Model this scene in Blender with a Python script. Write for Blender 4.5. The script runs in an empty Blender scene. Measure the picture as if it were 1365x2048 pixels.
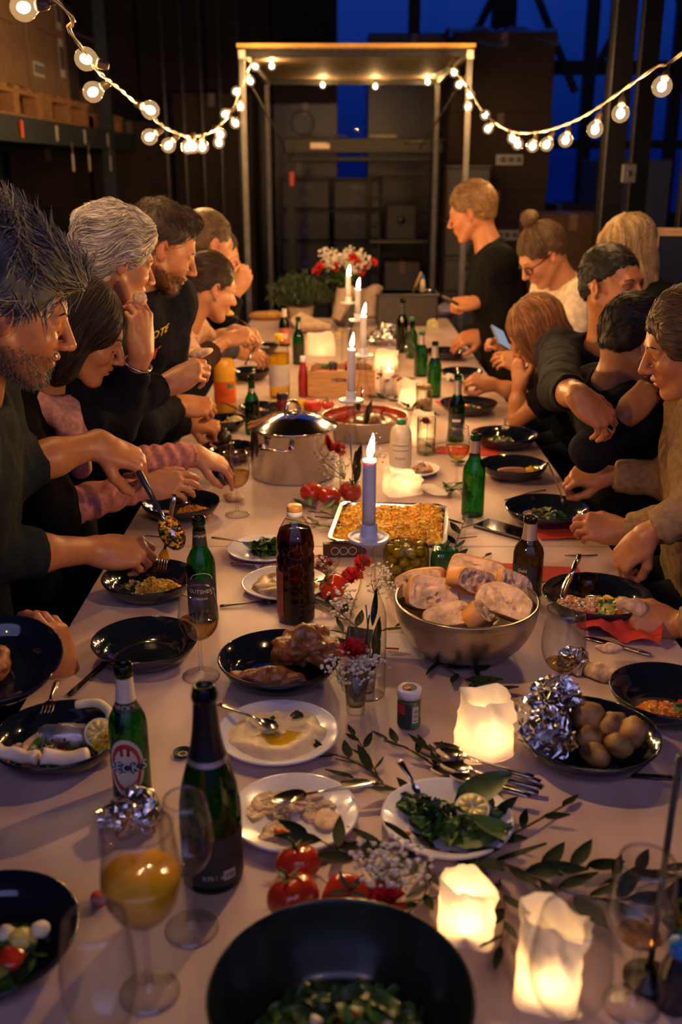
import bpy, math, random
import numpy as np
from mathutils import Vector, Matrix

# ------------------------------------------------------------------ camera, sky, exposure
C = bpy.context.scene.collection
SC = bpy.context.scene
F, CX, CY = 2000.0, 682.5, 1024.0
PITCH = math.atan(687.0 / F)
CP, SP = math.cos(PITCH), math.sin(PITCH)
TABLE_Z, CAM_Z = 0.78, 1.71
cam_data = bpy.data.cameras.new('camera')
cam_data.sensor_fit = 'VERTICAL'
cam_data.sensor_height = 36.0
cam_data.lens = 36.0 * F / 2048.0
cam_data.clip_start = 0.05
cam_data.dof.use_dof = True
cam_data.dof.focus_distance = 2.15
cam_data.dof.aperture_fstop = 3.2
camera = bpy.data.objects.new('camera', cam_data)
C.objects.link(camera)
camera.location = (0, 0, CAM_Z)
camera.rotation_euler = (math.pi / 2 - PITCH, 0, 0)
SC.camera = camera
SC.view_settings.view_transform = 'Standard'
SC.view_settings.look = 'None'
SC.view_settings.exposure = 0.12
SC.view_settings.gamma = 1.0
SC.view_settings.use_curve_mapping = False
SC.cycles.use_denoising = True
SC.cycles.transparent_max_bounces = 24
SC.cycles.max_bounces = 8
SC.cycles.caustics_reflective = False
SC.cycles.caustics_refractive = False
SC.cycles.sample_clamp_indirect = 3.0

world = bpy.data.worlds.new('dusk_sky')
SC.world = world
world.use_nodes = True
wn = world.node_tree
wn.nodes.clear()
w_out = wn.nodes.new('ShaderNodeOutputWorld')
w_bg = wn.nodes.new('ShaderNodeBackground')
w_tc = wn.nodes.new('ShaderNodeTexCoord')
w_sep = wn.nodes.new('ShaderNodeSeparateXYZ')
w_ramp = wn.nodes.new('ShaderNodeValToRGB')
wn.links.new(w_tc.outputs['Generated'], w_sep.inputs[0])
wn.links.new(w_sep.outputs['Z'], w_ramp.inputs[0])
w_ramp.color_ramp.elements[0].position = 0.0
w_ramp.color_ramp.elements[0].color = (0.006, 0.012, 0.06, 1)
w_ramp.color_ramp.elements[1].position = 0.75
w_ramp.color_ramp.elements[1].color = (0.26, 0.25, 0.56, 1)
wn.links.new(w_ramp.outputs[0], w_bg.inputs['Color'])
w_bg.inputs['Strength'].default_value = 2.6
wn.links.new(w_bg.outputs[0], w_out.inputs[0])

BULB_W, CANDLE_W, LANTERN_W = 6.5, 4.8, 0.155   # light output of the lamps built below

# ------------------------------------------------------------------ helpers
R = random.Random(11)
PI = math.pi

def ray(px, py):
    s = (CY - py) / F
    return Vector(((px - CX) / F, CP + SP * s, -SP + CP * s))

def D(px, py, d):
    """the place seen at pixel (px, py), d metres down the lens axis"""
    r = ray(px, py)
    return Vector((r.x * d, r.y * d, CAM_Z + r.z * d))

def T(px, py, h=0.0):
    """the place seen at pixel (px, py) on the table top, or h above it"""
    r = ray(px, py)
    t = (TABLE_Z + h - CAM_Z) / r.z
    return Vector((r.x * t, r.y * t, TABLE_Z + h))

def dep(p):
    return p.y * CP - (p.z - CAM_Z) * SP

def S(p, n):
    """n pixels, in metres, at the place p"""
    return n * dep(p) / F

def H(p, py):
    """height over p of the point above it seen in pixel row py"""
    r = ray(CX, py)
    return CAM_Z + p.y / r.y * r.z - p.z

def lerp(a, b, t):
    return a + (b - a) * t

_perm = np.random.RandomState(3).permutation(512)
_perm = np.concatenate([_perm, _perm])
_val = np.random.RandomState(4).rand(1024) * 2 - 1

def vnoise(P, scale=1.0, seed=0):
    P = np.asarray(P, float) * scale + seed * 17.31
    i = np.floor(P).astype(int)
    f = P - i
    f = f * f * (3 - 2 * f)
    i &= 511
    def h(dx, dy, dz):
        a = _perm[(i[:, 0] + dx) & 511]
        b = _perm[(a + i[:, 1] + dy) & 511]
        return _val[_perm[(b + i[:, 2] + dz) & 511]]
    x0 = lerp(lerp(h(0, 0, 0), h(1, 0, 0), f[:, 0]), lerp(h(0, 1, 0), h(1, 1, 0), f[:, 0]), f[:, 1])
    x1 = lerp(lerp(h(0, 0, 1), h(1, 0, 1), f[:, 0]), lerp(h(0, 1, 1), h(1, 1, 1), f[:, 0]), f[:, 1])
    return lerp(x0, x1, f[:, 2])

def fbm(P, scale=1.0, seed=0, octv=3):
    s, a = 0, 1.0
    for k in range(octv):
        s = s + a * vnoise(P, scale * 2 ** k, seed + k)
        a *= 0.5
    return s

def rotm(axis, ang):
    return Matrix.Rotation(ang, 3, axis)

def frame(fwd, up):
    """3x3 matrix whose columns are forward, left, up"""
    x = Vector(fwd).normalized()
    z = Vector(up)
    z = (z - x * z.dot(x)).normalized()
    y = z.cross(x)
    return Matrix((x, y, z)).transposed()

class MB:
    def __init__(self):
        self.V, self.Fc, self.Mi = [], [], []

    def add(self, v, f, m=0):
        o = len(self.V)
        self.V.extend([tuple(p) for p in v])
        self.Fc.extend([tuple(i + o for i in q) for q in f])
        self.Mi.extend([m] * len(f))
        return self

    def lathe(self, prof, n=32, c=(0, 0, 0), m=0, a0=0.0, a1=2 * PI, lobes=None):
        full = abs(a1 - a0) > 2 * PI - 1e-4
        k = n if full else n + 1
        V, rows = [], []
        for r, z in prof:
            if r < 1e-6:
                rows.append([len(V)] * k)
                V.append((c[0], c[1], c[2] + z))
            else:
                rows.append(list(range(len(V), len(V) + k)))
                for i in range(k):
                    a = a0 + (a1 - a0) * i / n
                    q = r * (lobes(a, z) if lobes else 1)
                    V.append((c[0] + q * math.cos(a), c[1] + q * math.sin(a), c[2] + z))
        Fs = []
        for a, b in zip(rows[:-1], rows[1:]):
            for i in range(n):
                j = (i + 1) % k
                q = []
                for x in (a[i], a[j], b[j], b[i]):
                    if x not in q:
                        q.append(x)
                if len(q) > 2:
                    Fs.append(q)
        return self.add(V, Fs, m)

    def tube(self, pts, r, n=6, m=0, flat=1.0):
        pts = [Vector(p) for p in pts]
        rs = r if isinstance(r, (list, tuple)) else [r] * len(pts)
        t = (pts[1] - pts[0]).normalized()
        u = t.orthogonal().normalized()
        if flat != 1.0:
            u = t.cross(Vector((0, 0, 1)))
            u = u.normalized() if u.length > 1e-4 else t.orthogonal().normalized()
        V, Fs = [], []
        for i, p in enumerate(pts):
            a = pts[max(i - 1, 0)]
            b = pts[min(i + 1, len(pts) - 1)]
            t = (b - a)
            t = t.normalized() if t.length > 1e-9 else Vector((0, 0, 1))
            u = (u - t * u.dot(t))
            u = u.normalized() if u.length > 1e-6 else t.orthogonal().normalized()
            w = t.cross(u)
            for k in range(n):
                ang = 2 * PI * k / n
                V.append(p + (u * math.cos(ang) + w * (math.sin(ang) * flat)) * rs[i])
        L = len(pts)
        for i in range(L - 1):
            for k in range(n):
                j = (k + 1) % n
                Fs.append((i * n + k, i * n + j, (i + 1) * n + j, (i + 1) * n + k))
        Fs.append(tuple(range(n - 1, -1, -1)))
        Fs.append(tuple((L - 1) * n + k for k in range(n)))
        return self.add(V, Fs, m)

    def box(self, c, s, m=0, rot=None, bev=0.0):
        c = Vector(c)
        hx, hy, hz = s[0] / 2, s[1] / 2, s[2] / 2
        if bev <= 0:
            v = [Vector((x * hx, y * hy, z * hz)) for x in (-1, 1) for y in (-1, 1) for z in (-1, 1)]
            f = [(0, 1, 3, 2), (4, 6, 7, 5), (0, 4, 5, 1), (2, 3, 7, 6), (0, 2, 6, 4), (1, 5, 7, 3)]
        else:
            b = min(bev, hx * .99, hy * .99, hz * .99)
            v, f, ix = [], [], {}
            for x in (-1, 1):
                for y in (-1, 1):
                    for z in (-1, 1):
                        for k in range(3):
                            q = [x * (hx - b), y * (hy - b), z * (hz - b)]
                            q[k] += (x, y, z)[k] * b
                            ix[(x, y, z, k)] = len(v)
                            v.append(Vector(q))
            sg = (-1, 1)
            for k in range(3):
                for s0 in sg:
                    o = [i for i in range(3) if i != k]
                    cyc = [(-1, -1), (1, -1), (1, 1), (-1, 1)]
                    q = []
                    for (p0, p1) in cyc:
                        key = [0, 0, 0]
                        key[k] = s0; key[o[0]] = p0; key[o[1]] = p1
                        q.append(ix[(key[0], key[1], key[2], k)])
                    f.append(q)
            for k in range(3):
                o = [i for i in range(3) if i != k]
                for p0 in sg:
                    for p1 in sg:
                        q = []
                        for (s0, w) in ((-1, o[0]), (1, o[0]), (1, o[1]), (-1, o[1])):
                            key = [0, 0, 0]
                            key[k] = s0; key[o[0]] = p0; key[o[1]] = p1
                            q.append(ix[(key[0], key[1], key[2], w)])
                        f.append(q)
            for x in sg:
                for y in sg:
                    for z in sg:
                        f.append([ix[(x, y, z, k)] for k in range(3)])
            g = []
            for q in f:
                n_ = (v[q[1]] - v[q[0]]).cross(v[q[2]] - v[q[0]])
                mid = sum((v[i] for i in q), Vector()) / len(q)
                g.append(q if n_.dot(mid) > 0 else q[::-1])
            f = g
        if rot is not None:
            if isinstance(rot, (int, float)):
                rot = rotm('Z', rot)
            v = [rot @ p for p in v]
        return self.add([p + c for p in v], f, m)

    def ell(self, c, r, nu=14, nv=9, m=0, rot=None):
        if isinstance(r, (int, float)):
            r = (r, r, r)
        V = [Vector((0, 0, -r[2]))]
        for j in range(1, nv):
            t = -PI / 2 + PI * j / nv
            for i in range(nu):
                a = 2 * PI * i / nu
                V.append(Vector((r[0] * math.cos(t) * math.cos(a), r[1] * math.cos(t) * math.sin(a), r[2] * math.sin(t))))
        V.append(Vector((0, 0, r[2])))
        Fs = []
        for i in range(nu):
            Fs.append((0, 1 + (i + 1) % nu, 1 + i))
        for j in range(nv - 2):
            for i in range(nu):
                a = 1 + j * nu
                Fs.append((a + i, a + (i + 1) % nu, a + nu + (i + 1) % nu, a + nu + i))
        a = 1 + (nv - 2) * nu
        for i in range(nu):
            Fs.append((a + i, a + (i + 1) % nu, len(V) - 1))
        if rot is not None:
            V = [rot @ p for p in V]
        c = Vector(c)
        return self.add([p + c for p in V], Fs, m)

    def grid(self, fn, nu, nv, m=0, wrap=False):
        ku = nu if wrap else nu + 1
        V = [fn(i / nu, j / nv) for j in range(nv + 1) for i in range(ku)]
        Fs = []
        for j in range(nv):
            for i in range(nu):
                i2 = (i + 1) % ku
                Fs.append((j * ku + i, j * ku + i2, (j + 1) * ku + i2, (j + 1) * ku + i))
        return self.add(V, Fs, m)

    def prism(self, pts, z0, z1, m=0, ms=None):
        n = len(pts)
        V = [(x, y, z0) for x, y in pts] + [(x, y, z1) for x, y in pts]
        self.add(V, [tuple(range(n - 1, -1, -1)), tuple(range(n, 2 * n))], m)
        o = len(self.V) - 2 * n
        for i in range(n):
            j = (i + 1) % n
            self.Fc.append((o + i, o + j, o + n + j, o + n + i))
            self.Mi.append(m if ms is None else ms)
        return self

    def warp(self, fn):
        self.V = [tuple(fn(Vector(p))) for p in self.V]
        return self

    def jitter(self, amp, scale, seed=0, octv=3):
        """push every vertex along the outward direction by noise"""
        P = np.array(self.V)
        n = np.stack([fbm(P, scale, seed + 5 * k, octv) for k in range(3)], 1)
        self.V = [tuple(p) for p in P + amp * n]
        return self

    def build(self, name, mats, parent=None, smooth=True, loc=None):
        me = bpy.data.meshes.new(name)
        me.from_pydata(self.V, [], self.Fc)
        mats = mats if isinstance(mats, (list, tuple)) else [mats]
        for x in mats:
            me.materials.append(x)
        if len(mats) > 1:
            me.polygons.foreach_set('material_index', self.Mi)
        if smooth:
            me.polygons.foreach_set('use_smooth', [True] * len(me.polygons))
            if smooth == 'auto':
                try:
                    me.set_sharp_from_angle(angle=math.radians(38))
                except Exception:
                    pass
        me.update()
        o = bpy.data.objects.new(name, me)
        C.objects.link(o)
        if parent is not None:
            o.parent = parent
        if loc is not None:
            o.location = loc
        return o

def tag(o, label=None, cat=None, group=None, kind=None):
    if label: o['label'] = label
    if cat: o['category'] = cat
    if group: o['group'] = group
    if kind: o['kind'] = kind
    return o

def thing(name, label, cat, loc=(0, 0, 0), rz=0.0, group=None):
    o = bpy.data.objects.new(name, None)
    o.empty_display_size = 0.05
    C.objects.link(o)
    o.location = loc
    o.rotation_euler = (0, 0, rz)
    return tag(o, label, cat, group)

def copy_tree(o, loc=None, rz=None, label=None, parent=None):
    c = o.copy()
    C.objects.link(c)
    if parent is not None: c.parent = parent
    if loc is not None: c.location = loc
    if rz is not None: c.rotation_euler = (0, 0, rz)
    if label: c['label'] = label
    for ch in list(o.children):
        copy_tree(ch, parent=c)
    return c

def lamp(name, loc, watts, col, size, parent=None):
    l = bpy.data.lights.new(name, 'POINT')
    l.energy = watts
    l.color = col
    l.shadow_soft_size = size
    o = bpy.data.objects.new(name, l)
    C.objects.link(o)
    o.location = loc
    if parent is not None: o.parent = parent
    return o

# ------------------------------------------------------------------ materials
_M = {}
def M(name, col, rough=0.5, metal=0.0, var=0.12, scale=30.0, bump=0.0, bscale=None, spec=0.5, sss=0.0, coat=0.0,
      stretch=(1, 1, 1), col2=None, trans=0.0, sheen=0.0, tone=False, emit=None, estr=0.0, detail=3.0):
    if name in _M: return _M[name]
    m = bpy.data.materials.new(name)
    m.use_nodes = True
    nt = m.node_tree
    b = nt.nodes['Principled BSDF']
    tc = nt.nodes.new('ShaderNodeTexCoord')
    mp = nt.nodes.new('ShaderNodeMapping')
    mp.inputs['Scale'].default_value = stretch
    nz = nt.nodes.new('ShaderNodeTexNoise')
    nz.inputs['Scale'].default_value = scale
    nz.inputs['Detail'].default_value = detail
    nt.links.new(tc.outputs['Object'], mp.inputs[0])
    nt.links.new(mp.outputs[0], nz.inputs['Vector'])
    rp = nt.nodes.new('ShaderNodeValToRGB')
    c2 = col2 if col2 else tuple(min(1, c * (1 + var)) for c in col)
    c1 = col if col2 else tuple(c * (1 - var) for c in col)
    rp.color_ramp.elements[0].position = 0.36
    rp.color_ramp.elements[1].position = 0.64
    rp.color_ramp.elements[0].color = (*c1, 1)
    rp.color_ramp.elements[1].color = (*c2, 1)
    nt.links.new(nz.outputs['Fac'], rp.inputs[0])
    src = rp.outputs[0]
    if tone:
        at = nt.nodes.new('ShaderNodeAttribute')
        at.attribute_name = 'tone'
        mx = nt.nodes.new('ShaderNodeMix')
        mx.data_type = 'RGBA'; mx.blend_type = 'MULTIPLY'
        mx.inputs[0].default_value = 1.0
        nt.links.new(src, mx.inputs[6]); nt.links.new(at.outputs['Color'], mx.inputs[7])
        src = mx.outputs[2]
    nt.links.new(src, b.inputs['Base Color'])
    b.inputs['Roughness'].default_value = rough
    b.inputs['Metallic'].default_value = metal
    b.inputs['Specular IOR Level'].default_value = spec
    if sss:
        b.inputs['Subsurface Weight'].default_value = sss
        b.inputs['Subsurface Radius'].default_value = (0.02, 0.008, 0.004)
        b.inputs['Subsurface Scale'].default_value = 0.4
    if coat: b.inputs['Coat Weight'].default_value = coat
    if trans: b.inputs['Transmission Weight'].default_value = trans
    if sheen:
        b.inputs['Sheen Weight'].default_value = sheen
    if emit:
        b.inputs['Emission Color'].default_value = (*emit, 1)
        b.inputs['Emission Strength'].default_value = estr
    if bump:
        bp = nt.nodes.new('ShaderNodeBump')
        bp.inputs['Strength'].default_value = bump
        bp.inputs['Distance'].default_value = 0.004
        n2 = nt.nodes.new('ShaderNodeTexNoise')
        n2.inputs['Scale'].default_value = bscale or scale * 2
        n2.inputs['Detail'].default_value = 4
        nt.links.new(mp.outputs[0], n2.inputs['Vector'])
        nt.links.new(n2.outputs['Fac'], bp.inputs['Height'])
        nt.links.new(bp.outputs[0], b.inputs['Normal'])
    _M[name] = m
    return m

def GL(name, col=(1, 1, 1), edge=(.75, .75, .75), gloss=1.0, rough=0.02, ecol=None):
    """thin clear glass: tinted see-through with mirror edges"""
    if name in _M: return _M[name]
    m = bpy.data.materials.new(name)
    m.use_nodes = True
    nt = m.node_tree
    nt.nodes.clear()
    out = nt.nodes.new('ShaderNodeOutputMaterial')
    tr = nt.nodes.new('ShaderNodeBsdfTransparent')
    gl = nt.nodes.new('ShaderNodeBsdfGlossy')
    gl.inputs['Roughness'].default_value = rough
    lw = nt.nodes.new('ShaderNodeLayerWeight')
    lw.inputs['Blend'].default_value = 0.5
    pw = nt.nodes.new('ShaderNodeMath'); pw.operation = 'POWER'
    pw.inputs[1].default_value = 4.0
    nt.links.new(lw.outputs['Facing'], pw.inputs[0])
    mr = nt.nodes.new('ShaderNodeMapRange')
    mr.inputs['To Min'].default_value = 0.05 * gloss
    mr.inputs['To Max'].default_value = min(1.0, 0.75 * gloss)
    nt.links.new(pw.outputs[0], mr.inputs['Value'])
    p2 = nt.nodes.new('ShaderNodeMath'); p2.operation = 'POWER'
    p2.inputs[1].default_value = 2.5
    nt.links.new(lw.outputs['Facing'], p2.inputs[0])
    nz = nt.nodes.new('ShaderNodeTexNoise'); nz.inputs['Scale'].default_value = 25
    mc = nt.nodes.new('ShaderNodeMix'); mc.data_type = 'RGBA'
    mc.inputs[6].default_value = (*col, 1); mc.inputs[7].default_value = (*edge, 1)
    nt.links.new(p2.outputs[0], mc.inputs[0])
    nt.links.new(mc.outputs[2], tr.inputs['Color'])
    mx = nt.nodes.new('ShaderNodeMixShader')
    nt.links.new(mr.outputs[0], mx.inputs[0])
    nt.links.new(tr.outputs[0], mx.inputs[1])
    nt.links.new(gl.outputs[0], mx.inputs[2])
    nt.links.new(mx.outputs[0], out.inputs[0])
    _M[name] = m
    return m

def EM(name, col, strength):
    if name in _M: return _M[name]
    m = bpy.data.materials.new(name)
    m.use_nodes = True
    nt = m.node_tree
    nt.nodes.clear()
    out = nt.nodes.new('ShaderNodeOutputMaterial')
    e = nt.nodes.new('ShaderNodeEmission')
    e.inputs['Color'].default_value = (*col, 1)
    e.inputs['Strength'].default_value = strength
    nt.links.new(e.outputs[0], out.inputs[0])
    m.cycles.emission_sampling = 'NONE'
    _M[name] = m
    return m

def PAPER(name, col, tl=0.5):
    if name in _M: return _M[name]
    m = bpy.data.materials.new(name)
    m.use_nodes = True
    nt = m.node_tree
    nt.nodes.clear()
    out = nt.nodes.new('ShaderNodeOutputMaterial')
    d = nt.nodes.new('ShaderNodeBsdfDiffuse')
    t = nt.nodes.new('ShaderNodeBsdfTranslucent')
    nz = nt.nodes.new('ShaderNodeTexNoise'); nz.inputs['Scale'].default_value = 60
    rp = nt.nodes.new('ShaderNodeValToRGB')
    rp.color_ramp.elements[0].color = (*[c * .9 for c in col], 1)
    rp.color_ramp.elements[1].color = (*col, 1)
    nt.links.new(nz.outputs['Fac'], rp.inputs[0])
    nt.links.new(rp.outputs[0], d.inputs[0]); nt.links.new(rp.outputs[0], t.inputs[0])
    mx = nt.nodes.new('ShaderNodeMixShader'); mx.inputs[0].default_value = tl
    nt.links.new(d.outputs[0], mx.inputs[1]); nt.links.new(t.outputs[0], mx.inputs[2])
    nt.links.new(mx.outputs[0], out.inputs[0])
    _M[name] = m
    return m

def text_mb(s, size, mb=None, xf=None, m=0, depth=0.0):
    """flat lettering, centred on the origin in the xy plane; xf maps each point"""
    cu = bpy.data.curves.new('lettering', 'FONT')
    cu.body = s
    cu.size = size
    cu.align_x = 'CENTER'; cu.align_y = 'CENTER'
    cu.resolution_u = 2
    o = bpy.data.objects.new('lettering', cu)
    C.objects.link(o)
    dg = bpy.context.evaluated_depsgraph_get()
    me = bpy.data.meshes.new_from_object(o.evaluated_get(dg))
    V = [v.co.copy() for v in me.vertices]
    Fs = [tuple(p.vertices) for p in me.polygons]
    bpy.data.objects.remove(o); bpy.data.curves.remove(cu); bpy.data.meshes.remove(me)
    mb = mb or MB()
    mb.add([xf(v) for v in V] if xf else V, Fs, m)
    return mb

def wrap_text(s, size, r, z, ang, mb=None, m=0):
    """lettering wrapped on an upright cylinder of radius r, centred at angle ang"""
    def xf(v):
        a = ang + v.x / r
        return Vector((r * math.cos(a), r * math.sin(a), z + v.y))
    return text_mb(s, size, mb, xf, m)

def face_cam(p):
    """angle, seen from p, towards the camera"""
    return math.atan2(-p.y, -p.x)

def PY(px, py, Y):
    r = ray(px, py)
    t = Y / r.y
    return Vector((r.x * t, Y, CAM_Z + r.z * t))

# ------------------------------------------------------------------ common materials
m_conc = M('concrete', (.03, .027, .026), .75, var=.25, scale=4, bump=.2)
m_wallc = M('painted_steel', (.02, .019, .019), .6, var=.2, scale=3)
m_dark = M('dark_metal', (.014, .014, .016), .5, .5, var=.2)
m_black = M('black_plastic', (.008, .008, .009), .35)
m_galv = M('galvanised_steel', (.12, .11, .10), .5, .7, var=.15, scale=18)
m_teal = M('rack_paint', (.03, .042, .045), .5, .2, var=.2)
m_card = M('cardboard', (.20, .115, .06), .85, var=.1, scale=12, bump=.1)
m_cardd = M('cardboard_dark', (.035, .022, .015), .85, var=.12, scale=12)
m_tape = M('tape', (.16, .10, .06), .3, var=.05)
m_pallet = M('pallet_wood', (.34, .17, .07), .8, var=.25, scale=14, stretch=(1, 6, 6), bump=.3)
m_white = M('label_white', (.50, .48, .45), .6, var=.03)
m_ink = M('ink_black', (.012, .012, .012), .6, var=.02)
m_film = M('stretch_film', (.08, .14, .35), .18, var=.3, scale=9, bump=.6, bscale=14)
m_greyp = M('grey_plastic', (.075, .07, .065), .5, var=.1)
m_panel = M('grey_panel', (.065, .058, .05), .6, var=.1)
m_pine = M('pine', (.42, .25, .11), .55, var=.2, scale=9, stretch=(1, 8, 8), bump=.15)
m_roofb = M('roof_board', (.13, .075, .035), .7, var=.25, scale=5, stretch=(8, 1, 1), bump=.2)

def struct(name, mb, m, smooth=False):
    return tag(mb.build(name, m, None, smooth), kind='structure')

# ------------------------------------------------------------------ the hall
XL, XR, YB, YF, ZC = -4.6, 6.4, 13.6, -5.0, 8.6
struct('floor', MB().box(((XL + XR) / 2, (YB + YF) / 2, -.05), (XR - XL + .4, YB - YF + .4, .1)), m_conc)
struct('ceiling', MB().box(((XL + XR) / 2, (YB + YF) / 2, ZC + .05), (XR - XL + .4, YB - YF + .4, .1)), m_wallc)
def ribbed(x, y0, y1, z1, sgn):
    b = MB()
    n = int((y1 - y0) / .30)
    pts = []
    for i in range(n):
        y = y0 + i * .30
        for dx, dy in ((0, 0), (0, .16), (.04, .19), (.04, .27)):
            pts.append((x + sgn * dx, y + dy))
    V, Fs = [], []
    for (a, c) in pts:
        V += [(a, c, 0), (a, c, z1)]
    for i in range(len(pts) - 1):
        Fs.append((2 * i, 2 * i + 2, 2 * i + 3, 2 * i + 1))
    return b.add(V, Fs)
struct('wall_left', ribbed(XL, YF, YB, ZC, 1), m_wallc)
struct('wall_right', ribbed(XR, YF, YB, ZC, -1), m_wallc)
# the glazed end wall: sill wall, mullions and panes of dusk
struct('wall_back', MB().box(((XL + XR) / 2, YB + .1, .55), (XR - XL, .2, 1.1)), m_wallc)
win = tag(bpy.data.objects.new('window_1', None), kind='structure')
C.objects.link(win); win.location = (0, YB, 0)
m_pane = GL('window_pane', (.15, .36, .62), (.12, .3, .5), gloss=.15)
cols = [XL + (XR - XL) * i / 10 for i in range(11)]
rows_ = [1.1, 2.0, 2.9, 3.9, 4.9, 5.9, 6.9, 7.8, ZC]
for i, x in enumerate(cols):
    MB().box((x, 0, (1.1 + ZC) / 2), (.14 if i % 3 else .3, .16, ZC - 1.1)).build('mullion', m_dark, win, False)
for k, z in enumerate(rows_):
    MB().box(((XL + XR) / 2, .02, z), (XR - XL, .12, .10 if k % 2 else .16)).build('transom', m_dark, win, False)
for k in range(3):
    x0 = 1.3 + k * 1.7
    MB().tube([(x0, -.2, 5.8), (x0 + 1.6, -.2, 2.6)], .05, 5).build('brace', m_dark, win, False)
    MB().tube([(x0 + 1.6, -.2, 5.8), (x0, -.2, 2.6)], .05, 5).build('brace', m_dark, win, False)
pane = None
for i in range(10):
    for k in range(8):
        w, h = cols[i + 1] - cols[i], rows_[k + 1] - rows_[k]
        o = MB().box((0, 0, 0), (w, .012, h)).build('pane', m_pane, win, False, loc=((cols[i] + cols[i + 1]) / 2, .02, (rows_[k] + rows_[k + 1]) / 2))

# ------------------------------------------------------------------ trestle tables
m_table = M('whitewashed_wood', (.50, .36, .32), .50, var=.1, scale=3.2, stretch=(3.2, .8, 1), col2=(.66, .49, .45), bump=.06, bscale=18, detail=6)
TX0, TX1 = -.585, .70
def table(y0, y1, label):
    t = thing('trestle_table', label, 'table', ((TX0 + TX1) / 2, (y0 + y1) / 2, 0), 0, 'tables pushed end to end')
    W, L = TX1 - TX0, y1 - y0 - .003
    MB().box((0, 0, TABLE_Z - .018), (W, L, .036), bev=.002).build('tabletop', m_table, t, False)
    for s in (-1, 1):
        MB().box((0, s * (L / 2 - .35), TABLE_Z - .066), (W - .1, .07, .06)).build('crossbar', m_pine, t, False)
        for q in (-1, 1):
            for e in (-1, 1):
                MB().tube([(q * (W / 2 - .16), s * (L / 2 - .35) + e * .03, TABLE_Z - .09), (q * (W / 2 - .12), s * (L / 2 - .35) + e * .22, 0)], .022, 6).build('leg', m_pine, t, False)
seamY = T(600, 1093).y
table(seamY - 1.95, seamY, 'nearest whitewashed trestle table, holding the white plates and salad bowls')
table(seamY, seamY + 2.05, 'middle whitewashed trestle table under the cooking pots and rice tray')
table(seamY + 2.05, seamY + 4.2, 'far whitewashed trestle table ending at the flowers and herbs')
TABLE_END = seamY + 4.2

_nt = m_table.node_tree
_vo = _nt.nodes.new('ShaderNodeTexVoronoi'); _vo.inputs['Scale'].default_value = 3.4
_mp = [n for n in _nt.nodes if n.type == 'TEX_COORD'][0]
_nt.links.new(_mp.outputs['Object'], _vo.inputs['Vector'])
_vr = _nt.nodes.new('ShaderNodeValToRGB')
_vr.color_ramp.elements[0].position = .02; _vr.color_ramp.elements[0].color = (.45, .40, .40, 1)
_vr.color_ramp.elements[1].position = .07; _vr.color_ramp.elements[1].color = (1, 1, 1, 1)
_nt.links.new(_vo.outputs['Distance'], _vr.inputs[0])
_n2 = _nt.nodes.new('ShaderNodeTexNoise'); _n2.inputs['Scale'].default_value = 2.2; _n2.inputs['Detail'].default_value = 5
_nt.links.new(_mp.outputs['Object'], _n2.inputs['Vector'])
_r2 = _nt.nodes.new('ShaderNodeValToRGB')
_r2.color_ramp.elements[0].position = .35; _r2.color_ramp.elements[0].color = (.78, .74, .76, 1)
_r2.color_ramp.elements[1].position = .6; _r2.color_ramp.elements[1].color = (1, 1, 1, 1)
_nt.links.new(_n2.outputs['Fac'], _r2.inputs[0])
_bs = _nt.nodes['Principled BSDF']
_src = _bs.inputs['Base Color'].links[0].from_socket
for _q in (_vr, _r2):
    _mx = _nt.nodes.new('ShaderNodeMix'); _mx.data_type = 'RGBA'; _mx.blend_type = 'MULTIPLY'; _mx.inputs[0].default_value = 1
    _nt.links.new(_src, _mx.inputs[6]); _nt.links.new(_q.outputs[0], _mx.inputs[7]); _src = _mx.outputs[2]
_nt.links.new(_src, _bs.inputs['Base Color'])
# benches along the sides
def bench(x, y0, y1, label):
    t = thing('bench', label, 'bench', (x, (y0 + y1) / 2, 0), 0)
    L = y1 - y0
    MB().box((0, 0, .44), (.30, L, .035), bev=.004).build('seat', m_pine, t, False)
    for s in (-1, 1):
        for q in (-1, 1):
            MB().tube([(q * .10, s * (L / 2 - .25), .425), (q * .15, s * (L / 2 - .2), 0)], .018, 6).build('leg', m_dark, t, False)
bench(1.10, 1.55, 4.45, 'wooden bench along the right side of the table')

# ------------------------------------------------------------------ canopy frame over the far end
FY0, FY1 = 6.78, 8.97
fz = PY(484, 97, FY0).z
fxl, fxr = PY(484, 97, FY0).x, PY(941, 97, FY0).x
t = thing('canopy_frame', 'tall steel post frame with a wooden roof hung with bulbs beyond the table', 'frame', ((fxl + fxr) / 2, (FY0 + FY1) / 2, 0))
W, L = fxr - fxl, FY1 - FY0
for s in (-1, 1):
    for q in (-1, 1):
        MB().box((s * W / 2, q * L / 2, fz / 2 - .02), (.034, .034, fz - .04)).build('post', m_galv, t, False)
        MB().box((s * W / 2, q * L / 2 + (-.02 if q < 0 else .02), fz - .035), (.04, .012, .05)).build('bracket', m_white, t, False)
    MB().box((s * W / 2, 0, fz - .03), (.034, L - .05, .034)).build('side_rail', m_galv, t, False)
    MB().tube([(s * W / 2, -L / 2, fz - .12), (s * (W / 2 - .16), L / 2 - .3, fz - .55)], .006, 5).build('brace', m_galv, t, False)
for q in (-1, 1):
    MB().box((0, q * L / 2, fz - .03), (W - .05, .034, .034)).build('cross_rail', m_dark, t, False)
nb = 7
for i in range(nb):
    w = L / nb
    MB().box((0, -L / 2 + w * (i + .5), fz + .0), (W + .02, w - .003, .018)).build('roof_board', m_roofb, t, False)
MB().box((0, -L / 2 - .022, fz + .015), (W + .06, .02, .022)).build('edge_batten', M('batten', (.50, .27, .06), .5, var=.15, scale=10, stretch=(1, 8, 8)), t, False)

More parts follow.
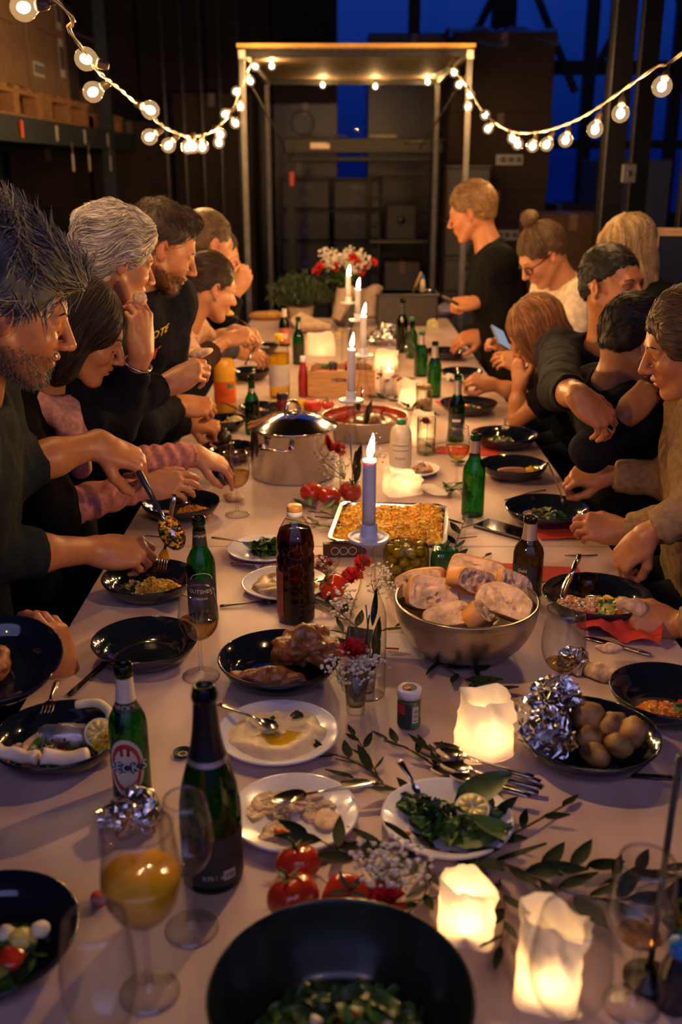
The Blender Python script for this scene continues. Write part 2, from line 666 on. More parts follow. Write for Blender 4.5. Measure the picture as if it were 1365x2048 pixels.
# ------------------------------------------------------------------ string lights
m_cable = M('cable', (.10, .07, .045), .4, var=.3)
m_sock = M('bulb_socket', (.09, .06, .04), .4)
m_globe = GL('bulb_glass', (1, .93, .8), (.95, .7, .4), gloss=.5)
m_fil = EM('filament', (1.0, .60, .24), BULB_W / (PI * 4 * PI * .0125 ** 2))
m_fil.cycles.emission_sampling = 'AUTO'
ge = m_globe.node_tree
_e = ge.nodes.new('ShaderNodeEmission'); _e.inputs[0].default_value = (1, .62, .28, 1); _e.inputs[1].default_value = .22
_a = ge.nodes.new('ShaderNodeAddShader')
_o = [n for n in ge.nodes if n.type == 'OUTPUT_MATERIAL'][0]
_s = _o.inputs[0].links[0].from_socket
ge.links.new(_s, _a.inputs[0]); ge.links.new(_e.outputs[0], _a.inputs[1]); ge.links.new(_a.outputs[0], _o.inputs[0])
m_globe.cycles.emission_sampling = 'NONE'

def smooth_path(pts, per=5):
    pts = [Vector(p) for p in pts]
    out = []
    for i in range(len(pts) - 1):
        p0, p1, p2, p3 = pts[max(i - 1, 0)], pts[i], pts[i + 1], pts[min(i + 2, len(pts) - 1)]
        for k in range(per):
            u = k / per
            out.append(.5 * ((2 * p1) + (p2 - p0) * u + (2 * p0 - 5 * p1 + 4 * p2 - p3) * u * u + (3 * p1 - p0 - 3 * p2 + p3) * u ** 3))
    out.append(pts[-1])
    return out

BR = .0275
_bm = {}
def bulb(center, hang, label, group):
    ax = (hang - center)
    ln = max(ax.length, .055)
    ax = ax.normalized()
    if not _bm:
        _bm['globe'] = MB().lathe([(.010, .031), (.014, .026), (.022, .017), (.0265, .007), (BR, 0), (.026, -.009), (.021, -.018), (.012, -.0248), (.005, -.027), (0, -.0275)], 20).build('globe', m_globe)
        _bm['socket'] = MB().lathe([(0, .056), (.007, .056), (.0105, .050), (.0115, .034), (.0105, .027), (0, .027)], 12).build('socket', m_sock)
        _bm['filament'] = MB().ell((0, 0, .0), (.0115, .0115, .0145), 10, 7).build('filament', m_fil)
        for o in _bm.values():
            C.objects.unlink(o)
    t = thing('light_bulb', label, 'light bulb', center, 0, group)
    t.rotation_mode = 'QUATERNION'
    t.rotation_quaternion = ax.to_track_quat('Z', 'Y')
    for k in ('socket', 'globe', 'filament'):
        o = _bm[k].copy(); C.objects.link(o); o.parent = t
    if ln > .07:
        MB().tube([(0, 0, .055), (0, 0, ln - .008)], .0022, 5).build('lead', m_cable, t)
    return t

KD = .92
left_cable = [(-.95, -1.2, 2.75), (-.85, .2, 2.35), D(60, -45, 2.05 * KD), D(140, 62, 2.35 * KD), D(178, 120, 2.6 * KD), D(207, 152, 2.8 * KD), D(236, 175, 3.0 * KD), D(268, 203, 3.2 * KD), D(300, 226, 3.45 * KD),
              D(318, 246, 3.6 * KD), D(345, 262, 3.9 * KD), D(372, 272, 4.2 * KD), D(395, 271, 4.5 * KD), D(420, 265, 4.8 * KD), D(442, 248, 5.2 * KD), D(462, 225, 5.6 * KD), D(480, 185, 6.1 * KD), D(496, 140, 6.5 * KD), PY(508, 116, FY0)]
right_cable = [(.95, -1.2, 2.75), (.98, .6, 2.5), D(1420, 60, 2.7 * KD), D(1310, 136, 3.0 * KD), D(1237, 187, 3.4 * KD), D(1180, 226, 3.8 * KD), D(1135, 248, 4.2 * KD), D(1090, 262, 4.6 * KD), D(1050, 266, 5.0 * KD), D(1020, 262, 5.4 * KD),
               D(990, 245, 5.7 * KD), D(965, 222, 6.0 * KD), D(945, 190, 6.3 * KD), D(925, 160, 6.5 * KD), D(905, 138, 6.6 * KD), PY(912, 116, FY0)]
back_cable = [PY(508, 116, FY0), PY(545, 122, 7.4), PY(596, 150, 8.7), PY(646, 158, 8.85), PY(700, 160, 8.85), PY(751, 160, 8.85), PY(805, 158, 8.85), PY(856, 153, 8.8), PY(890, 140, 7.6), PY(905, 120, 6.9)]
cables = []
for nm, pts, lab in (('left', left_cable, 'twisted light cable sagging over the left side of the table'), ('right', right_cable, 'twisted light cable sagging over the right side of the table'),
                     ('back', back_cable, 'light cable strung beneath the wooden canopy roof')):
    sp = smooth_path(pts, 6)
    a = MB()
    for ph in (0, PI):
        q = []
        for i, p in enumerate(sp):
            u = (sp[min(i + 1, len(sp) - 1)] - sp[max(i - 1, 0)]).normalized()
            s_ = u.cross(Vector((0, 0, 1))).normalized()
            w_ = s_.cross(u)
            an = i * 1.1 + ph
            q.append(p + (s_ * math.cos(an) + w_ * math.sin(an)) * .0028)
        a.tube(q, .0032, 5)
    tag(a.build('light_cable', m_cable), lab, 'cable')
    cables.append(sp)

left_b = [(47, 15, 54), (172, 118, 46), (186, 184, 41), (301, 220, 37), (299, 274, 32), (337, 291, 29.5), (376, 294, 27.5), (387, 293, 27), (405, 294, 26), (441, 268, 24), (438, 285, 23.5), (451, 228, 21), (471, 246, 21.5), (481, 213, 19.5), (473, 183, 19.5), (501, 162, 18.5), (511, 133, 18.2)]
right_b = [(1325, 173, 41), (1242, 227, 36), (1191, 259, 33), (1132, 280, 29), (1094, 289, 27), (1066, 292, 25), (1036, 288, 23), (1026, 277, 22), (977, 257, 21), (971, 230, 20), (937, 213, 18.8), (941, 190, 18.6), (919, 169, 18.4), (909, 145, 18.2)]
lab_l = ['largest glowing bulb, cut off by the top edge at upper left', 'glowing clear bulb beside the printed carton labels, upper of a pair', 'glowing clear bulb hanging below the bulb beside the carton labels',
         'glowing bulb lying against the steepest run of the left cable', 'glowing bulb hanging just under the one on the steep left cable', 'lone glowing bulb next along at the foot of the left sag']
def bulb_labels(n, side):
    return ['glowing clear bulb on the %s cable, number %s counting from the camera' % (side, w) for w in
            ('one', 'two', 'three', 'four', 'five', 'six', 'seven', 'eight', 'nine', 'ten', 'eleven', 'twelve', 'thirteen', 'fourteen', 'fifteen', 'sixteen', 'seventeen')[:n]]
def hang_all(bl, sp, labels, group):
    for (px, py, dia), lab in zip(bl, labels):
        d = min(110.0 / dia, 6.1)
        c = D(px, py, d)
        near = min(sp, key=lambda q: (q - c).length - (.02 if q.z > c.z else 0))
        bulb(c, near, lab, group)
hang_all(left_b, cables[0], lab_l + bulb_labels(17, 'left')[6:], 'bulbs on the left cable')
hang_all(right_b, cables[1], bulb_labels(14, 'right'), 'bulbs on the right cable')
for (px, py, Y), lab in zip(((544, 132, 7.4), (646, 170, 8.8), (751, 173, 8.8), (856, 164, 8.75)),
                            ('glowing bulb under the canopy near its front left post', 'leftmost of three bulbs under the canopy rear edge', 'middle of three bulbs under the canopy rear edge', 'rightmost of three bulbs under the canopy rear edge')):
    c = PY(px, py, Y)
    near = min(cables[2], key=lambda q: (q - c).length)
    bulb(c, near, lab, 'bulbs under the canopy')
for k, p in enumerate([(-.93, -.9, 2.62), (.95, -.9, 2.62), (.97, -.2, 2.5)]):  # unseen bulbs added on the overhead cables to light the foreground
    c = Vector(p)
    near = min(cables[0] + cables[1], key=lambda q: (q - c).length)
    bulb(Vector((near.x, near.y, near.z - .075)), near, 'glowing bulb on the cable above the viewer, %s' % ('on the left side', 'rearmost on the right side', 'second from the rear on the right side')[k], 'unseen bulbs added over the viewer')

# ------------------------------------------------------------------ left pallet rack with cartons
rx = -2.02
t = thing('pallet_rack', 'dark blue pallet rack along the left with a beam at head height', 'rack', (rx, 6.6, 0))
for y in (4.6, 9.25):
    for dx in (0, -1.0):
        MB().box((dx, y - 6.6, 2.1), (.10, .09, 4.2)).build('upright', m_teal, t, False)
    for k in range(5):
        MB().tube([(0, y - 6.6, .3 + .8 * k), (-1.0, y - 6.6, .7 + .8 * k)], .015, 5).build('brace', m_galv, t, False)
for z in (1.94,):
    for dx in (.02, -1.02):
        MB().box((dx, .85, z), (.05, 5.6, .15)).build('beam', m_teal, t, False)
for k in range(6):
    MB().box((.052, -1.6 + k * .8, 1.94), (.004, .05, .10)).build('location_label', m_white if k != 2 else M('orange_label', (.8, .12, .02), .5), t, False)
def pallet(loc, label, rz=0, L=1.2, Wd=.8, group=None, bh=.078):
    t = thing('pallet', label, 'pallet', loc, rz, group)
    for i in range(5):
        MB().box((-L / 2 + .06 + i * (L - .12) / 4, 0, bh + .055), (.12, Wd, .022)).build('deck_board', m_pallet, t, False)
    for i in range(3):
        y = (-1, 0, 1)[i] * (Wd / 2 - .06)
        MB().box((0, y, bh + .033), (L, .10, .022)).build('stringer', m_pallet, t, False)
        MB().box((0, y, .011), (L, .10, .022)).build('bottom_board', m_pallet, t, False)
        for j in range(3):
            MB().box(((-1, 0, 1)[j] * (L / 2 - .07), y, .022 + bh / 2), (.12, .10, bh)).build('block', m_pallet, t, False)
    return t
def carton(loc, size, label, mat=None, rz=0, group=None, labels=()):
    t = thing('carton', label, 'box', loc, rz, group)
    w, d, h = size
    MB().box((0, 0, h / 2), size, bev=.006).build('body', mat or m_card, t, False)
    MB().box((0, 0, h + .0006), (.06, d, .001)).build('tape_strip', m_tape, t, False)
    MB().box((0, -d / 2 - .0006, h - .06), (.06, .001, .12)).build('tape_strip', m_tape, t, False)
    MB().box((w / 2 + .0006, 0, h * .5), (.001, d * .5, .006)).build('flap_seam', m_cardd, t, False)
    for (face, u, v, lw, lh, kind) in labels:
        b = MB()
        if face == 'x':
            b.box((w / 2 + .0015, u, v), (.002, lw, lh))
            k = MB()
            n = 9
            for i in range(n):
                k.box((w / 2 + .003, u - lw * .4 + lw * .8 * i / (n - 1), v), (.001, lw * (.03 + .03 * (i * 7 % 3)), lh * .6))
        else:
            b.box((u, -d / 2 - .0015, v), (lw, .002, lh))
            k = MB()
            n = 9
            for i in range(n):
                k.box((u - lw * .4 + lw * .8 * i / (n - 1), -d / 2 - .003, v), (lw * (.03 + .03 * (i * 7 % 3)), .001, lh * .6))
        p = b.build('paper_label', m_white, t, False)
        k.build('barcode', m_ink, p, False)
    return t
zb = 2.02
pallet((-2.45, 6.85, zb), 'wooden pallet on the left rack nearest the camera', PI / 2, bh=.12)
pallet((-2.45, 8.15, zb), 'wooden pallet on the left rack under the labelled carton', PI / 2, bh=.12)
pallet((-2.45, 9.72, zb), 'last wooden pallet on the left rack, just past its far upright', PI / 2, L=.75)
zp = zb + .188
carton((-2.42, 7.72, zp), (.72, 1.0, .80), 'large brown carton with white shipping labels on the left rack', labels=(('x', .33, .58, .12, .24, 0), ('x', .33, .27, .12, .26, 0), ('x', -.30, .14, .26, .09, 0)))
carton((-2.42, 6.70, zp), (.72, .92, .72), 'brown carton on the left rack at the left edge of the photo', m_card)
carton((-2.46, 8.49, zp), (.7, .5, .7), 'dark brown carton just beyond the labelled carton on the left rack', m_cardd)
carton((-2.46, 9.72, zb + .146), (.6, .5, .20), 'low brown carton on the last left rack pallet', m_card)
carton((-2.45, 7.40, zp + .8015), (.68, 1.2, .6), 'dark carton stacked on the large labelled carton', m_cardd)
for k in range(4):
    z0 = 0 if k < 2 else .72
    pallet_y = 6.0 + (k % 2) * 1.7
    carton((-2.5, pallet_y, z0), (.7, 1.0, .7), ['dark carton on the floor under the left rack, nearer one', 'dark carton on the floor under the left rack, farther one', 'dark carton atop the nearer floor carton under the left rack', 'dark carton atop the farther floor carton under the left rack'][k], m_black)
# hanging price tags below the beam
for k, (px, py) in enumerate(((110, 298), (147, 298), (202, 305))):
    p = PY(px, py, 6.2)
    tt = thing('hang_tag', ['white paper tag hanging below the left rack beam, nearest the camera', 'white paper tag hanging mid beam on the left rack', 'white paper tag hanging on the left rack beside its far upright'][k], 'tag', (rx + .06, (7.75, 8.25, 9.0)[k], 1.70), 0)
    MB().box((0, 0, .05), (.003, .05, .12)).build('card', m_white, tt, False)
    MB().tube([(0, 0, .11), (0, 0, .19)], .0015, 4).build('string', m_white, tt, False)

# wall stack beyond the rack: tall dark goods on the left back
for k in range(6):
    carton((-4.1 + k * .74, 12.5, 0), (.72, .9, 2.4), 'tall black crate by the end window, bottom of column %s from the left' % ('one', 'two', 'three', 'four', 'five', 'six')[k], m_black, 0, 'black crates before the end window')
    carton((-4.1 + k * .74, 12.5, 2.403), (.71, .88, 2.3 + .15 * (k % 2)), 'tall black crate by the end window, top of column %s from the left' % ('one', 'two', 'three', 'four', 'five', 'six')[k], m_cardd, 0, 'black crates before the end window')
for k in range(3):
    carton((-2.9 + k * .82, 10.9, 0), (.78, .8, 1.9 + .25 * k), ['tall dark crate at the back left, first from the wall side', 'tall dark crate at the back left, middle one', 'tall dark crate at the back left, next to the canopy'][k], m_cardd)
for k in range(5):
    x = -1.62 + k * .17
    MB_ = MB().tube([(x, 9.9, 0), (x, 9.9, 3.6 - .2 * (k % 2))], .018, 6)
    tag(MB_.build('steel_pipe', m_galv), 'thin grey steel pipe behind the left bulbs, %s from the left' % ('first', 'second', 'third', 'fourth', 'fifth')[k], 'pipe', 'steel pipes standing behind the left bulbs')

# ------------------------------------------------------------------ machine beam beyond the canopy
p0, p1 = PY(568, 292, 9.5), PY(885, 292, 9.5)
t = thing('machine_beam', 'dark horizontal machine beam with a white label and wheel behind the canopy', 'machine', ((p0.x + p1.x) / 2, 9.5, 0))
W = p1.x - p0.x
zc = p0.z
MB().box((0, 0, zc), (W, .2, .13), bev=.01).build('beam', M('machine_grey', (.022, .020, .019), .5, .4), t, False)
MB().box((0, 0, zc - .11), (W * .95, .14, .05), bev=.01).build('lower_rail', m_dark, t, False)
MB().box((-W * .27, -.105, zc), (W * .12, .004, .05)).build('label_plate', M('plate_pink', (.75, .6, .5), .5), t, False)
MB().tube([(W * .25, -.1, zc + .03), (W * .53, -.1, zc + .045)], .014, 8).build('rod', m_galv, t)
MB().tube([(-W * .4, -.08, zc + .085), (-W * .1, -.08, zc + .08)], .008, 6).build('rod', m_galv, t)
MB().box((W * .12, -.05, zc + .078), (W * .18, .06, .03), bev=.005).build('clamp', m_galv, t, False)
ring = [(-W * .38 + .10 * math.cos(a * PI / 14), -.02, zc + .19 + .10 * math.sin(a * PI / 14)) for a in range(29)]
MB().tube(ring, .008, 6).build('hand_wheel', m_dark, t)
for s in (-1, 1):
    MB().box((s * (W / 2 - .06), 0, (zc - .06) / 2), (.07, .12, zc - .06)).build('leg', m_dark, t, False)
for k in range(5):
    MB().ell((-W * .42 + k * W * .2, -.105, zc + .02), .009, 8, 5).build('bolt', m_galv, t)
MB().box((-W * .45, -.09, zc - .28), (.05, .03, .13), bev=.008).build('stop_button', M('red_plastic', (.5, .04, .02), .4), t, False)

# ------------------------------------------------------------------ roll cage and boxes in it
c0, c1 = PY(738, 348, 10.6), PY(866, 348, 10.6)
zt = c0.z
t = thing('roll_cage', 'wheeled cage with a rounded pale tube frame behind the flowers', 'cart', ((c0.x + c1.x) / 2, 10.6, 0))
W = c1.x - c0.x
m_cage = M('cage_tube', (.10, .095, .085), .4, .5)
def hoop(y, nm='side_frame', x0=-W / 2, x1=W / 2):
    pts = [(x0, y, .16)] + [(x0 + .06 - .06 * math.cos(a), y, zt - .06 + .06 * math.sin(a)) for a in (0, .5, 1.05, 1.57)] + [(x1 - .06 + .06 * math.sin(a), y, zt - .06 + .06 * math.cos(a)) for a in (0, .5, 1.05, 1.57)] + [(x1, y, .16)]
    MB().tube(pts, .011, 7).build(nm, m_cage, t)
hoop(-.3); hoop(.3)
MB().tube([(-W / 2 + .1, -.3, .16), (-W / 2 + .1, -.3, zt - .0)], .008, 6).build('bar', m_cage, t)
for k in range(9):
    z = .3 + k * (zt - .4) / 9
    MB().tube([(-W / 2, .3, z), (W / 2, .3, z)], .004, 5).build('bar', m_cage, t)
for z in (.17, .50, 1.02):
    MB().box((0, 0, z), (W, .6, .02)).build('shelf', m_cage, t, False)
for s in (-1, 1):
    for q in (-1, 1):
        MB().lathe([(0, -.02), (.05, -.02), (.06, 0), (.05, .02), (0, .02)], 12).warp(lambda p: Vector((p.z, p.x, p.y))).build('wheel', m_black, t, loc=(s * (W / 2 - .05), q * .25, .075))
bx = PY(803, 440, 10.42)
tt = thing('speaker_box', 'square grey panel box with a dark round hole on the roll cage shelf', 'box', (bx.x, 10.6, 1.03))
MB().box((0, 0, .17), (.30, .38, .34), bev=.01).build('body', m_panel, tt, False)
MB().lathe([(0, .002), (.04, .002), (.042, 0)], 20).warp(lambda p: Vector((p.x, -.19 - p.z, .19 + p.y))).build('round_hole', m_black, tt)
carton((bx.x + .02, 10.6, .512), (.36, .4, .3), 'pale grey box on the lower roll cage shelf', m_panel)

# dark stacked crates
m_crate = M('dark_crate', (.011, .013, .022), .45, var=.25)
def crate_unit(loc, size, label, mat, group):
    t = thing('plastic_crate', label, 'crate', loc, 0, group)
    w, d, h = size
    MB().box((0, 0, h / 2 - .012), (w * .95, d * .95, h - .03), bev=.01).build('body', mat, t, False)
    MB().box((0, 0, h - .015), (w, d, .028), bev=.006).build('rim', mat, t, False)
    for s in (-1, 1):
        MB().box((s * w * .28, -d * .475 - .006, h * .5), (.02, .014, h * .7)).build('rib', mat, t, False)
    MB().box((0, -d * .475 - .003, h * .68), (w * .25, .01, h * .12)).build('handle', m_black, t, False)
    MB().box((0, -d * .475 - .004, h * .3), (w * .12, .006, h * .14)).build('paper_label', M('blue_label', (.06, .10, .3), .5), t, False)
    return t
names = ['bottom', 'second', 'third', 'fourth', 'top']
for cidx in range(2):
    for k in range(5):
        crate_unit((-.38 + cidx * .56, 11.4, k * .325), (.54, .6, .322), 'dark storage crate behind the canopy, %s of the %s stack' % (names[k], ('left', 'right')[cidx]), m_crate, 'dark crates behind the canopy')
# pale crates right of the canopy post
for k in range(4):
    crate_unit((1.13, 9.55, k * .32), (.40, .5, .318), 'pale grey slotted crate right of the canopy, %s of its stack' % names[min(k, 3)], m_greyp, 'pale crates right of the canopy')
crate_unit((1.13, 9.55, 1.28), (.40, .5, .46), 'tall pale crate on top of the stack right of the canopy', m_greyp, 'pale crates right of the canopy')

# film wrapped stack with blue plastic at its top
w0, w1 = PY(895, 75, 10.4), PY(1098, 75, 10.4)
pallet(((w0.x + w1.x) / 2, 10.4, 0), 'wooden pallet under the film wrapped stack at the back', 0, L=w1.x - w0.x, Wd=.9)
zt2 = w0.z
hh = (zt2 - .146) / 4
for k in range(4):
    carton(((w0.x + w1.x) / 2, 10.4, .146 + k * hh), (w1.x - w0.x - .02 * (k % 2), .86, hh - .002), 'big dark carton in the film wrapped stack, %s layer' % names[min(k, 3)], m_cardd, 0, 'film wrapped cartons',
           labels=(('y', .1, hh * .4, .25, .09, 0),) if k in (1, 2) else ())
def film(u, v):
    x = lerp(w0.x - .02, w1.x + .02, u)
    y = 10.4 - .47 + v * .94
    n1 = vnoise([(u * 9, v * 5, 1.3)], 1)[0]; n2 = vnoise([(u * 26, v * 9, 4.2)], 1)[0]
    z = zt2 + .014 + .06 * (.5 + .5 * n1) + .02 * abs(n2)
    y -= .02 * n2 * (v < .2)
    if v < .2: z = zt2 + .03 - (.2 - v) * (.55 + .45 * n1 + .12 * n2)
    return (x, y, z)
tag(MB().grid(film, 40, 14).build('plastic_film', m_film), 'crumpled blue plastic film draped over the tall carton stack', 'plastic film')
# second tall stack further back, beside the window
carton((.8, 12.4, 0), (1.0, .9, 3.1), 'very tall dark crate standing before the end window', m_black)
carton((2.35, 11.6, 0), (.75, .8, 1.35), 'waist high carton by the end window', m_cardd, labels=(('y', .1, .9, .3, .2, 0),))
carton((3.2, 11.9, 0), (.8, .8, 1.8), 'pale wrapped block by the end window, right of the film wrapped stack', M('bluegrey_wrap', (.10, .11, .16), .5))
# ------------------------------------------------------------------ right rack
m_rackd = M('rack_dark', (.005, .005, .006), .75, spec=.1)
t = thing('pallet_rack', 'dark pallet rack standing behind the guests on the right', 'rack', (2.0, 6.4, 0))
for (px, Y) in ((1238, 5.6), (1290, 6.1), (1400, 5.6), (1225, 7.4)):
    q = PY(px, 200, Y)
    o = MB().box((q.x - 2.0, Y - 6.4, 2.4), (.10, .08, 4.8)).build('upright', m_rackd, t, False)
    MB().box((q.x - 2.0 - .052, Y - 6.4 - .036, 2.4), (.006, .006, 4.8)).build('edge_highlight', m_galv, t, False)  # pale strip stands in for the highlight along the upright's edge
q0 = PY(1238, 200, 5.6); q1 = PY(1400, 200, 5.6)
for z in (2.9, 4.2):
    MB().box(((q0.x + q1.x) / 2 - 2.0, -.8, z), (q1.x - q0.x, .06, .12)).build('beam', m_black, t, False)
q = PY(1258, 347, 5.55)
tt = thing('switch_box', 'small grey switch box fixed to the right rack upright', 'switch box', (q.x + .0, 5.545, q.z))
MB().box((0, 0, 0), (.075, .03, .095), bev=.006).build('housing', m_greyp, tt, False)
MB().box((0, -.018, 0), (.02, .008, .03), bev=.002).build('rocker', m_black, tt, False)
for k in range(4):
    carton((2.55, 5.3 + .8 * (k % 2), .9 * (k // 2)), (.9, .75, .88), ['dark carton at the bottom of the right rack, nearer', 'dark carton at the bottom of the right rack, farther', 'dark carton at head height in the right rack, nearer', 'dark carton at head height in the right rack, farther'][k], m_black)
cb = PY(1130, 455, 8.2)
carton((cb.x, 8.2, 0), (.62, .6, PY(1130, 425, 8.2).z), 'reddish brown carton standing behind the woman with the hair bun', M('red_card', (.06, .028, .014), .8, var=.15))
# blackboard
bb = D(1372, 560, 4.7)
t = thing('blackboard', 'wood framed blackboard cut off by the right edge of the photo', 'blackboard', (bb.x + .07, bb.y, 0), -.1)
zb0, zb1 = .62, D(1372, 462, 4.7).z
MB().box((0, 0, (zb0 + zb1) / 2), (.46, .02, zb1 - zb0 - .04)).build('board', m_black, t, False)
for s in (-1, 1):
    MB().box((s * .23, -.004, (zb1) / 2), (.035, .03, zb1)).build('side_rail', m_pine, t, False)
    MB().box((0, -.004, (zb0, zb1)[s > 0]), (.46, .03, .035)).build('cross_rail', m_pine, t, False)

# ================================================================== things on the table
m_glaze = M('blue_black_glaze', (.006, .009, .018), .09, var=.1, spec=.6, coat=.3)
m_china = M('white_china', (.72, .70, .74), .16, var=.03, coat=.3)
m_steel = M('cutlery_steel', (.62, .58, .54), .16, 1.0, var=.05)
m_dsteel = M('dark_cutlery', (.10, .095, .09), .28, .9, var=.1)
m_brush = M('brushed_steel', (.50, .45, .41), .30, 1.0, var=.10, scale=50, stretch=(.05, .05, 6))
m_mirror = M('polished_steel', (.66, .61, .56), .10, 1.0, var=.03)
m_clear = GL('clear_glass', (.97, .97, .95), (.50, .48, .42), gloss=1.0)
m_wglass = GL('wine_glass', (.98, .98, .98), (.66, .63, .60), gloss=1.7)
m_green = GL('green_glass', (.07, .38, .12), (.006, .04, .012), gloss=.9)
m_dgreen = GL('dark_green_glass', (.05, .17, .05), (.004, .02, .006), gloss=.9)
m_wine = GL('white_wine', (.88, .72, .38), (.5, .34, .10), gloss=.5)
m_bubbly = GL('sparkling_wine', (.85, .66, .36), (.45, .28, .09), gloss=.6)
m_water = GL('water', (.93, .93, .92), (.6, .6, .58), gloss=.5)
m_rice = M('saffron_rice', (.85, .46, .03), .55, var=.2, scale=60, bump=.3, sss=.1)
m_rice2 = M('saffron_rice_orange', (.80, .26, .02), .55, var=.2, scale=60)
m_rice3 = M('saffron_rice_pale', (.90, .60, .10), .55, var=.2, scale=60)
m_leafd = M('salad_leaf_dark', (.018, .055, .012), .45, var=.35, scale=40)
m_leafm = M('salad_leaf', (.05, .12, .02), .42, var=.3, scale=40)
m_leafl = M('lettuce_pale', (.30, .34, .07), .45, var=.3, scale=40)
m_euc = M('eucalyptus_leaf', (.008, .018, .008), .65, var=.3, scale=30, spec=.12)
m_twig = M('red_twig', (.10, .03, .022), .6, var=.2)
m_tom = M('tomato_skin', (.52, .035, .012), .16, var=.15, scale=9, coat=.4)
m_calyx = M('tomato_calyx', (.03, .07, .015), .6)
m_hummus = M('hummus', (.74, .56, .32), .42, var=.12, scale=30, bump=.9, bscale=60)
m_dipb = M('brown_dip', (.48, .31, .19), .42, var=.35, scale=50, bump=.6, bscale=60)
m_oil = GL('olive_oil', (.88, .76, .20), (.6, .48, .05), gloss=.7)
m_chick = M('roast_chicken', (.34, .115, .03), .36, var=.5, scale=40, bump=1.0, bscale=90, coat=.35)
m_foil = M('aluminium_foil', (.66, .64, .66), .2, 1.0, var=.08)
m_crumb = M('bread_crumb', (.60, .40, .24), .9, var=.35, scale=45, bump=1.0, bscale=90)
m_crust = M('bread_crust', (.46, .20, .055), .65, var=.35, scale=18, bump=.3)
m_wax = M('candle_wax', (.80, .76, .72), .45, var=.02, sss=.3)
m_ceram = M('holder_ceramic', (.72, .70, .74), .35, var=.03)
m_flame = EM('flame', (1.0, .55, .20), CANDLE_W / (PI * 6.0e-4))
m_flame.cycles.emission_sampling = 'AUTO'
m_fblue = EM('flame_base', (.15, .25, 1.0), 1.5)
m_tflame = EM('tealight_flame', (1.0, .55, .20), LANTERN_W / (PI * 3.0e-4))
m_tflame.cycles.emission_sampling = 'AUTO'
m_lantern = PAPER('lantern_paper', (.86, .80, .72), .45)
m_red = M('red_napkin', (.50, .035, .02), .85, var=.12, scale=50, bump=.1)
m_wnap = PAPER('white_napkin', (.82, .76, .70), .3)
m_gyp = M('gypsophila_white', (.72, .66, .55), .7, var=.08)
m_stem = M('green_stem', (.06, .10, .03), .6)
m_carn = M('carnation_red', (.55, .02, .015), .6, var=.25, scale=50)
m_potato = M('potato_skin', (.07, .028, .010), .6, col2=(.40, .21, .06), scale=22, bump=.4)
m_lemon = M('lemon_rind', (.75, .50, .03), .4, var=.1, scale=60, bump=.1)
m_lflesh = M('lemon_flesh', (.70, .55, .12), .3, var=.15, scale=60, sss=.2)
m_lpith = M('lemon_pith', (.75, .66, .42), .6)
m_carrot = M('carrot', (.70, .17, .015), .45, var=.15)
m_silverf = M('bottle_foil', (.55, .46, .42), .35, .7, var=.1)
m_cream = M('label_cream', (.66, .55, .42), .6, var=.03)
m_labeld = M('label_dark', (.02, .025, .022), .5, var=.03)
m_labelr = M('label_red', (.45, .03, .03), .5)

def put(name, label, cat, p, rz=0.0, group=None):
    return thing(name, label, cat, (p.x, p.y, TABLE_Z), rz, group)

# ------------------------------------------------------------------ plates
def deep_plate(px, py, w, label, group='dark deep plates'):
    p = T(px, py, .045)
    r = S(p, w) / 2
    t = put('deep_plate', label, 'plate', p, 0, group)
    MB().lathe([(0, .0), (.58 * r, 0), (.62 * r, .003), (.86 * r, .018), (r, .044), (r - .0012, .0462), (r - .004, .0458), (.83 * r, .0215), (.66 * r, .0075), (.5 * r, .006), (0, .006)], 56).build('dish', m_glaze, t)
    t['r'] = r
    return t

def flat_plate(px, py, w, label, group='white plates'):
    p = T(px, py, .018)
    r = S(p, w) / 2
    t = put('dinner_plate', label, 'plate', p, 0, group)
    MB().lathe([(0, 0), (.62 * r, 0), (.66 * r, .003), (.98 * r, .016), (r, .0185), (.985 * r, .0205), (.95 * r, .020), (.70 * r, .0085), (.6 * r, .0065), (0, .0065)], 56).build('dish', m_china, t)
    t['r'] = r
    return t

def rnd_rot(rr):
    return Matrix.Rotation(rr.uniform(0, 2 * PI), 3, 'Z') @ Matrix.Rotation(rr.uniform(-1, 1), 3, 'X') @ Matrix.Rotation(rr.uniform(-1, 1), 3, 'Y')

OCT_F = [(0, 2, 4), (2, 1, 4), (1, 3, 4), (3, 0, 4), (2, 0, 5), (1, 2, 5), (3, 1, 5), (0, 3, 5)]
def grain(mb, c, l, w, rot, m):
    v = [rot @ Vector(q) for q in ((l, 0, 0), (-l, 0, 0), (0, w, 0), (0, -w, 0), (0, 0, w), (0, 0, -w))]
    c = Vector(c)
    mb.add([q + c for q in v], OCT_F, m)

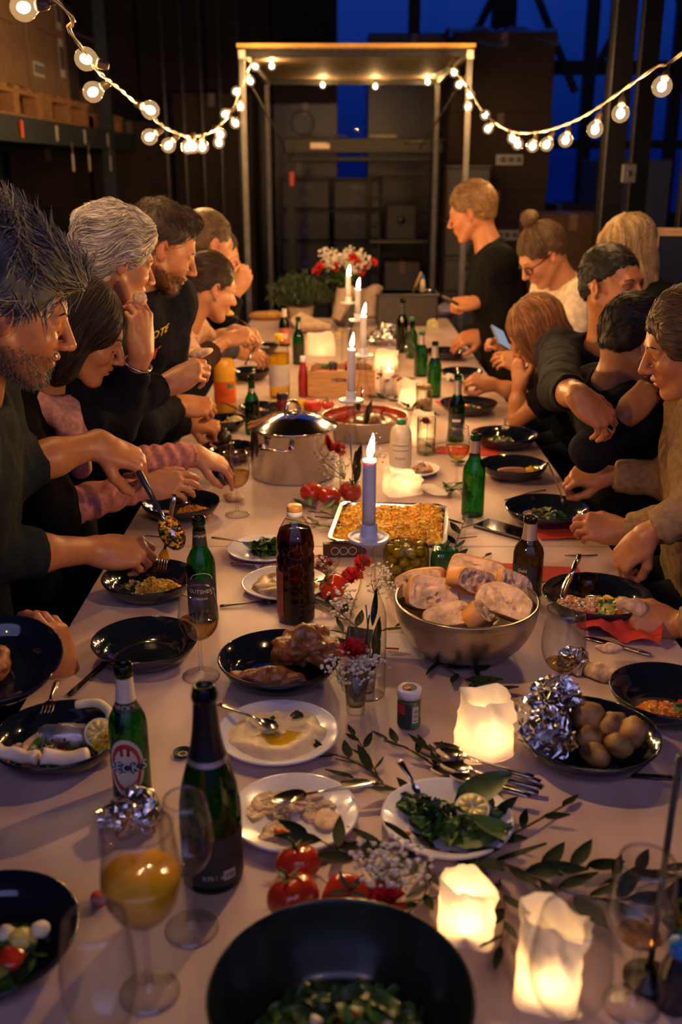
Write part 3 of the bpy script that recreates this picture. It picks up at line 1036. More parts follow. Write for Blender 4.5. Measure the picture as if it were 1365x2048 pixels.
def mound(parent, name, c, rx, ry, h, n, size, mats, seed=1, rot=0.0, hollow=0.0):
    """a heap of grains over a lumpy core"""
    rr = random.Random(seed)
    b = MB()
    def hh(x, y):
        q = (x / rx) ** 2 + (y / ry) ** 2
        return h * max(0, 1 - q) ** .7
    def g(u, v):
        a, q = u * 2 * PI, 1 - v
        x, y = rx * q * math.cos(a), ry * q * math.sin(a)
        return (x, y, hh(x, y) * .92)
    b.grid(g, 28, 8, 0, wrap=True)
    b.jitter(size * 1.6, 1 / (size * 4), seed)
    for k in range(n):
        a, q = rr.uniform(0, 2 * PI), math.sqrt(rr.random())
        x, y = rx * q * math.cos(a) * 1.02, ry * q * math.sin(a) * 1.02
        l = size * rr.uniform(.7, 1.5)
        grain(b, (x, y, hh(x, y) + rr.uniform(-.2, 1.1) * size + vnoise([(x, y, seed)], 1 / (size * 5))[0] * size * 2.2), l, l * rr.uniform(.45, .9), rnd_rot(rr), rr.choices(range(len(mats)), [4] + [1] * (len(mats) - 1))[0])
    cr, sr = math.cos(rot), math.sin(rot)
    b.warp(lambda p: Vector((c[0] + p.x * cr - p.y * sr, c[1] + p.x * sr + p.y * cr, c[2] + max(p.z, .0005))))
    return tag(b.build(name, mats, parent, False), kind='stuff')

def leaf_sheet(mb, c, l, w, rot, rr, m, curl=.3):
    sd = rr.randint(0, 999)
    def f(u, v):
        x = (u - .5) * l
        y = (v - .5) * w * (math.sin(PI * (.08 + .88 * u)) ** .6)
        z = curl * ((y * 2 / w) ** 2) * w + .10 * l * math.sin(u * 4 + sd) + .12 * w * math.sin(v * 9 + u * 7 + sd)
        return Vector(c) + rot @ Vector((x, y, z))
    mb.grid(f, 5, 4, m)

def leaf_heap(parent, name, c, r, h, n, size, mats, seed=1, sq=1.0):
    rr = random.Random(seed)
    b = MB()
    def g(u, v):
        a, q = u * 2 * PI, (1 - v) * .8
        return (r * q * math.cos(a), r * q * math.sin(a) * sq, h * .55 * (1 - q * q))
    b.grid(g, 16, 5, 0, wrap=True)
    for k in range(n):
        a, q = rr.uniform(0, 2 * PI), math.sqrt(rr.random()) * .92
        l = size * rr.uniform(.6, 1.4)
        leaf_sheet(b, (r * q * math.cos(a), r * q * math.sin(a) * sq, h * (1 - q * q) * rr.uniform(.5, 1) + .004), l, l * rr.uniform(.45, .8), Matrix.Rotation(rr.uniform(0, 6.3), 3, 'Z') @ Matrix.Rotation(rr.uniform(-.7, .7), 3, 'X') @ Matrix.Rotation(rr.uniform(-.6, .6), 3, 'Y'), rr, rr.randrange(len(mats)))
    b.warp(lambda p: Vector((c[0] + p.x, c[1] + p.y, c[2] + max(p.z, .001))))
    return tag(b.build(name, mats, parent), kind='stuff')

def spread_dip(parent, name, c, r, h, mat, seed=1, ring=.5, wob=.18):
    """a smeared dip: raised wavy rim and swirled middle"""
    rs = np.random.RandomState(seed)
    b = MB()
    nu, nv = 64, 18
    def f(u, v):
        a = u * 2 * PI
        q = 1 - v
        e = 1 + wob * vnoise([(math.cos(a) * 1.7, math.sin(a) * 1.7, seed)], 1)[0] + .08 * vnoise([(math.cos(a) * 5, math.sin(a) * 5, seed)], 1)[0]
        x, y = r * e * q * math.cos(a), r * e * q * math.sin(a)
        z = h * (1 - q ** 8) * (ring + (1 - ring) * math.exp(-((q - .72) / .2) ** 2))
        z += h * .28 * vnoise([(x, y, seed * 3.1)], 40)[0] + h * .2 * math.sin(a * 2 + q * 14)* (1 - q ** 6) * .6
        return (c[0] + x, c[1] + y, c[2] + max(z, .0004) * (1 if q < .999 else 0))
    b.grid(f, nu, nv, 0, wrap=True)
    return b.build(name, mat, parent)

def blob(c, r, amp, scale, seed=1, nu=22, nv=14, rot=None, sharp=False):
    b = MB().ell((0, 0, 0), r, nu, nv, 0, rot)
    P = np.array(b.V)
    L = np.linalg.norm(P, axis=1, keepdims=True) + 1e-9
    n = fbm(P, scale, seed, 3)
    if sharp: n = 1 - 2 * np.abs(n)
    P = P + P / L * (amp * n)[:, None]
    b.V = [tuple(p + np.array(c)) for p in P]
    return b

# ------------------------------------------------------------------ cutlery
def orient(o, a, b, roll=0.0):
    """place o so that its +x runs from a to b"""
    x = (b - a).normalized()
    z = Vector((0, 0, 1))
    if abs(x.z) > .95: z = Vector((0, -1, .2))
    m = frame(x, z) @ rotm('X', roll)
    o.matrix_world = Matrix.Translation(a) @ m.to_4x4()

def cutlery(kind, a, b, label, mat=None, group=None, roll=0.0):
    """a is the handle end, b the working end"""
    mat = mat or m_steel
    L = (b - a).length
    k = L / .20
    m = MB()
    if kind == 'fork':
        m.tube([(0, 0, .001), (.02 * k, 0, .002), (.10 * k, 0, .004), (.13 * k, 0, .007 * k)], [.0055, .0062, .0036, .0032], 8, flat=.35)
        m.grid(lambda u, v: ((.128 + .03 * u) * k, (v - .5) * (.007 + .019 * min(1, u * 1.5)) , .007 * k - .004 * k * u), 5, 4)
        for j in range(4):
            y = (-1.5 + j) * .0062
            m.tube([(.156 * k, y, .0032 * k), (.175 * k, y, .0012 * k), (.20 * k, y * .92, .004 * k)], [.0019, .0017, .0009], 5)
    elif kind == 'spoon':
        m.tube([(0, 0, .002), (.02 * k, 0, .003), (.10 * k, 0, .006), (.142 * k, 0, .009 * k)], [.0062, .0066, .0036, .003], 8, flat=.35)
        def f(u, v):
            an = v * 2 * PI
            q = u
            x = .168 + .032 * q * math.cos(an)
            y = .021 * q * math.sin(an) * (1 - .12 * math.cos(an))
            return (x * k, y * k, (.001 + .0085 * q * q) * k)
        m.grid(lambda u, v: f(v, u), 24, 6, wrap=True)
    else:
        m.tube([(0, 0, .003), (.03 * k, 0, .003), (.09 * k, 0, .003)], [.0065, .007, .0055], 8, flat=.5)
        n = 8
        pts = [(.088 + .112 * i / n, -.006 - .003 * math.sin(PI * i / n)) for i in range(n)] + [(.20, .002)] + [(.088 + .112 * i / n, .006) for i in range(n, -1, -1)]
        m.prism([(x * k, y) for x, y in pts], .0022, .0036)
    o = m.build({'fork': 'fork', 'spoon': 'spoon', 'knife': 'table_knife'}[kind], mat)
    tag(o, label, kind, group)
    orient(o, a, b, roll)
    return o

# ------------------------------------------------------------------ bottles
P_BEER = [(0, .004), (.86, 0), (.97, .008), (1, .03), (1, .50), (.985, .55), (.90, .61), (.70, .665), (.53, .71), (.465, .76), (.42, .88), (.41, .925), (.47, .93), (.48, .955), (.47, .965), (.48, .985), (.44, 1.0), (.36, 1.0), (.35, .97)]
P_CHAMP = [(0, .03), (.5, .02), (.88, 0), (.98, .008), (1, .03), (1, .34), (.97, .42), (.88, .50), (.70, .60), (.54, .68), (.44, .76), (.38, .85), (.345, .925), (.40, .93), (.415, .955), (.385, .965), (.36, .99), (.33, 1.0), (.25, 1.0), (.24, .95)]
P_PET = [(0, .01), (.6, 0), (.92, .004), (1, .03), (1, .12), (.97, .14), (1, .16), (1, .22), (.97, .24), (1, .26), (1, .32), (.97, .34), (1, .36), (1, .42), (.97, .44), (1, .46), (1, .57), (.93, .595), (.98, .62), (1, .66), (.96, .73), (.82, .80), (.62, .86), (.42, .905), (.36, .92)]
P_OIL = [(0, .01), (.6, 0), (.93, .004), (1, .03), (1, .62), (1, .68), (.94, .76), (.78, .83), (.52, .88), (.36, .905)]
P_JUICE = [(0, .01), (.6, 0), (.93, .004), (1, .03), (.98, .30), (1, .5), (1, .62), (.90, .70), (.68, .79), (.45, .865), (.36, .90)]
P_CAND = [(0, .008), (.7, 0), (.95, .006), (1, .03), (1, .50), (.97, .54), (.82, .61), (.58, .68), (.44, .74), (.38, .83), (.36, .96), (.42, .965), (.42, 1.0)]
P_SAUCE = [(0, .01), (.8, 0), (1, .02), (1, .50), (.85, .62), (.60, .78), (.5, .86), (.5, .88)]

def prof_r(prof, z):
    for (r0, z0), (r1, z1) in zip(prof[1:-1], prof[2:]):
        if z0 <= z <= z1 and z1 > z0:
            return r0 + (r1 - r0) * (z - z0) / (z1 - z0)
    return prof[-1][0]

def bottle(px, pyb, pyt, w, label, prof, mat, group=None, name='bottle', cat='bottle'):
    p = T(px, pyb)
    h, r = H(p, pyt), S(p, w) / 2
    t = put(name, label, cat, p, 0, group)
    MB().lathe([(q * r, z * h) for q, z in prof], 36).build('glass' if 'PET' not in name else 'body', mat, t)
    t['r'] = r; t['h'] = h
    return t, p, r, h

def band(t, prof, r, h, z0, z1, mat, name, ang=None, half=PI, off=.0006, n=24, steps=4, parent=None):
    """a wrap (label, foil) following the bottle between heights z0 and z1 (fractions)"""
    pr = []
    for i in range(steps + 1):
        z = z0 + (z1 - z0) * i / steps
        pr.append((prof_r(prof, z) * r + off, z * h))
    if half >= PI - .01:
        return MB().lathe(pr, 32).build(name, mat, parent or t)
    return MB().lathe(pr, n, a0=ang - half, a1=ang + half).build(name, mat, parent or t)

def liquid(t, prof, r, h, z1, mat, k=.95, name='liquid'):
    pr = [(0, .012 * h)] + [(q * r * k, max(z * h, .012 * h)) for q, z in prof[1:] if z < z1] + [(prof_r(prof, z1) * r * k, z1 * h), (0, z1 * h)]
    return MB().lathe(pr, 32).build(name, mat, t)

# beer bottle with the dark green lettering, left of centre
t, p, r, h = bottle(407, 1238, 1034, 58, 'open green beer bottle with dark lettered labels behind the sparkling wine glass', P_BEER, m_green)
fa = face_cam(p)
lb = band(t, P_BEER, r, h, .07, .46, m_labeld, 'label', fa, 1.1)
lt = wrap_text('GUTSHERR', .0125, r + .0012, .33 * h, fa)
wrap_text('PILSENER', .006, r + .0012, .26 * h, fa, lt)
lt.build('lettering', m_cream, lb, False)
arc = [((r + .0013) * math.cos(fa + .75 * math.cos(q)), (r + .0013) * math.sin(fa + .75 * math.cos(q)), h * (.44 + .07 * math.sin(q))) for q in [PI * i / 16 for i in range(17)]]
MB().tube([(x, y, z) for x, y, z in arc], .0006, 4).build('label_arc', m_cream, lb)
lb2 = band(t, P_BEER, r, h, .74, .88, m_labeld, 'neck_label')
wrap_text('GUTSHERR', .0075, prof_r(P_BEER, .84) * r + .0016, .835 * h, fa).build('lettering', m_cream, lb2, False)

# beer bottle with red and white oval label
t, p, r, h = bottle(266, 1583, 1328, 76, "green beer bottle with an oval red and white label beside the leftovers plate", P_BEER, m_green)
fa = face_cam(p) - .25
band(t, P_BEER, r, h, .735, .91, m_cream, 'neck_foil')
nb_ = band(t, P_BEER, r, h, .675, .735, m_labeld, 'neck_band')
wrap_text("BECK'S", .0115, prof_r(P_BEER, .705) * r + .0018, .705 * h, fa + .1).build('lettering', m_cream, nb_, False)
def oval(mb, a, b, r0, z0, m, hole=0.0, off=.001):
    n = 40
    V, Fs = [], []
    for i in range(n):
        q = 2 * PI * i / n
        for s in (hole, 1.0):
            x, z = a * s * math.cos(q), b * s * math.sin(q)
            an = fa + x / r0
            V.append(((r0 + off) * math.cos(an), (r0 + off) * math.sin(an), z0 + z))
    for i in range(n):
        j = (i + 1) % n
        Fs.append((2 * i, 2 * i + 1, 2 * j + 1, 2 * j))
    return mb.add(V, Fs, m)
ob = MB()
for s0, s1, m in ((0, .68, 0), (.68, .86, 1), (.86, 1.0, 0)):
    oval(ob, .028 * s1, .050 * s1, r, .275 * h, m, s0 / s1, .001)
lb = ob.build('label', [m_cream, m_labelr], t)
sb = MB().lathe([(r + .0016, .245 * h), (r + .0016, .315 * h)], 20, a0=fa - 1.05, a1=fa + 1.05).build('label_band', m_labeld, t)
wrap_text("BECK'S", .021, r + .0022, .279 * h, fa + .1).build('lettering', m_china, sb, False)
MB().box((0, 0, 0), (.014, .0008, .014)).warp(lambda v: Vector(((r + .0017) * math.cos(fa + v.x / r), (r + .0017) * math.sin(fa + v.x / r), .40 * h + v.z))).build('crest', m_labelr, lb, False)

# sparkling wine bottle
t, p, r, h = bottle(427, 1752, 1370, 122, 'tall dark green sparkling wine bottle with black neck foil, in the left foreground', P_CHAMP, m_dgreen)
fa = face_cam(p) + .1
band(t, P_CHAMP, r, h, .66, .925, M('black_foil', (.012, .010, .014), .35, .3), 'neck_foil', steps=8)
band(t, P_CHAMP, r, h, .635, .66, m_silverf, 'foil_band', off=.001)
lb = band(t, P_CHAMP, r, h, .05, .30, m_labeld, 'label', fa, 1.25, off=.0008)
k = MB()
for i in range(13):
    a = fa + .28 + .3 * i / 12
    if i in (4, 9): continue
    k.add([((r + .0018) * math.cos(a + d), (r + .0018) * math.sin(a + d), z * h) for d, z in ((-.006, .088), (.006 + .004 * (i % 3), .088), (.006 + .004 * (i % 3), .118), (-.006, .118))], [(0, 1, 2, 3)])
bc = MB().lathe([(r + .0012, .08 * h), (r + .0012, .126 * h)], 10, a0=fa + .24, a1=fa + .64).build('barcode_patch', m_cream, lb)
k.build('barcode', m_ink, bc, False)
wrap_text('0,75 l  e', .009, r + .0015, .1 * h, fa - .1).build('lettering', m_cream, lb, False)

# syrup bottle
t, p, r, h = bottle(593, 1238, 1010, 75, 'brown syrup bottle with a ribbed waist and ochre cap in the middle of the table', P_PET, GL('pet', (.95, .9, .85), (.55, .4, .3), gloss=1.0), name='syrup_bottle')
liquid(t, P_PET, r, h, .80, GL('syrup', (.14, .022, .012), (.03, .004, .003), gloss=.5), .97)
MB().lathe([(0, 1.0 * h), (.36 * r, 1.0 * h), (.40 * r, .99 * h), (.40 * r, .955 * h), (.38 * r, .95 * h)], 24).build('cap', M('ochre_cap', (.55, .30, .06), .45), t)
MB().lathe([(.38 * r, .95 * h), (.40 * r, .945 * h), (.42 * r, .92 * h), (.36 * r, .91 * h)], 24).build('cap_ring', m_china, t)
band(t, P_PET, r, h, .08, .47, M('label_brown', (.25, .05, .03), .5), 'label', face_cam(p) - 1.25, .55)

# right hand beer bottles
def cap_neck(t, r, h, mat=None, z0=.72, z1=.925):
    band(t, P_BEER, r, h, z0, z1, mat or m_silverf, 'neck_foil')
t, p, r, h = bottle(945, 1030, 868, 45, 'bright green beer bottle standing right of the rice tray', P_BEER, m_green)
cap_neck(t, r, h, None, .78, .925)
t, p, r, h = bottle(1053, 1186, 1033, 60, 'beer bottle with brown green glass and bronze neck foil beside the bread bowl', P_BEER, GL('brown_glass', (.20, .17, .03), (.02, .018, .004), gloss=.9))
cap_neck(t, r, h, None, .72, .925)
fa = face_cam(p) - .35
lb = band(t, P_BEER, r, h, .08, .42, m_labeld, 'label', fa, 1.0)
tx = wrap_text('Gold', .011, r + .0012, .36 * h, fa)
wrap_text('PREMIUM', .006, r + .0012, .29 * h, fa, tx)
tx.build('lettering', m_cream, lb, False)
t, p, r, h = bottle(912, 882, 750, 33, 'green beer bottle with silver neck in front of the long haired woman\'s plate', P_BEER, m_green)
cap_neck(t, r, h)
lb = band(t, P_BEER, r, h, .1, .44, m_labeld, 'label', face_cam(p), 1.1)
MB().lathe([(r + .001, .32 * h), (r + .001, .36 * h)], 8, a0=face_cam(p) - .5, a1=face_cam(p) + .5).build('label_stripe', m_china, lb)
t, p, r, h = bottle(868, 794, 683, 28, 'green beer bottle with silver neck behind the glass of bread', P_BEER, m_green)
cap_neck(t, r, h)
t, p, r, h = bottle(842, 752, 663, 27, 'green capped beer bottle with silver neck, second from the glass of bread', P_BEER, m_green)
cap_neck(t, r, h)
MB().lathe([(0, 1.01 * h), (.5 * r, 1.01 * h), (.54 * r, .985 * h), (.5 * r, .96 * h)], 16).build('cap', M('green_cap', (.02, .12, .06), .4), t)
t, p, r, h = bottle(815, 757, 655, 38, 'clear empty glass bottle beside the green capped beer bottle', P_CAND, m_clear)
t, p, r, h = bottle(804, 705, 598, 23, 'dark green bottle standing tallest beside the foil and dark tub', P_BEER, m_dgreen)
cap_neck(t, r, h, m_labeld)
t, p, r, h = bottle(824, 716, 635, 23, 'dark green bottle just right of the tallest one near the dark tub', P_BEER, m_green)
MB().lathe([(0, 1.01 * h), (.5 * r, 1.01 * h), (.54 * r, .985 * h), (.5 * r, .93 * h)], 16).build('cap', M('green_cap', (.02, .12, .06), .4), t)
# left hand beer bottles
t, p, r, h = bottle(506, 868, 752, 30, 'dark green beer bottle between the orange juice and the lidded pot', P_BEER, m_green)
band(t, P_BEER, r, h, .74, .80, m_silverf, 'neck_label')
t, p, r, h = bottle(598, 728, 634, 24, 'green beer bottle behind the oil bottle', P_BEER, m_green)
band(t, P_BEER, r, h, .1, .44, m_labeld, 'label', face_cam(p), 1.1)
band(t, P_BEER, r, h, .76, .9, m_silverf, 'neck_foil', face_cam(p) + .6, .6)
t, p, r, h = bottle(570, 692, 612, 22, 'brown beer bottle with red and white labels at the far left of the table', P_BEER, m_dgreen)
lb = band(t, P_BEER, r, h, .08, .46, M('label_orange', (.55, .14, .06), .5), 'label', face_cam(p), 1.2)
MB().lathe([(r + .001, .2 * h), (r + .001, .34 * h)], 8, a0=face_cam(p) - .6, a1=face_cam(p) + .6).build('label_panel', m_cream, lb)
band(t, P_BEER, r, h, .74, .94, m_cream, 'neck_foil')

# orange juice, oil, ketchup, herb dressing
t, p, r, h = bottle(452, 826, 680, 44, 'orange soft drink bottle with an orange cap before the man in the navy sweatshirt', P_JUICE, m_clear, name='juice_bottle')
liquid(t, P_JUICE, r, h, .745, M('orange_drink', (.95, .50, .03), .35, var=.05, sss=.2, spec=.3), .97)
MB().lathe([(0, 1.0 * h), (.38 * r, 1.0 * h), (.42 * r, .985 * h), (.42 * r, .90 * h), (.4 * r, .895 * h)], 20).build('cap', M('orange_cap', (.85, .28, .015), .4), t)
fa = face_cam(p)
lb = band(t, P_JUICE, r, h, .16, .46, M('orange_label', (.80, .20, .02), .5), 'label', fa, 1.3)
MB().lathe([(r + .0012, .37 * h), (r + .0012, .43 * h)], 8, a0=fa + .2, a1=fa + .9).build('badge', M('badge_green', (.08, .22, .10), .5), lb)
t, p, r, h = bottle(560, 795, 668, 41, 'cooking oil bottle with a yellow cap and white label', P_OIL, m_clear, name='oil_bottle')
liquid(t, P_OIL, r, h, .70, GL('cooking_oil', (.92, .74, .14), (.6, .42, .03), gloss=.4), .97)
MB().lathe([(0, 1.0 * h), (.38 * r, 1.0 * h), (.42 * r, .985 * h), (.42 * r, .91 * h), (.4 * r, .905 * h)], 20).build('cap', M('yellow_cap', (.80, .50, .02), .4), t)
band(t, P_OIL, r, h, .20, .54, m_white, 'label', face_cam(p), 1.45)
t, p, r, h = bottle(607, 793, 712, 20, 'slim red sauce bottle with a white cap beside the wooden crate', P_SAUCE, M('tomato_sauce', (.35, .02, .015), .2, coat=.5), name='sauce_bottle')
MB().lathe([(0, 1.0 * h), (.55 * r, 1.0 * h), (.58 * r, .9 * h), (.55 * r, .86 * h)], 16).build('cap', m_china, t)
t, p, r, h = bottle(801, 938, 838, 44, 'white herb dressing bottle with green cap and cream label', P_OIL, M('dressing', (.62, .52, .40), .3, var=.1, coat=.5), name='dressing_bottle')
MB().lathe([(0, 1.0 * h), (.36 * r, 1.0 * h), (.40 * r, .985 * h), (.40 * r, .89 * h), (.36 * r, .885 * h)], 20).build('cap', M('green_cap2', (.015, .16, .06), .4), t)
fa = face_cam(p)
lb = band(t, P_OIL, r, h, .06, .58, m_cream, 'label', fa, 1.35)
tx = wrap_text('Kräuter', .0115, r + .0014, .27 * h, fa)
tx.build('lettering', M('ink_green', (.02, .07, .05), .6), lb, False)
k = MB()
for z in (.42, .52):
    k.lathe([(r + .0012, (z - .006) * h), (r + .0012, (z + .006) * h)], 8, a0=fa - .8, a1=fa + .8)
k.build('label_rule', M('ink_green', (.02, .07, .05), .6), lb)
# bottle with blue cap and black straw at bottom right
t, p, r, h = bottle(1345, 2010, 1885, 70, 'dark bottle with a bright blue cap in the bottom right corner', P_SAUCE, M('dark_bottle', (.008, .008, .012), .15, coat=.3))
MB().lathe([(0, 1.03 * h), (.5 * r, 1.03 * h), (.62 * r, 1.0 * h), (.62 * r, .84 * h), (.55 * r, .83 * h)], 24).build('cap', M('blue_cap', (.01, .16, .45), .35), t)

# ------------------------------------------------------------------ wine glasses
def wine_glass(px, pyf, pyr, wb, label, fill=0.0, liq=None, rim=.80, wf=None, group='stemmed wine glasses', bowl_frac=.56, seg=40):
    p = T(px, pyf)
    h = H(p, pyr)
    q = p + Vector((0, 0, h * .72))
    R_ = S(q, wb) / 2
    rf = S(p, wf) / 2 if wf else R_ * .95
    t = put('wine_glass', label, 'glass', p, 0, group)
    b0 = h * (1 - bowl_frac)
    bh = h - b0
    pr = [(.004, 0), (.30 * R_, .02 * bh), (.62 * R_, .10 * bh), (.88 * R_, .24 * bh), (R_, .42 * bh), (.985 * R_, .58 * bh), (.92 * R_, .78 * bh), (rim * R_, bh)]
    sp = smooth_path([(a, 0, z) for a, z in pr], 3)
    prf = [(v.x, v.z) for v in sp]
    MB().lathe([(a, b0 + z) for a, z in prf] + [(prf[-1][0] - .0012, h), (prf[-1][0] - .0014, h - .002)], seg).lathe([(prf[-1][0] + .0011 * math.cos(a), h + .0011 * math.sin(a)) for a in [2 * PI * i / 6 for i in range(7)]], seg).build('bowl', m_wglass, t)
    MB().lathe([(rf, .0008), (rf, .0018), (rf * .5, .004), (.006, .009), (.0038, .03), (.0034, b0 * .7), (.0042, b0 - .004), (.007, b0 + .002)], seg).lathe([(rf + .0009 * math.cos(a), .0015 + .0009 * math.sin(a)) for a in [2 * PI * i / 6 for i in range(7)]], seg).build('stem', m_wglass, t)
    if fill:
        z1 = bh * fill
        pl = [(0, .002)] + [(a * .97, z + .001) for a, z in prf if z < z1]
        a1 = np.interp(z1, [z for a, z in prf], [a for a, z in prf]) * .97
        pl += [(a1, z1), (0, z1)]
        MB().lathe([(a, b0 + z) for a, z in pl], seg).build('drink', liq or m_wine, t)
    t['h'] = h
    return t
m_oj = M('orange_wine', (.85, .44, .015), .12, var=.1, sss=.2, coat=.6)
wine_glass(300, 1985, 1655, 160, 'large wine glass half full of cloudy orange drink in the left foreground', .52, m_oj, .86, 118)
wine_glass(384, 1858, 1597, 108, 'empty tall wine glass beside the sparkling wine bottle', .04, m_water, .76, 106)
wine_glass(226, 2230, 1843, 155, 'empty wine glass nearest the camera at bottom left', 0, None, .80, 130)
wine_glass(403, 1352, 1182, 82, 'glass of bubbly sparkling wine in front of the lettered green bottle', .40, m_bubbly, .78, 74)
wine_glass(475, 1030, 905, 56, 'white wine glass beside the lidded steel pot', .45, m_wine, .84, 48)
wine_glass(913, 972, 853, 49, 'white wine glass in front of the silver necked bottle on the right', .42, m_wine, .82, 44)
wine_glass(1116, 1440, 1218, 88, 'nearly empty wine glass behind the foil wrapped potato bowl', .16, m_wine, .86, 78)
wine_glass(1262, 2010, 1722, 136, 'wine glass with a little white wine at lower right', .12, m_wine, .80, 110)
wine_glass(1120, 2170, 1832, 165, 'empty wine glass standing in front of the bottom right paper lantern', 0, None, .80, 130)
# bubbles in the sparkling wine

# ------------------------------------------------------------------ candles in bottles
def leaf_shape(l, w):
    b = MB()
    def f(u, v):
        a = (v - .5) * 2
        return (u * l, a * w / 2 * math.sin(PI * u ** .8) ** .85, -.12 * w * (1 - a * a) + .08 * l * u * u)
    b.grid(f, 6, 2)
    return b
_leafm = {}
def leaf_obj(l, w, mat, parent, loc, rot, name='leaf'):
    key = (round(l / .006), round(w / .003), mat.name)
    if key not in _leafm:
        o = leaf_shape(l, w).build(name, mat)
        _leafm[key] = o.data
    else:
        o = bpy.data.objects.new(name, _leafm[key]); C.objects.link(o)
    o.parent = parent
    o.matrix_local = Matrix.Translation(loc) @ rot.to_4x4()
    return o

def candle_set(px, py, hz, top_py, wdisc, wbody, which):
    p = T(px, py, hz)
    rd = S(p, wdisc) / 2
    rb = rd * wbody
    base = Vector((p.x, p.y, TABLE_Z))
    t = put('candle_bottle', 'clear glass bottle holding %s' % which, 'bottle', base, 0, 'clear bottles used as candlesticks')
    hb = hz - .004
    MB().lathe([(q * rb, z * hb) for q, z in P_CAND], 36).build('glass', m_clear, t)
    rr = random.Random(int(px))
    for k in range(4):
        a = rr.uniform(0, 6.3)
        leaf_obj(.07, .022, m_euc, t, Vector((.35 * rb * math.cos(a), .35 * rb * math.sin(a), hb * (.18 + .09 * k))), frame((math.cos(a) * .25, math.sin(a) * .25, .9), (math.cos(a + 1.6), math.sin(a + 1.6), 0)))
    MB().tube([(0, 0, .01), (.005, .004, hb * .3), (-.004, 0, hb * .6)], .0015, 5).build('sprig_stem', m_stem, t)
    s = rd / .036
    ht = thing('candle_holder', 'white ceramic drip dish under %s' % which, 'candle holder', (p.x, p.y, TABLE_Z + hz), 0, 'white candle dishes')
    MB().lathe([(0, -.004), (.30 * rd, -.004), (.33 * rd, -.001), (.92 * rd, 0), (rd, .004), (.985 * rd, .0075), (.9 * rd, .0055), (.45 * rd, .006), (.41 * rd, .010), (.41 * rd, .030 * s), (.37 * rd, .031 * s), (.34 * rd, .024 * s), (0, .024 * s)], 36).build('dish', m_ceram, ht)
    z0 = TABLE_Z + hz + .025 * s
    h = H(Vector((p.x, p.y, z0)), top_py)
    c = thing('candle', '%s' % which, 'candle', (p.x, p.y, z0), 0, 'white dinner candles in bottles')
    rc = .325 * rd
    MB().lathe([(0, 0), (rc, 0), (rc * .99, h * .5), (rc * .97, h - .006), (rc * .9, h - .001), (rc * .6, h - .003), (0, h - .005)], 24).build('wax', m_wax, c)
    MB().tube([(0, 0, h - .006), (.0006, 0, h + .005), (.0015, 0, h + .010)], .0009, 5).build('wick', m_ink, c)
    fr = .0062
    f = MB().lathe([(0, 0), (fr * .6, .003), (fr, .011), (fr * .85, .019), (fr * .45, .031), (0, .042)], 12)
    f.warp(lambda v: Vector((v.x + .15 * v.z, v.y, v.z + h + .003))).build('flame', m_flame, c)
candle_set(738, 1080, .308, 918, 84, .92, 'nearest burning white candle, in the middle of the table')
candle_set(703, 803, .30, 697, 50, .95, 'second burning white candle, standing before the wooden crate')
candle_set(727, 713, .305, 632, 41, .95, 'third burning white candle, right behind the wooden crate')
candle_set(716, 642, .305, 577, 35, .9, 'fourth burning white candle, just before the farthest one')
candle_set(697, 607, .305, 550, 32, .9, 'farthest burning white candle, below the bouquet')

# ------------------------------------------------------------------ paper bag lanterns
def lantern(px, py, w, h_py, label, lean=(0, 0), taper=.85, rz=.2, top_cut=.0, depth=.8, amp=.0045):
    p = T(px, py)
    W = S(p, w)
    h = H(p, h_py)
    t = put('paper_lantern', label, 'lantern', p, rz, 'glowing paper bag lanterns')
    sd = int(px + py)
    def f(u, v):
        a = u * 2 * PI
        q = 4.5
        c, s = math.cos(a), math.sin(a)
        rr = (abs(c) ** q + abs(s) ** q) ** (-1 / q)
        k = lerp(1, taper, v)
        x, y = W / 2 * rr * c * k, W * depth / 2 * rr * s * k
        z = h * v * (1 - top_cut * (.5 + .5 * c)) * (1 + .05 * math.sin(a * 3 + sd))
        n = fbm(np.array([[c * 1.1, s * 1.1, v * 1.5 + sd]]), 1.2, sd, 3)[0]
        n2 = abs(fbm(np.array([[c * 1.3 + v, s * 1.3, v * 1.6 + sd]]), 1.3, sd + 9, 2)[0])
        g = amp * (1.3 * n - 1.6 * n2) * (.35 + .65 * v)
        return (x + g * c * 1.6 + lean[0] * z, y + g * s * 1.6 + lean[1] * z, z + .001)
    MB().grid(f, 48, 16, wrap=True).build('paper_bag', m_lantern, t)
    MB().lathe([(0, 0), (.016, 0), (.017, .017), (.0155, .0175), (.015, .014), (0, .014)], 16).build('tealight', m_steel, t, loc=(0, 0, .002))
    fl = MB().lathe([(0, 0), (.003, .002), (.0045, .010), (.0035, .022), (0, .036)], 10).build('flame', m_tflame, t, loc=(0, 0, .020))
    return t
lantern(968, 1500, 116, 1392, 'crumpled glowing paper lantern between the green spice jar and the potatoes', (.05, .10), .95, .25, .12)
lantern(932, 1868, 110, 1752, 'glowing paper lantern nearest the big salad bowl', (.02, .05), 1.0, -.15, .25, .8)
lantern(1092, 1995, 128, 1835, 'glowing paper lantern at the bottom right behind the empty wine glass', (.05, .06), .95, -.2, .1, .8)
lantern(642, 708, 56, 668, 'glowing square paper lantern behind the wooden crate', (0, 0), .95, .05, .0, .9, .004)
lantern(822, 812, 52, 758, 'glowing paper lantern next to the glass of bread', (.1, 0), .8, .1, .15, .8, .004)
lantern(772, 738, 44, 700, 'glowing paper lantern behind the lit jar candle', (.1, .0), .95, .2, .1, .8, .006)
lantern(845, 885, 50, 826, 'round glowing lantern behind the flower tumbler', (0, 0), .8, .2, .0, 1.0, .002)
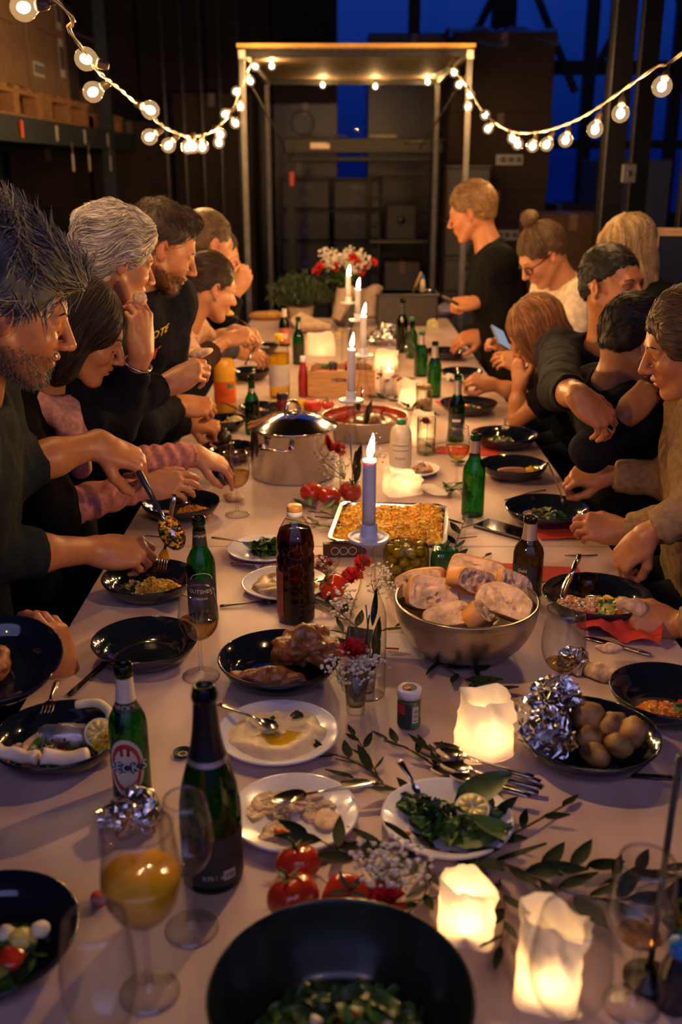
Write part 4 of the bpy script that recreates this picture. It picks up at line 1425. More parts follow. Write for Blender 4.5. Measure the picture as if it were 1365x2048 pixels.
# folded lit napkin bag by the herb dressing
lantern(806, 985, 78, 935, 'wide glowing paper bag between the tray and the herb dressing', (-.05, .05), .9, .3, .3, .8, .006)
p = T(880, 985)
nb = MB().grid(lambda u, v: ((u - .5) * .13, (v - .5) * .09, .012 + .02 * (1 - u) * (1 - v) + .006 * math.sin(u * 7 + v * 5)), 12, 10)
o = nb.build('paper_napkin', m_wnap); tag(o, 'white paper napkin lying beside the glowing bag behind the tray', 'napkin'); o.location = (p.x - .03, p.y, TABLE_Z - .004); o.rotation_euler = (0, 0, -.35)

# pillar candle in a jar
p = T(777, 790)
t = put('jar_candle', 'thick lit candle in a glass jar beside the wooden crate', 'candle', p)
r = S(p, 34) / 2
MB().lathe([(0, .004), (r, 0), (r, .11), (r * .9, .12), (r * .9, .13)], 24).build('jar', m_clear, t)
MB().lathe([(0, .006), (r * .66, .006), (r * .66, .105), (r * .5, .103), (0, .098)], 20).build('wax', m_wax, t)
MB().lathe([(0, .112), (.004, .116), (.0035, .124), (0, .134)], 8).build('flame', m_tflame, t)
t2 = thing('red_garland', 'dry red leaves draped on the lit jar candle', 'garland', (p.x + .0, p.y, TABLE_Z + .0), 0)
for k in range(9):
    a = k * .7
    leaf_obj(.035, .014, M('dry_red_leaf', (.30, .07, .03), .6, var=.3), t2, Vector(((r + .006) * math.cos(a), (r + .006) * math.sin(a), .075 + .01 * math.sin(k * 3))), frame((-math.sin(a), math.cos(a), .3), (math.cos(a), math.sin(a), .3)))

# ------------------------------------------------------------------ pots
def arc_pts(c, r, a0, a1, n, ax, ay):
    return [Vector(c) + Vector(ax) * (r * math.cos(a0 + (a1 - a0) * i / n)) + Vector(ay) * (r * math.sin(a0 + (a1 - a0) * i / n)) for i in range(n + 1)]
p = T(587, 948)
r = S(p, 172) / 2
h = H(p - Vector((0, r * .0, 0)), 852)
t = put('cooking_pot', 'polished steel cooking pot with its lid on, left of the candles', 'pot', p)
MB().lathe([(0, .001), (r * .93, 0), (r * .97, .004), (r * .97, h - .006), (r * 1.01, h), (r * .96, h), (r * .95, h - .01), (r * .95, .006), (0, .006)], 64).build('body', m_mirror, t)
for s in (0, 1):
    a = -PI / 2 - .32 + s * PI
    n_ = Vector((math.cos(a), math.sin(a), 0)); tg = Vector((-n_.y, n_.x, 0))
    base = n_ * (r * .965) + Vector((0, 0, h * .76))
    pts = [base - tg * .048, base - tg * .042 + n_ * .03, base - tg * .02 + n_ * .042 + Vector((0, 0, .004)), base + tg * .02 + n_ * .042 + Vector((0, 0, .004)), base + tg * .042 + n_ * .03, base + tg * .048]
    MB().tube(smooth_path(pts, 5), .0048, 8).build('handle', m_mirror, t)
    for q in (-1, 1):
        MB().lathe([(0, .004), (.011, .003), (.012, 0)], 12).build('handle_plate', m_mirror, t).matrix_local = Matrix.Translation(base + tg * (.048 * q) + n_ * .001) @ n_.to_track_quat('Z', 'Y').to_matrix().to_4x4()
lid = thing('pot_lid', 'domed polished lid resting on the steel cooking pot', 'lid', (p.x, p.y, TABLE_Z + h + .0005), 0)
MB().lathe([(r * .93, -.008), (r * 1.03, 0), (r * 1.045, .004), (r * 1.02, .006), (r * .9, .012), (r * .62, .030), (r * .3, .040), (0, .043)], 64).build('dome', m_mirror, lid)
MB().tube(arc_pts((0, 0, .046), .028, -.25, PI + .25, 18, (.75, .66, 0), (0, 0, 1.25)), .0052, 8).build('handle', m_mirror, lid)
MB().lathe([(.012, .041), (.018, .044), (.012, .050), (0, .051)], 16).build('handle_plate', m_mirror, lid)

p = T(730, 868)
r = S(p, 172) / 2
h = H(p, 829)
t = put('saucepan', 'wide open steel pan with red inside behind the nearest candle', 'pot', p)
MB().lathe([(0, .001), (r * .94, 0), (r * .98, .004), (r * .985, h - .004), (r, h), (r * .985, h + .0008), (r * .97, h - .002)], 64).build('body', m_brush, t)
MB().lathe([(r * .971, h - .001), (r * .965, h * .3), (r * .96, .03), (0, .03)], 64).build('lining', M('stew_lining', (.30, .03, .015), .25, var=.3, scale=20, coat=.4), t)
blob((.02, .01, .04), (r * .6, r * .5, .025), .014, 26, 5, 26, 14).build('stew', M('stew', (.16, .05, .02), .3, var=.5, scale=30, coat=.5), t)
MB().tube([(.03, -.02, .05), (.05, 0, h * .8), (.075, .01, h + .02)], .004, 8).build('ladle_handle', m_mirror, t)

# ------------------------------------------------------------------ tray of rice
c1, c2, c3, c4 = T(634, 1078, .05), T(872, 1090, .05), T(912, 1008, .05), T(706, 1002, .05)
mid = (c1 + c2 + c3 + c4) / 4
ang = math.atan2((c2 - c1).y + (c3 - c4).y, (c2 - c1).x + (c3 - c4).x)
Lx = ((c2 - c1).length + (c3 - c4).length) / 2 * 1.03
Ly = ((c4 - c1).length + (c3 - c2).length) / 2 * .97
t = thing('foil_tray', 'rectangular foil tray of saffron rice right behind the nearest candle', 'tray', (mid.x, mid.y, TABLE_Z), ang)
def rrect(lx, ly, r, n=6):
    pts = []
    for (sx, sy, a0) in ((1, 1, 0), (-1, 1, PI / 2), (-1, -1, PI), (1, -1, 1.5 * PI)):
        for i in range(n + 1):
            a = a0 + PI / 2 * i / n
            pts.append((sx * (lx / 2 - r) + r * math.cos(a), sy * (ly / 2 - r) + r * math.sin(a)))
    return pts
rings = [(.80, 0.0, .03), (.84, .002, .03), (.93, .046, .03), (.935, .048, .03), (1.0, .050, .03), (1.005, .0465, .03), (.995, .045, .03)]
V, Fs = [], []
for (k, z, rr_) in rings:
    for (x, y) in rrect(Lx * k, Ly - Lx * (1 - k), rr_):
        V.append((x, y, z + (.0012 * math.sin(x * 300 + y * 260) if k > .99 else 0)))
n = len(V) // len(rings)
for a in range(len(rings) - 1):
    for i in range(n):
        j = (i + 1) % n
        Fs.append((a * n + i, a * n + j, (a + 1) * n + j, (a + 1) * n + i))
Fs.append(tuple(range(n - 1, -1, -1)))
MB().add(V, Fs).build('tray', m_foil, t, 'auto')
b = MB()
rr = random.Random(5)
fx, fy = Lx * .90 / 2, (Ly - Lx * .10) / 2
def top(x, y):
    e = max(abs(x) / fx, abs(y) / fy)
    return .034 + .020 * (1 - e ** 4) + .012 * vnoise([(x, y, 3)], 34)[0] + .006 * vnoise([(x, y, 6)], 80)[0]
b.grid(lambda u, v: ((u * 2 - 1) * fx, (v * 2 - 1) * fy, top((u * 2 - 1) * fx, (v * 2 - 1) * fy)), 40, 26)
for k in range(2400):
    x, y = rr.uniform(-fx, fx), rr.uniform(-fy, fy)
    l = rr.uniform(.0045, .0095)
    grain(b, (x, y, top(x, y) + .003 * vnoise([(x, y, 8)], 90)[0] + rr.uniform(0, .004)), l, l * rr.uniform(.5, .8), rnd_rot(rr), rr.choices([0, 1, 2, 3], [6, 1.2, 3, .25])[0])
tag(b.build('rice', [m_rice, m_rice2, m_rice3, m_leafd], t, False), kind='stuff')
# dark box the tray's left end rests against
q = T(690, 1112)
t = put('dark_gift_box', 'small dark box with pale print below the left end of the rice tray', 'box', q, .05)
MB().box((0, 0, .018), (.11, .022, .036), bev=.002).build('body', M('box_brown', (.05, .02, .018), .4), t, False)
for k in range(3):
    MB().tube(arc_pts((-.025 + k * .022, -.0115, .018), .010, 0, 2 * PI, 14, (1, 0, 0), (0, 0, 1)), .0009, 4).build('printed_ring', m_cream, t)

# ------------------------------------------------------------------ jar of olives
p = T(812, 1162)
r = S(p, 92) / 2
h = H(p, 1062)
t = put('olive_jar', 'open glass jar full of big green olives right of the nearest candle', 'jar', p)
MB().lathe([(0, .004), (r * .85, 0), (r, .01), (r, h * .62), (r * .95, h * .72), (r * .84, h * .79), (r * .83, h * .82), (r * .86, h * .83), (r * .83, h * .86), (r * .86, h * .89), (r * .83, h * .92), (r * .855, h * .97), (r * .83, h), (r * .79, h)], 40).build('glass', m_clear, t)
MB().lathe([(0, .007), (r * .93, .008), (r * .965, .014), (r * .965, h * .62), (r * .9, h * .72), (r * .9, h * .73), (0, h * .73)], 36).build('brine', GL('brine', (.80, .72, .32), (.45, .36, .10), gloss=.25), t)
m_olive = M('green_olive', (.30, .27, .025), .25, var=.25, scale=40, coat=.4, sss=.1)
_ol = None
rr = random.Random(8)
placed = []
for ring_r, cnt in ((r * .66, 7), (r * .15, 2)):
    for lvl in range(4):
        for k in range(cnt):
            a = 2 * PI * (k + .5 * (lvl % 2)) / cnt + rr.uniform(-.1, .1)
            c = Vector((ring_r * math.cos(a), ring_r * math.sin(a), .018 + lvl * .0215 + rr.uniform(-.002, .002)))
            if c.z > h * .72: continue
            if _ol is None:
                o = MB().ell((0, 0, 0), (.0145, .0115, .0115), 14, 9).build('olive', m_olive, t); _ol = o.data
            else:
                o = bpy.data.objects.new('olive', _ol); C.objects.link(o); o.parent = t
            o.matrix_local = Matrix.Translation(c) @ rnd_rot(rr).to_4x4()
MB().lathe([(r + .0006, .012), (r + .0006, .034)], 8, a0=face_cam(p) + .65, a1=face_cam(p) + 1.35).build('label', m_cream, t)

# green pepper
p = T(886, 1158)
t = put('green_pepper', 'dark green bell pepper behind the bread bowl', 'pepper', p)
lob = lambda a, z: 1 + .13 * math.cos(3 * a + .6)
k = S(p, 56) / 2
MB().lathe([(0, .002), (k * .5, .001), (k * .85, .012), (k, .035), (k * 1.02, .06), (k * .9, .077), (k * .55, .082), (k * .25, .074), (0, .072)], 36, lobes=lob).build('flesh', M('green_pepper_skin', (.012, .075, .014), .14, var=.3, scale=12, coat=.6), t)
MB().tube([(0, 0, .072), (.004, .002, .085), (.012, .004, .096)], [.006, .005, .006], 8).build('stalk', m_calyx, t)

# ------------------------------------------------------------------ steel bowl of bread
p = T(934, 1197, .118)
r = S(p, 288) / 2
t = put('steel_bowl', 'large brushed steel bowl heaped with bread slices', 'bowl', p)
R_ = r
prof = [(0, 0), (.32 * r, 0)]
for i in range(1, 11):
    a = PI / 2 * (i / 10)
    prof.append((lerp(.32 * r, r, math.sin(a) ** .9), .118 * (1 - math.cos(a)) ** .95))
prof += [(r * 1.008, .1195), (r * .985, .119)]
inn = [(max(q * .978 - .0005, 0), z + .003) for q, z in prof[1:-2]][::-1]
MB().lathe(prof + inn + [(0, .004)], 72).build('shell', m_brush, t)
def bread_slice(c, L, W_, th, rot, label, seed):
    t = thing('bread_slice', label, 'bread', c, 0, 'bread slices in the steel bowl')
    t.rotation_mode = 'QUATERNION'; t.rotation_quaternion = rot.to_quaternion()
    rr = random.Random(seed)
    n = 30
    pts = []
    for i in range(n):
        a = 2 * PI * i / n
        e = 1 + .05 * math.sin(3 * a + seed) + .03 * math.sin(5 * a + seed * 2)
        x = L / 2 * e * math.copysign(abs(math.cos(a)) ** .68, math.cos(a))
        y = W_ / 2 * e * math.copysign(abs(math.sin(a)) ** .55, math.sin(a))
        if y < 0: y *= .60
        pts.append((x, y))
    cr = MB()
    for (k, z0, z1, m) in ():
        pass
    V, Fs, o = [], [], 0
    rows = [(.955, -th / 2), (1, -th / 2 + .002), (1.005, 0), (1, th / 2 - .002), (.955, th / 2)]
    for (k, z) in rows:
        V += [(x * k, y * k, z) for x, y in pts]
    for a in range(len(rows) - 1):
        for i in range(n):
            j = (i + 1) % n
            Fs.append((a * n + i, a * n + j, (a + 1) * n + j, (a + 1) * n + i))
    MB().add(V, Fs).build('crust', m_crust, t)
    holes = [(rr.uniform(-.35, .35) * L, rr.uniform(-.3, .3) * W_, rr.uniform(.003, .010)) for _ in range(9)]
    for s in (-1, 1):
        b = MB()
        def f(u, v):
            a = u * n
            i = int(a) % n
            q = 1 - v
            x, y = pts[i][0] * .957 * q, pts[i][1] * .957 * q
            z = th / 2 + .0016 * fbm(np.array([[x, y, seed]]), 70, 1, 2)[0] * (q < .99)
            for hx, hy, hr in holes:
                d = math.hypot(x - hx, (y - hy) * 1.3)
                if d < hr: z -= .009 * (1 - (d / hr) ** 2)
            return (x, y, z * s)
        b.grid(f, n, 16, wrap=True)
        b.build('crumb', m_crumb, t)
    return t
B0 = Vector((p.x, p.y, TABLE_Z))
def eul(x, y, z): return (Matrix.Rotation(z, 3, 'Z') @ Matrix.Rotation(y, 3, 'Y') @ Matrix.Rotation(x, 3, 'X'))
for k, (dx, dy, dz, L, W_, rx_, ry_, rz_, lab) in enumerate([
    (-.070, .005, .118, .120, .095, 1.0, .15, .25, 'bread slice standing at the left of the steel bowl, holes facing the viewer'),
    (.068, -.030, .116, .125, .090, .72, .22, -.35, 'front right bread slice with a pale crumb face in the steel bowl'),
    (-.040, -.072, .104, .115, .080, .42, -.12, .15, 'front left bread slice lying low in the steel bowl'),
    (.010, .020, .140, .115, .07, 1.25, .45, .55, 'crusty bread piece lying across the top of the heap'),
    (-.085, .055, .122, .12, .08, 1.45, -.35, -.5, 'bread slice leaning on the back left rim with its crust up'),
    (.098, .045, .118, .09, .08, 1.1, .5, .3, 'bread slice with a torn edge at the right rim of the bowl'),
    (.03, .085, .135, .14, .08, 1.3, .1, -.2, 'long bread slice against the far rim of the steel bowl'),
    (.022, -.060, .102, .10, .07, .7, .3, 1.1, 'bread end piece wedged between the two front slices'),
    (0, .0, .075, .13, .10, .2, .1, .4, 'bread slice at the bottom of the heap, mostly covered')]):
    bread_slice(B0 + Vector((dx, dy, dz)), L * .92, W_ * .92, .021 if k not in (3, 7) else .036, eul(rx_, ry_, rz_), lab, k + 2)
# white paper under the bread, behind the bowl
p = T(842, 1168)
o = MB().grid(lambda u, v: ((u - .5) * .13, (v - .5) * .10, .045 + .05 * v + .006 * math.sin(u * 5)), 10, 8).build('paper_sheet', m_wnap)
tag(o, 'sheet of white paper tucked behind the bread bowl and olive jar', 'paper'); o.location = (T(850, 1168).x, T(850, 1168).y + .045, TABLE_Z - .04); o.rotation_euler = (0, 0, -.1)

# ------------------------------------------------------------------ plates with food
t = deep_plate(290, 1277, 213, 'empty blue black deep plate on the left table edge')
t = deep_plate(298, 1152, 188, 'dark deep plate of saffron rice under the serving spoon')
mound(t, 'rice', (t['r'] * .22, -t['r'] * .12, .008), .058, .045, .026, 420, .0042, [m_rice, m_rice2, m_rice3], 3)
leaf_heap(t, 'greens', (-t['r'] * .35, -t['r'] * .05, .008), .035, .012, 14, .03, [m_leafd, m_dipb, m_leafm], 4)
t = deep_plate(362, 1002, 158, 'dark deep plate of orange rice before the woman with the pink scarf')
mound(t, 'rice', (t['r'] * .35, -t['r'] * .15, .008), .050, .035, .022, 300, .004, [m_rice2, m_rice, m_leafm], 5)
blob((-t['r'] * .45, -t['r'] * .3, .018), (.03, .018, .010), .004, 60, 3).build('flatbread', m_crumb, t)
t = deep_plate(115, 1465, 262, 'large dark plate of leftovers with lemon and rolled flatbread at the left edge')
r = t['r']
leaf_heap(t, 'salad', (-.01, -.02, .009), .065, .022, 36, .035, [m_leafd, M('beet', (.14, .02, .02), .4, var=.4), m_dipb, m_leafm], 6, .6)
blob((r * .05, r * .18, .03), (.05, .026, .020), .010, 40, 8).build('fish_skin', M('fish_skin', (.30, .30, .33), .22, .3, var=.5, scale=30), t)
mound(t, 'rice', (r * .78, -r * .12, .026), .022, .018, .020, 120, .004, [m_lemon, m_rice], 9)
for (x0, y0, x1, y1, l) in ((-.93, -.42, -.1, -.72, 'left'), (-.02, -.74, .62, -.62, 'right')):
    b = MB().tube(smooth_path([(x0 * r, y0 * r, .050), ((x0 + x1) / 2 * r, (y0 + y1) / 2 * r, .042), (x1 * r, y1 * r, .046)], 6), [.012] * 12 + [.011], 12)
    b.jitter(.003, 50, 4)
    b.build('rolled_flatbread', M('flatbread', (.72, .58, .44), .8, var=.2, scale=25), t)
MB().tube(smooth_path([(r * .1, r * .75, .05), (r * .45, r * .72, .055), (r * .68, r * .52, .05), (r * .72, r * .35, .045)], 6), .008, 8).build('onion_rim', m_lpith, t)
def lemon_slice(parent, c, rad, rot, half=False):
    b = MB().lathe([(0, -.003), (rad * .97, -.003), (rad, 0), (rad * .97, .003)], 28)
    V0 = b.build('lemon_rind', m_lemon, parent)
    w = MB().lathe([(rad * .965, .0031), (rad * .86, .0034), (0, .0034)], 28).build('lemon_pith', m_lpith, V0)
    s = MB()
    for k in range(9):
        a = 2 * PI * k / 9
        pts = [(rad * .10 * math.cos(a + .35), rad * .10 * math.sin(a + .35))] + [(rad * .82 * math.cos(a + .06 + .58 * i / 4), rad * .82 * math.sin(a + .06 + .58 * i / 4)) for i in range(5)]
        s.prism(pts, .0034, .0046)
    s.build('lemon_flesh', m_lflesh, V0)
    V0.matrix_local = Matrix.Translation(c) @ rot.to_4x4()
    return V0
lemon_slice(t, Vector((r * .62, r * .08, .038)), .026, eul(.9, 0, .3))
t = deep_plate(559, 1312, 247, 'dark deep plate of roast chicken in front of the syrup bottle')
r = t['r']
chk = blob((r * .42, r * .12, .050), (.056, .042, .038), .022, 30, 3, 48, 30)
chk.build('chicken_thigh', m_chick, t)
blob((r * .50, r * .40, .068), (.034, .030, .026), .010, 30, 4, 30, 18).build('chicken_piece', m_chick, t)
blob((-r * .12, -r * .46, .026), (.055, .018, .018), .010, 40, 5, 36, 18).build('chicken_leg', m_chick, t)
blob((r * .25, -r * .52, .024), (.030, .017, .015), .008, 40, 6, 26, 16).build('chicken_strip', m_chick, t)
blob((-r * .5, -r * .40, .026), (.030, .015, .014), .008, 45, 7, 26, 16).build('chicken_strip', m_chick, t)
blob((r * .80, -r * .02, .050), (.022, .028, .020), .008, 45, 9, 26, 16).build('chicken_wing', m_chick, t)
t = deep_plate(1178, 1462, 284, 'large dark deep plate of foil baked potatoes on the right')
r = t['r']
pp = T(1178, 1462, .045)
for k, (x, y, z, a, b_, c, dark) in enumerate([(.05, .30, .052, .030, .027, .025, 0), (.34, .12, .046, .022, .020, .024, 0), (.60, -.08, .048, .028, .024, .023, 0), (.36, -.30, .040, .026, .022, .021, 0), (.0, -.42, .032, .028, .020, .018, 0), (.0, -.06, .034, .026, .022, .020, 0), (.48, .30, .036, .024, .020, .018, 0)]):
    o = blob((0, 0, 0), (a, b_, c), .005, 35, k + 20, 20, 13).build('potato', m_potato)
    tag(o, ['browned baked potato touching the foil in the dark plate', 'upright small potato in the middle of the dark plate', 'yellow potato at the right of the dark plate', 'front potato before the yellow one in the dark plate', 'dark crusted potato at the front by the foil', 'half hidden potato behind the front ones', 'potato at the back right of the dark plate'][k], 'potato', 'potatoes in the dark plate')
    o.location = pp + Vector((x * r, y * r, z - .045)); o.rotation_euler = (k, k * .7, k * 1.3)
fo = blob((0, 0, 0), (.042, .060, .036), .013, 30, 31, 48, 30, sharp=True)
fo.jitter(.005, 90, 5)
o = fo.build('foil_wrap', m_foil, None, False)
tag(o, 'crumpled open foil wrapper lying in the plate of potatoes', 'foil'); o.location = pp + Vector((-.62 * r, -.0 * r, .012)); o.rotation_euler = (.2, 0, .1)
fo = blob((0, 0, 0), (.040, .030, .022), .014, 40, 37, 40, 24, sharp=True)
fo.jitter(.005, 120, 9)
o = fo.build('foil_wrap', m_foil, None, False)
tag(o, 'upper flap of foil around a potato at the back rim of the plate', 'foil'); o.location = pp + Vector((-.34 * r, .56 * r, .030))
t = deep_plate(1338, 1378, 232, 'dark deep plate of rice cut off by the right edge beyond the potatoes')
r = t['r']
mound(t, 'rice', (-r * .22, -r * .38, .012), .045, .032, .024, 320, .004, [m_rice2, m_rice, m_rice3], 12)
leaf_heap(t, 'salad', (r * .2, -r * .5, .012), .04, .02, 22, .025, [m_leafm, m_leafl, m_tom], 13)
t = deep_plate(1195, 1186, 216, 'dark deep plate of beans and pasta under the ringed hand')
r = t['r']
mound(t, 'beans', (-r * .3, -r * .1, .010), .048, .045, .020, 200, .0055, [M('beans', (.62, .34, .2), .4), m_carrot, m_lpith, m_leafl], 14)
leaf_heap(t, 'pasta', (r * .2, -r * .25, .012), .055, .026, 44, .024, [m_leafl, m_rice3, m_leafm], 15)
MB().lathe([(0, .0), (.020, 0), (.022, .02), (.020, .04), (.018, .04)], 20).build('amber_cup', GL('amber_cup', (.8, .5, .12), (.4, .2, .03)), t, loc=(-r * .1, r * .35, .03))
t = deep_plate(1095, 1013, 168, 'dark deep plate of lettuce under the fork of the woman in beige')
r = t['r']
leaf_heap(t, 'lettuce', (-r * .1, -r * .25, .010), .062, .030, 60, .028, [m_leafl, m_leafm, M('chicory', (.4, .22, .15), .5), m_leafl], 16, .7)
t = deep_plate(1028, 927, 134, 'dark deep plate with a sausage and rice, next beyond the lettuce plate')
r = t['r']
MB().tube(smooth_path([(-r * .5, -r * .25, .022), (-r * .2, -r * .18, .026), (r * .2, -r * .2, .026), (r * .32, -r * .24, .022)], 5), [.006] + [.012] * 14 + [.006], 12).build('sausage', M('sausage', (.38, .14, .07), .35, var=.2), t)
mound(t, 'rice', (r * .48, -r * .22, .012), .028, .026, .022, 160, .004, [m_rice, m_rice3], 17)
t = deep_plate(1010, 867, 134, 'dark deep plate of chopped green salad with a fork on its rim')
r = t['r']
leaf_heap(t, 'salad', (-r * .15, -r * .15, .010), .048, .026, 40, .022, [m_leafl, m_leafm, m_lpith], 18, .7)
t = deep_plate(938, 804, 115, 'dark deep plate before the woman with long reddish hair')
r = t['r']
leaf_heap(t, 'salad', (-r * .05, -r * .15, .010), .05, .022, 36, .025, [m_leafm, m_leafl, m_carrot], 19, .7)
t = deep_plate(925, 741, 84, 'dark deep plate beside the crumpled tissue on the right')
t = deep_plate(893, 700, 82, 'farthest dark deep plate on the right, near the standing man')
t = deep_plate(458, 893, 112, 'dark empty deep plate behind the pepper mill')
t = deep_plate(452, 836, 82, 'dark deep plate with lemon and sauce beside the steel pot')
r = t['r']
leaf_heap(t, 'leftovers', (-r * .2, -r * .1, .010), .04, .018, 20, .026, [m_lemon, m_dipb, m_rice3], 21, .7)
lemon_slice(t, Vector((r * .5, r * .05, .032)), .028, eul(.6, 0, .4))
t = deep_plate(524, 812, 92, 'dark deep plate behind the beer bottle and lidded pot')
r = t['r']
leaf_heap(t, 'leftovers', (0, -r * .1, .010), .035, .014, 12, .03, [m_dipb, m_leafd], 22)
t = deep_plate(503, 739, 78, 'dark deep plate with a rolled pancake on the left')
blob((0, -.01, .02), (.06, .02, .012), .005, 50, 23).build('pancake', m_crumb, t)
t = deep_plate(520, 690, 76, 'dark deep plate with flatbread before the woman with pinned up hair')
blob((.01, -.005, .022), (.06, .03, .014), .008, 50, 24).build('flatbread', m_crumb, t)
leaf_heap(t, 'rice', (-.01, .02, .012), .04, .02, 14, .03, [m_rice, m_dipb], 25)
t = deep_plate(-30, 1862, 370, 'big dark plate with leftovers in the bottom left corner')
r = t['r']
blob((r * .36, r * .02, .03), (.016, .015, .013), .005, 60, 26).build('melon_cube', m_lflesh, t)
blob((r * .56, r * .12, .034), (.012, .012, .011), .004, 60, 27).build('melon_cube', m_lpith, t)
blob((r * .2, r * .1, .03), (.012, .012, .011), .004, 60, 28).build('melon_cube', m_lpith, t)
blob((r * .3, -r * .2, .022), (.02, .018, .012), .005, 60, 29).build('tomato_bit', m_tom, t)
leaf_heap(t, 'salad', (r * .15, -r * .2, .010), .06, .02, 30, .03, [m_leafd, m_leafm], 27)
t = deep_plate(1462, 1835, 270, 'dark deep plate cut off by the right edge behind the wine glass')
r = t['r']
leaf_heap(t, 'salad', (-r * .3, 0, .010), .06, .02, 30, .03, [m_rice, m_leafm], 28)

t = flat_plate(556, 1462, 248, 'white plate of hummus with oil behind the sparkling wine bottle')
r = t['r']
spread_dip(t, 'hummus', (-.004, .0, .008), r * .80, .013, m_hummus, 4)
MB().grid(lambda u, v: (.004 + .042 * (1 - v) * math.cos(u * 2 * PI) * (1 + .25 * math.sin(u * 13)), -.018 + .028 * (1 - v) * math.sin(u * 2 * PI) * (1 + .2 * math.cos(u * 19)), .0165 + .002 * v), 30, 4, wrap=True).build('olive_oil', m_oil, t)
for k, (x, y) in enumerate(((.03, .045), (-.012, .03))):
    leaf_heap(t, 'parsley', (x, y, .016), .010, .006, 8, .010, [m_leafd], 30 + k)
t = flat_plate(588, 1622, 262, 'white plate with scraped brown dip and carrot sticks')
r = t['r']
rr = random.Random(12)
for k in range(15):
    a, q = rr.uniform(0, 6.3), r * .62 * math.sqrt(rr.random())
    spread_dip(t, 'dip_smear', (-.012 + q * math.cos(a), .004 + q * math.sin(a), .0075), rr.uniform(.012, .026), rr.uniform(.003, .006), m_dipb, 7 + k, .7, .55)
blob((.018, .045, .012), (.026, .012, .005), .004, 60, 33).build('dip_smear', m_dipb, t)
blob((.05, -.01, .011), (.02, .026, .004), .004, 60, 34).build('dip_smear', m_dipb, t)
for k in range(3):
    MB().box((-.010 + k * .010, -.052 - .004 * k, .016 + .003 * (k == 1)), (.010, .036, .008), rot=.9 + .12 * k, bev=.001).build('carrot_stick', m_carrot, t, False)
t = flat_plate(895, 1633, 266, 'white plate of dressed greens with a lemon slice')
r = t['r']
leaf_heap(t, 'greens', (.012, -.012, .008), .064, .022, 70, .034, [m_leafd, m_leafm, m_leafd], 35, .75)
leaf_heap(t, 'greens', (-.045, .03, .008), .028, .016, 30, .018, [m_leafd, m_leafm], 36)
leaf_obj(.10, .05, m_leafd, t, Vector((.012, .018, .032)), frame((.8, .25, .25), (0, -.3, 1)), 'spinach_leaf')
leaf_obj(.11, .06, m_leafm, t, Vector((-.02, -.05, .026)), frame((.95, .05, .02), (0, -.3, 1)), 'spinach_leaf')
leaf_obj(.08, .05, m_leafd, t, Vector((.05, -.01, .03)), frame((.2, -.8, .05), (.3, 0, 1)), 'spinach_leaf')
lemon_slice(t, Vector((.036, -.006, .036)), .026, eul(.35, -.1, .4))
blob((-.066, -.035, .014), (.009, .006, .005), .002, 90, 3, 10, 7).build('carrot_bit', m_carrot, t)
t = flat_plate(527, 1096, 145, 'white plate of rocket salad behind the syrup bottle')
r = t['r']
leaf_heap(t, 'greens', (.015, -.005, .008), .058, .026, 60, .03, [m_leafd, m_leafm], 37, .75)
t = flat_plate(570, 1164, 175, 'white plate of brown dip just behind the syrup bottle')
spread_dip(t, 'dip', (-.014, 0, .008), t['r'] * .62, .014, m_dipb, 9, .8, .2)
leaf_heap(t, 'tuna_salad', (.052, .0, .008), .028, .012, 16, .018, [M('pink_salad', (.65, .36, .28), .5), m_leafl], 38)
for k in range(3):
    MB().box((.050 + k * .006, -.032 + .004 * k, .014), (.03, .006, .006), rot=.3 + .3 * k, bev=.001).build('carrot_stick', m_carrot, t, False)
t = flat_plate(826, 936, 110, 'white plate of noodles behind the herb dressing bottle')
leaf_heap(t, 'noodles', (.03, .01, .008), .04, .016, 30, .02, [m_crumb, m_lpith, m_carrot], 39)
# onion bowl
p = T(640, 1142)
t = put('small_glass_bowl', 'small glass bowl of red onion behind the tomato', 'bowl', p)
MB().lathe([(0, .002), (.028, 0), (.045, .016), (.050, .03), (.048, .031)], 30).build('bowl', m_clear, t)
leaf_heap(t, 'red_onion', (0, 0, .010), .038, .022, 36, .022, [M('red_onion', (.20, .03, .05), .3, var=.4), M('onion_pale', (.5, .3, .32), .3), m_dipb], 40)

# ------------------------------------------------------------------ cutlery on the table
def CT(kind, a, b, label, za=.004, zb=.004, mat=None, group=None, roll=0):
    return cutlery(kind, T(a[0], a[1], za), T(b[0], b[1], zb), label, mat, group, roll)
CT('fork', (440, 1213), (556, 1204), 'dark fork lying beside the brown dip plate', .003, .003, m_dsteel)
CT('knife', (140, 1392), (216, 1322), 'table knife half under the empty blue black plate', .003, .003, m_dsteel)
CT('fork', (116, 1362), (92, 1428), 'fork resting on the rim of the leftovers plate', .058, .050, m_steel)
CT('spoon', (438, 1410), (556, 1462), 'spoon lying in the hummus', .032, .020, m_steel)
CT('spoon', (762, 1566), (545, 1610), 'spoon lying across the scraped brown dip', .034, .018, m_steel)
CT('spoon', (798, 1522), (838, 1592), 'spoon standing in the plate of dressed greens', .060, .022, m_steel)
for k, (a, b, z) in enumerate((((1082, 1566), (858, 1498), .004), ((1078, 1588), (860, 1546), .004), ((1068, 1556), (872, 1508), .012), ((1085, 1578), (880, 1536), .012), ((1062, 1594), (900, 1556), .018))):
    CT('spoon', a, b, ['spoon with the farthest bowl in the pile of spare spoons', 'spoon with the nearest bowl in the pile of spare spoons', 'spoon lying on top of the farthest spare spoon', 'spoon in the middle of the pile of spare spoons', 'shortest spoon at the near side of the pile'][k], z, z + .004, m_steel, 'spare spoons in a pile')
CT('fork', (424, 1076), (520, 1094), 'fork with its handle over the rim of the rocket salad', .030, .022, m_steel)
CT('fork', (462, 1127), (540, 1136), 'fork lying between the rocket salad and brown dip plates', .004, .012, m_steel)
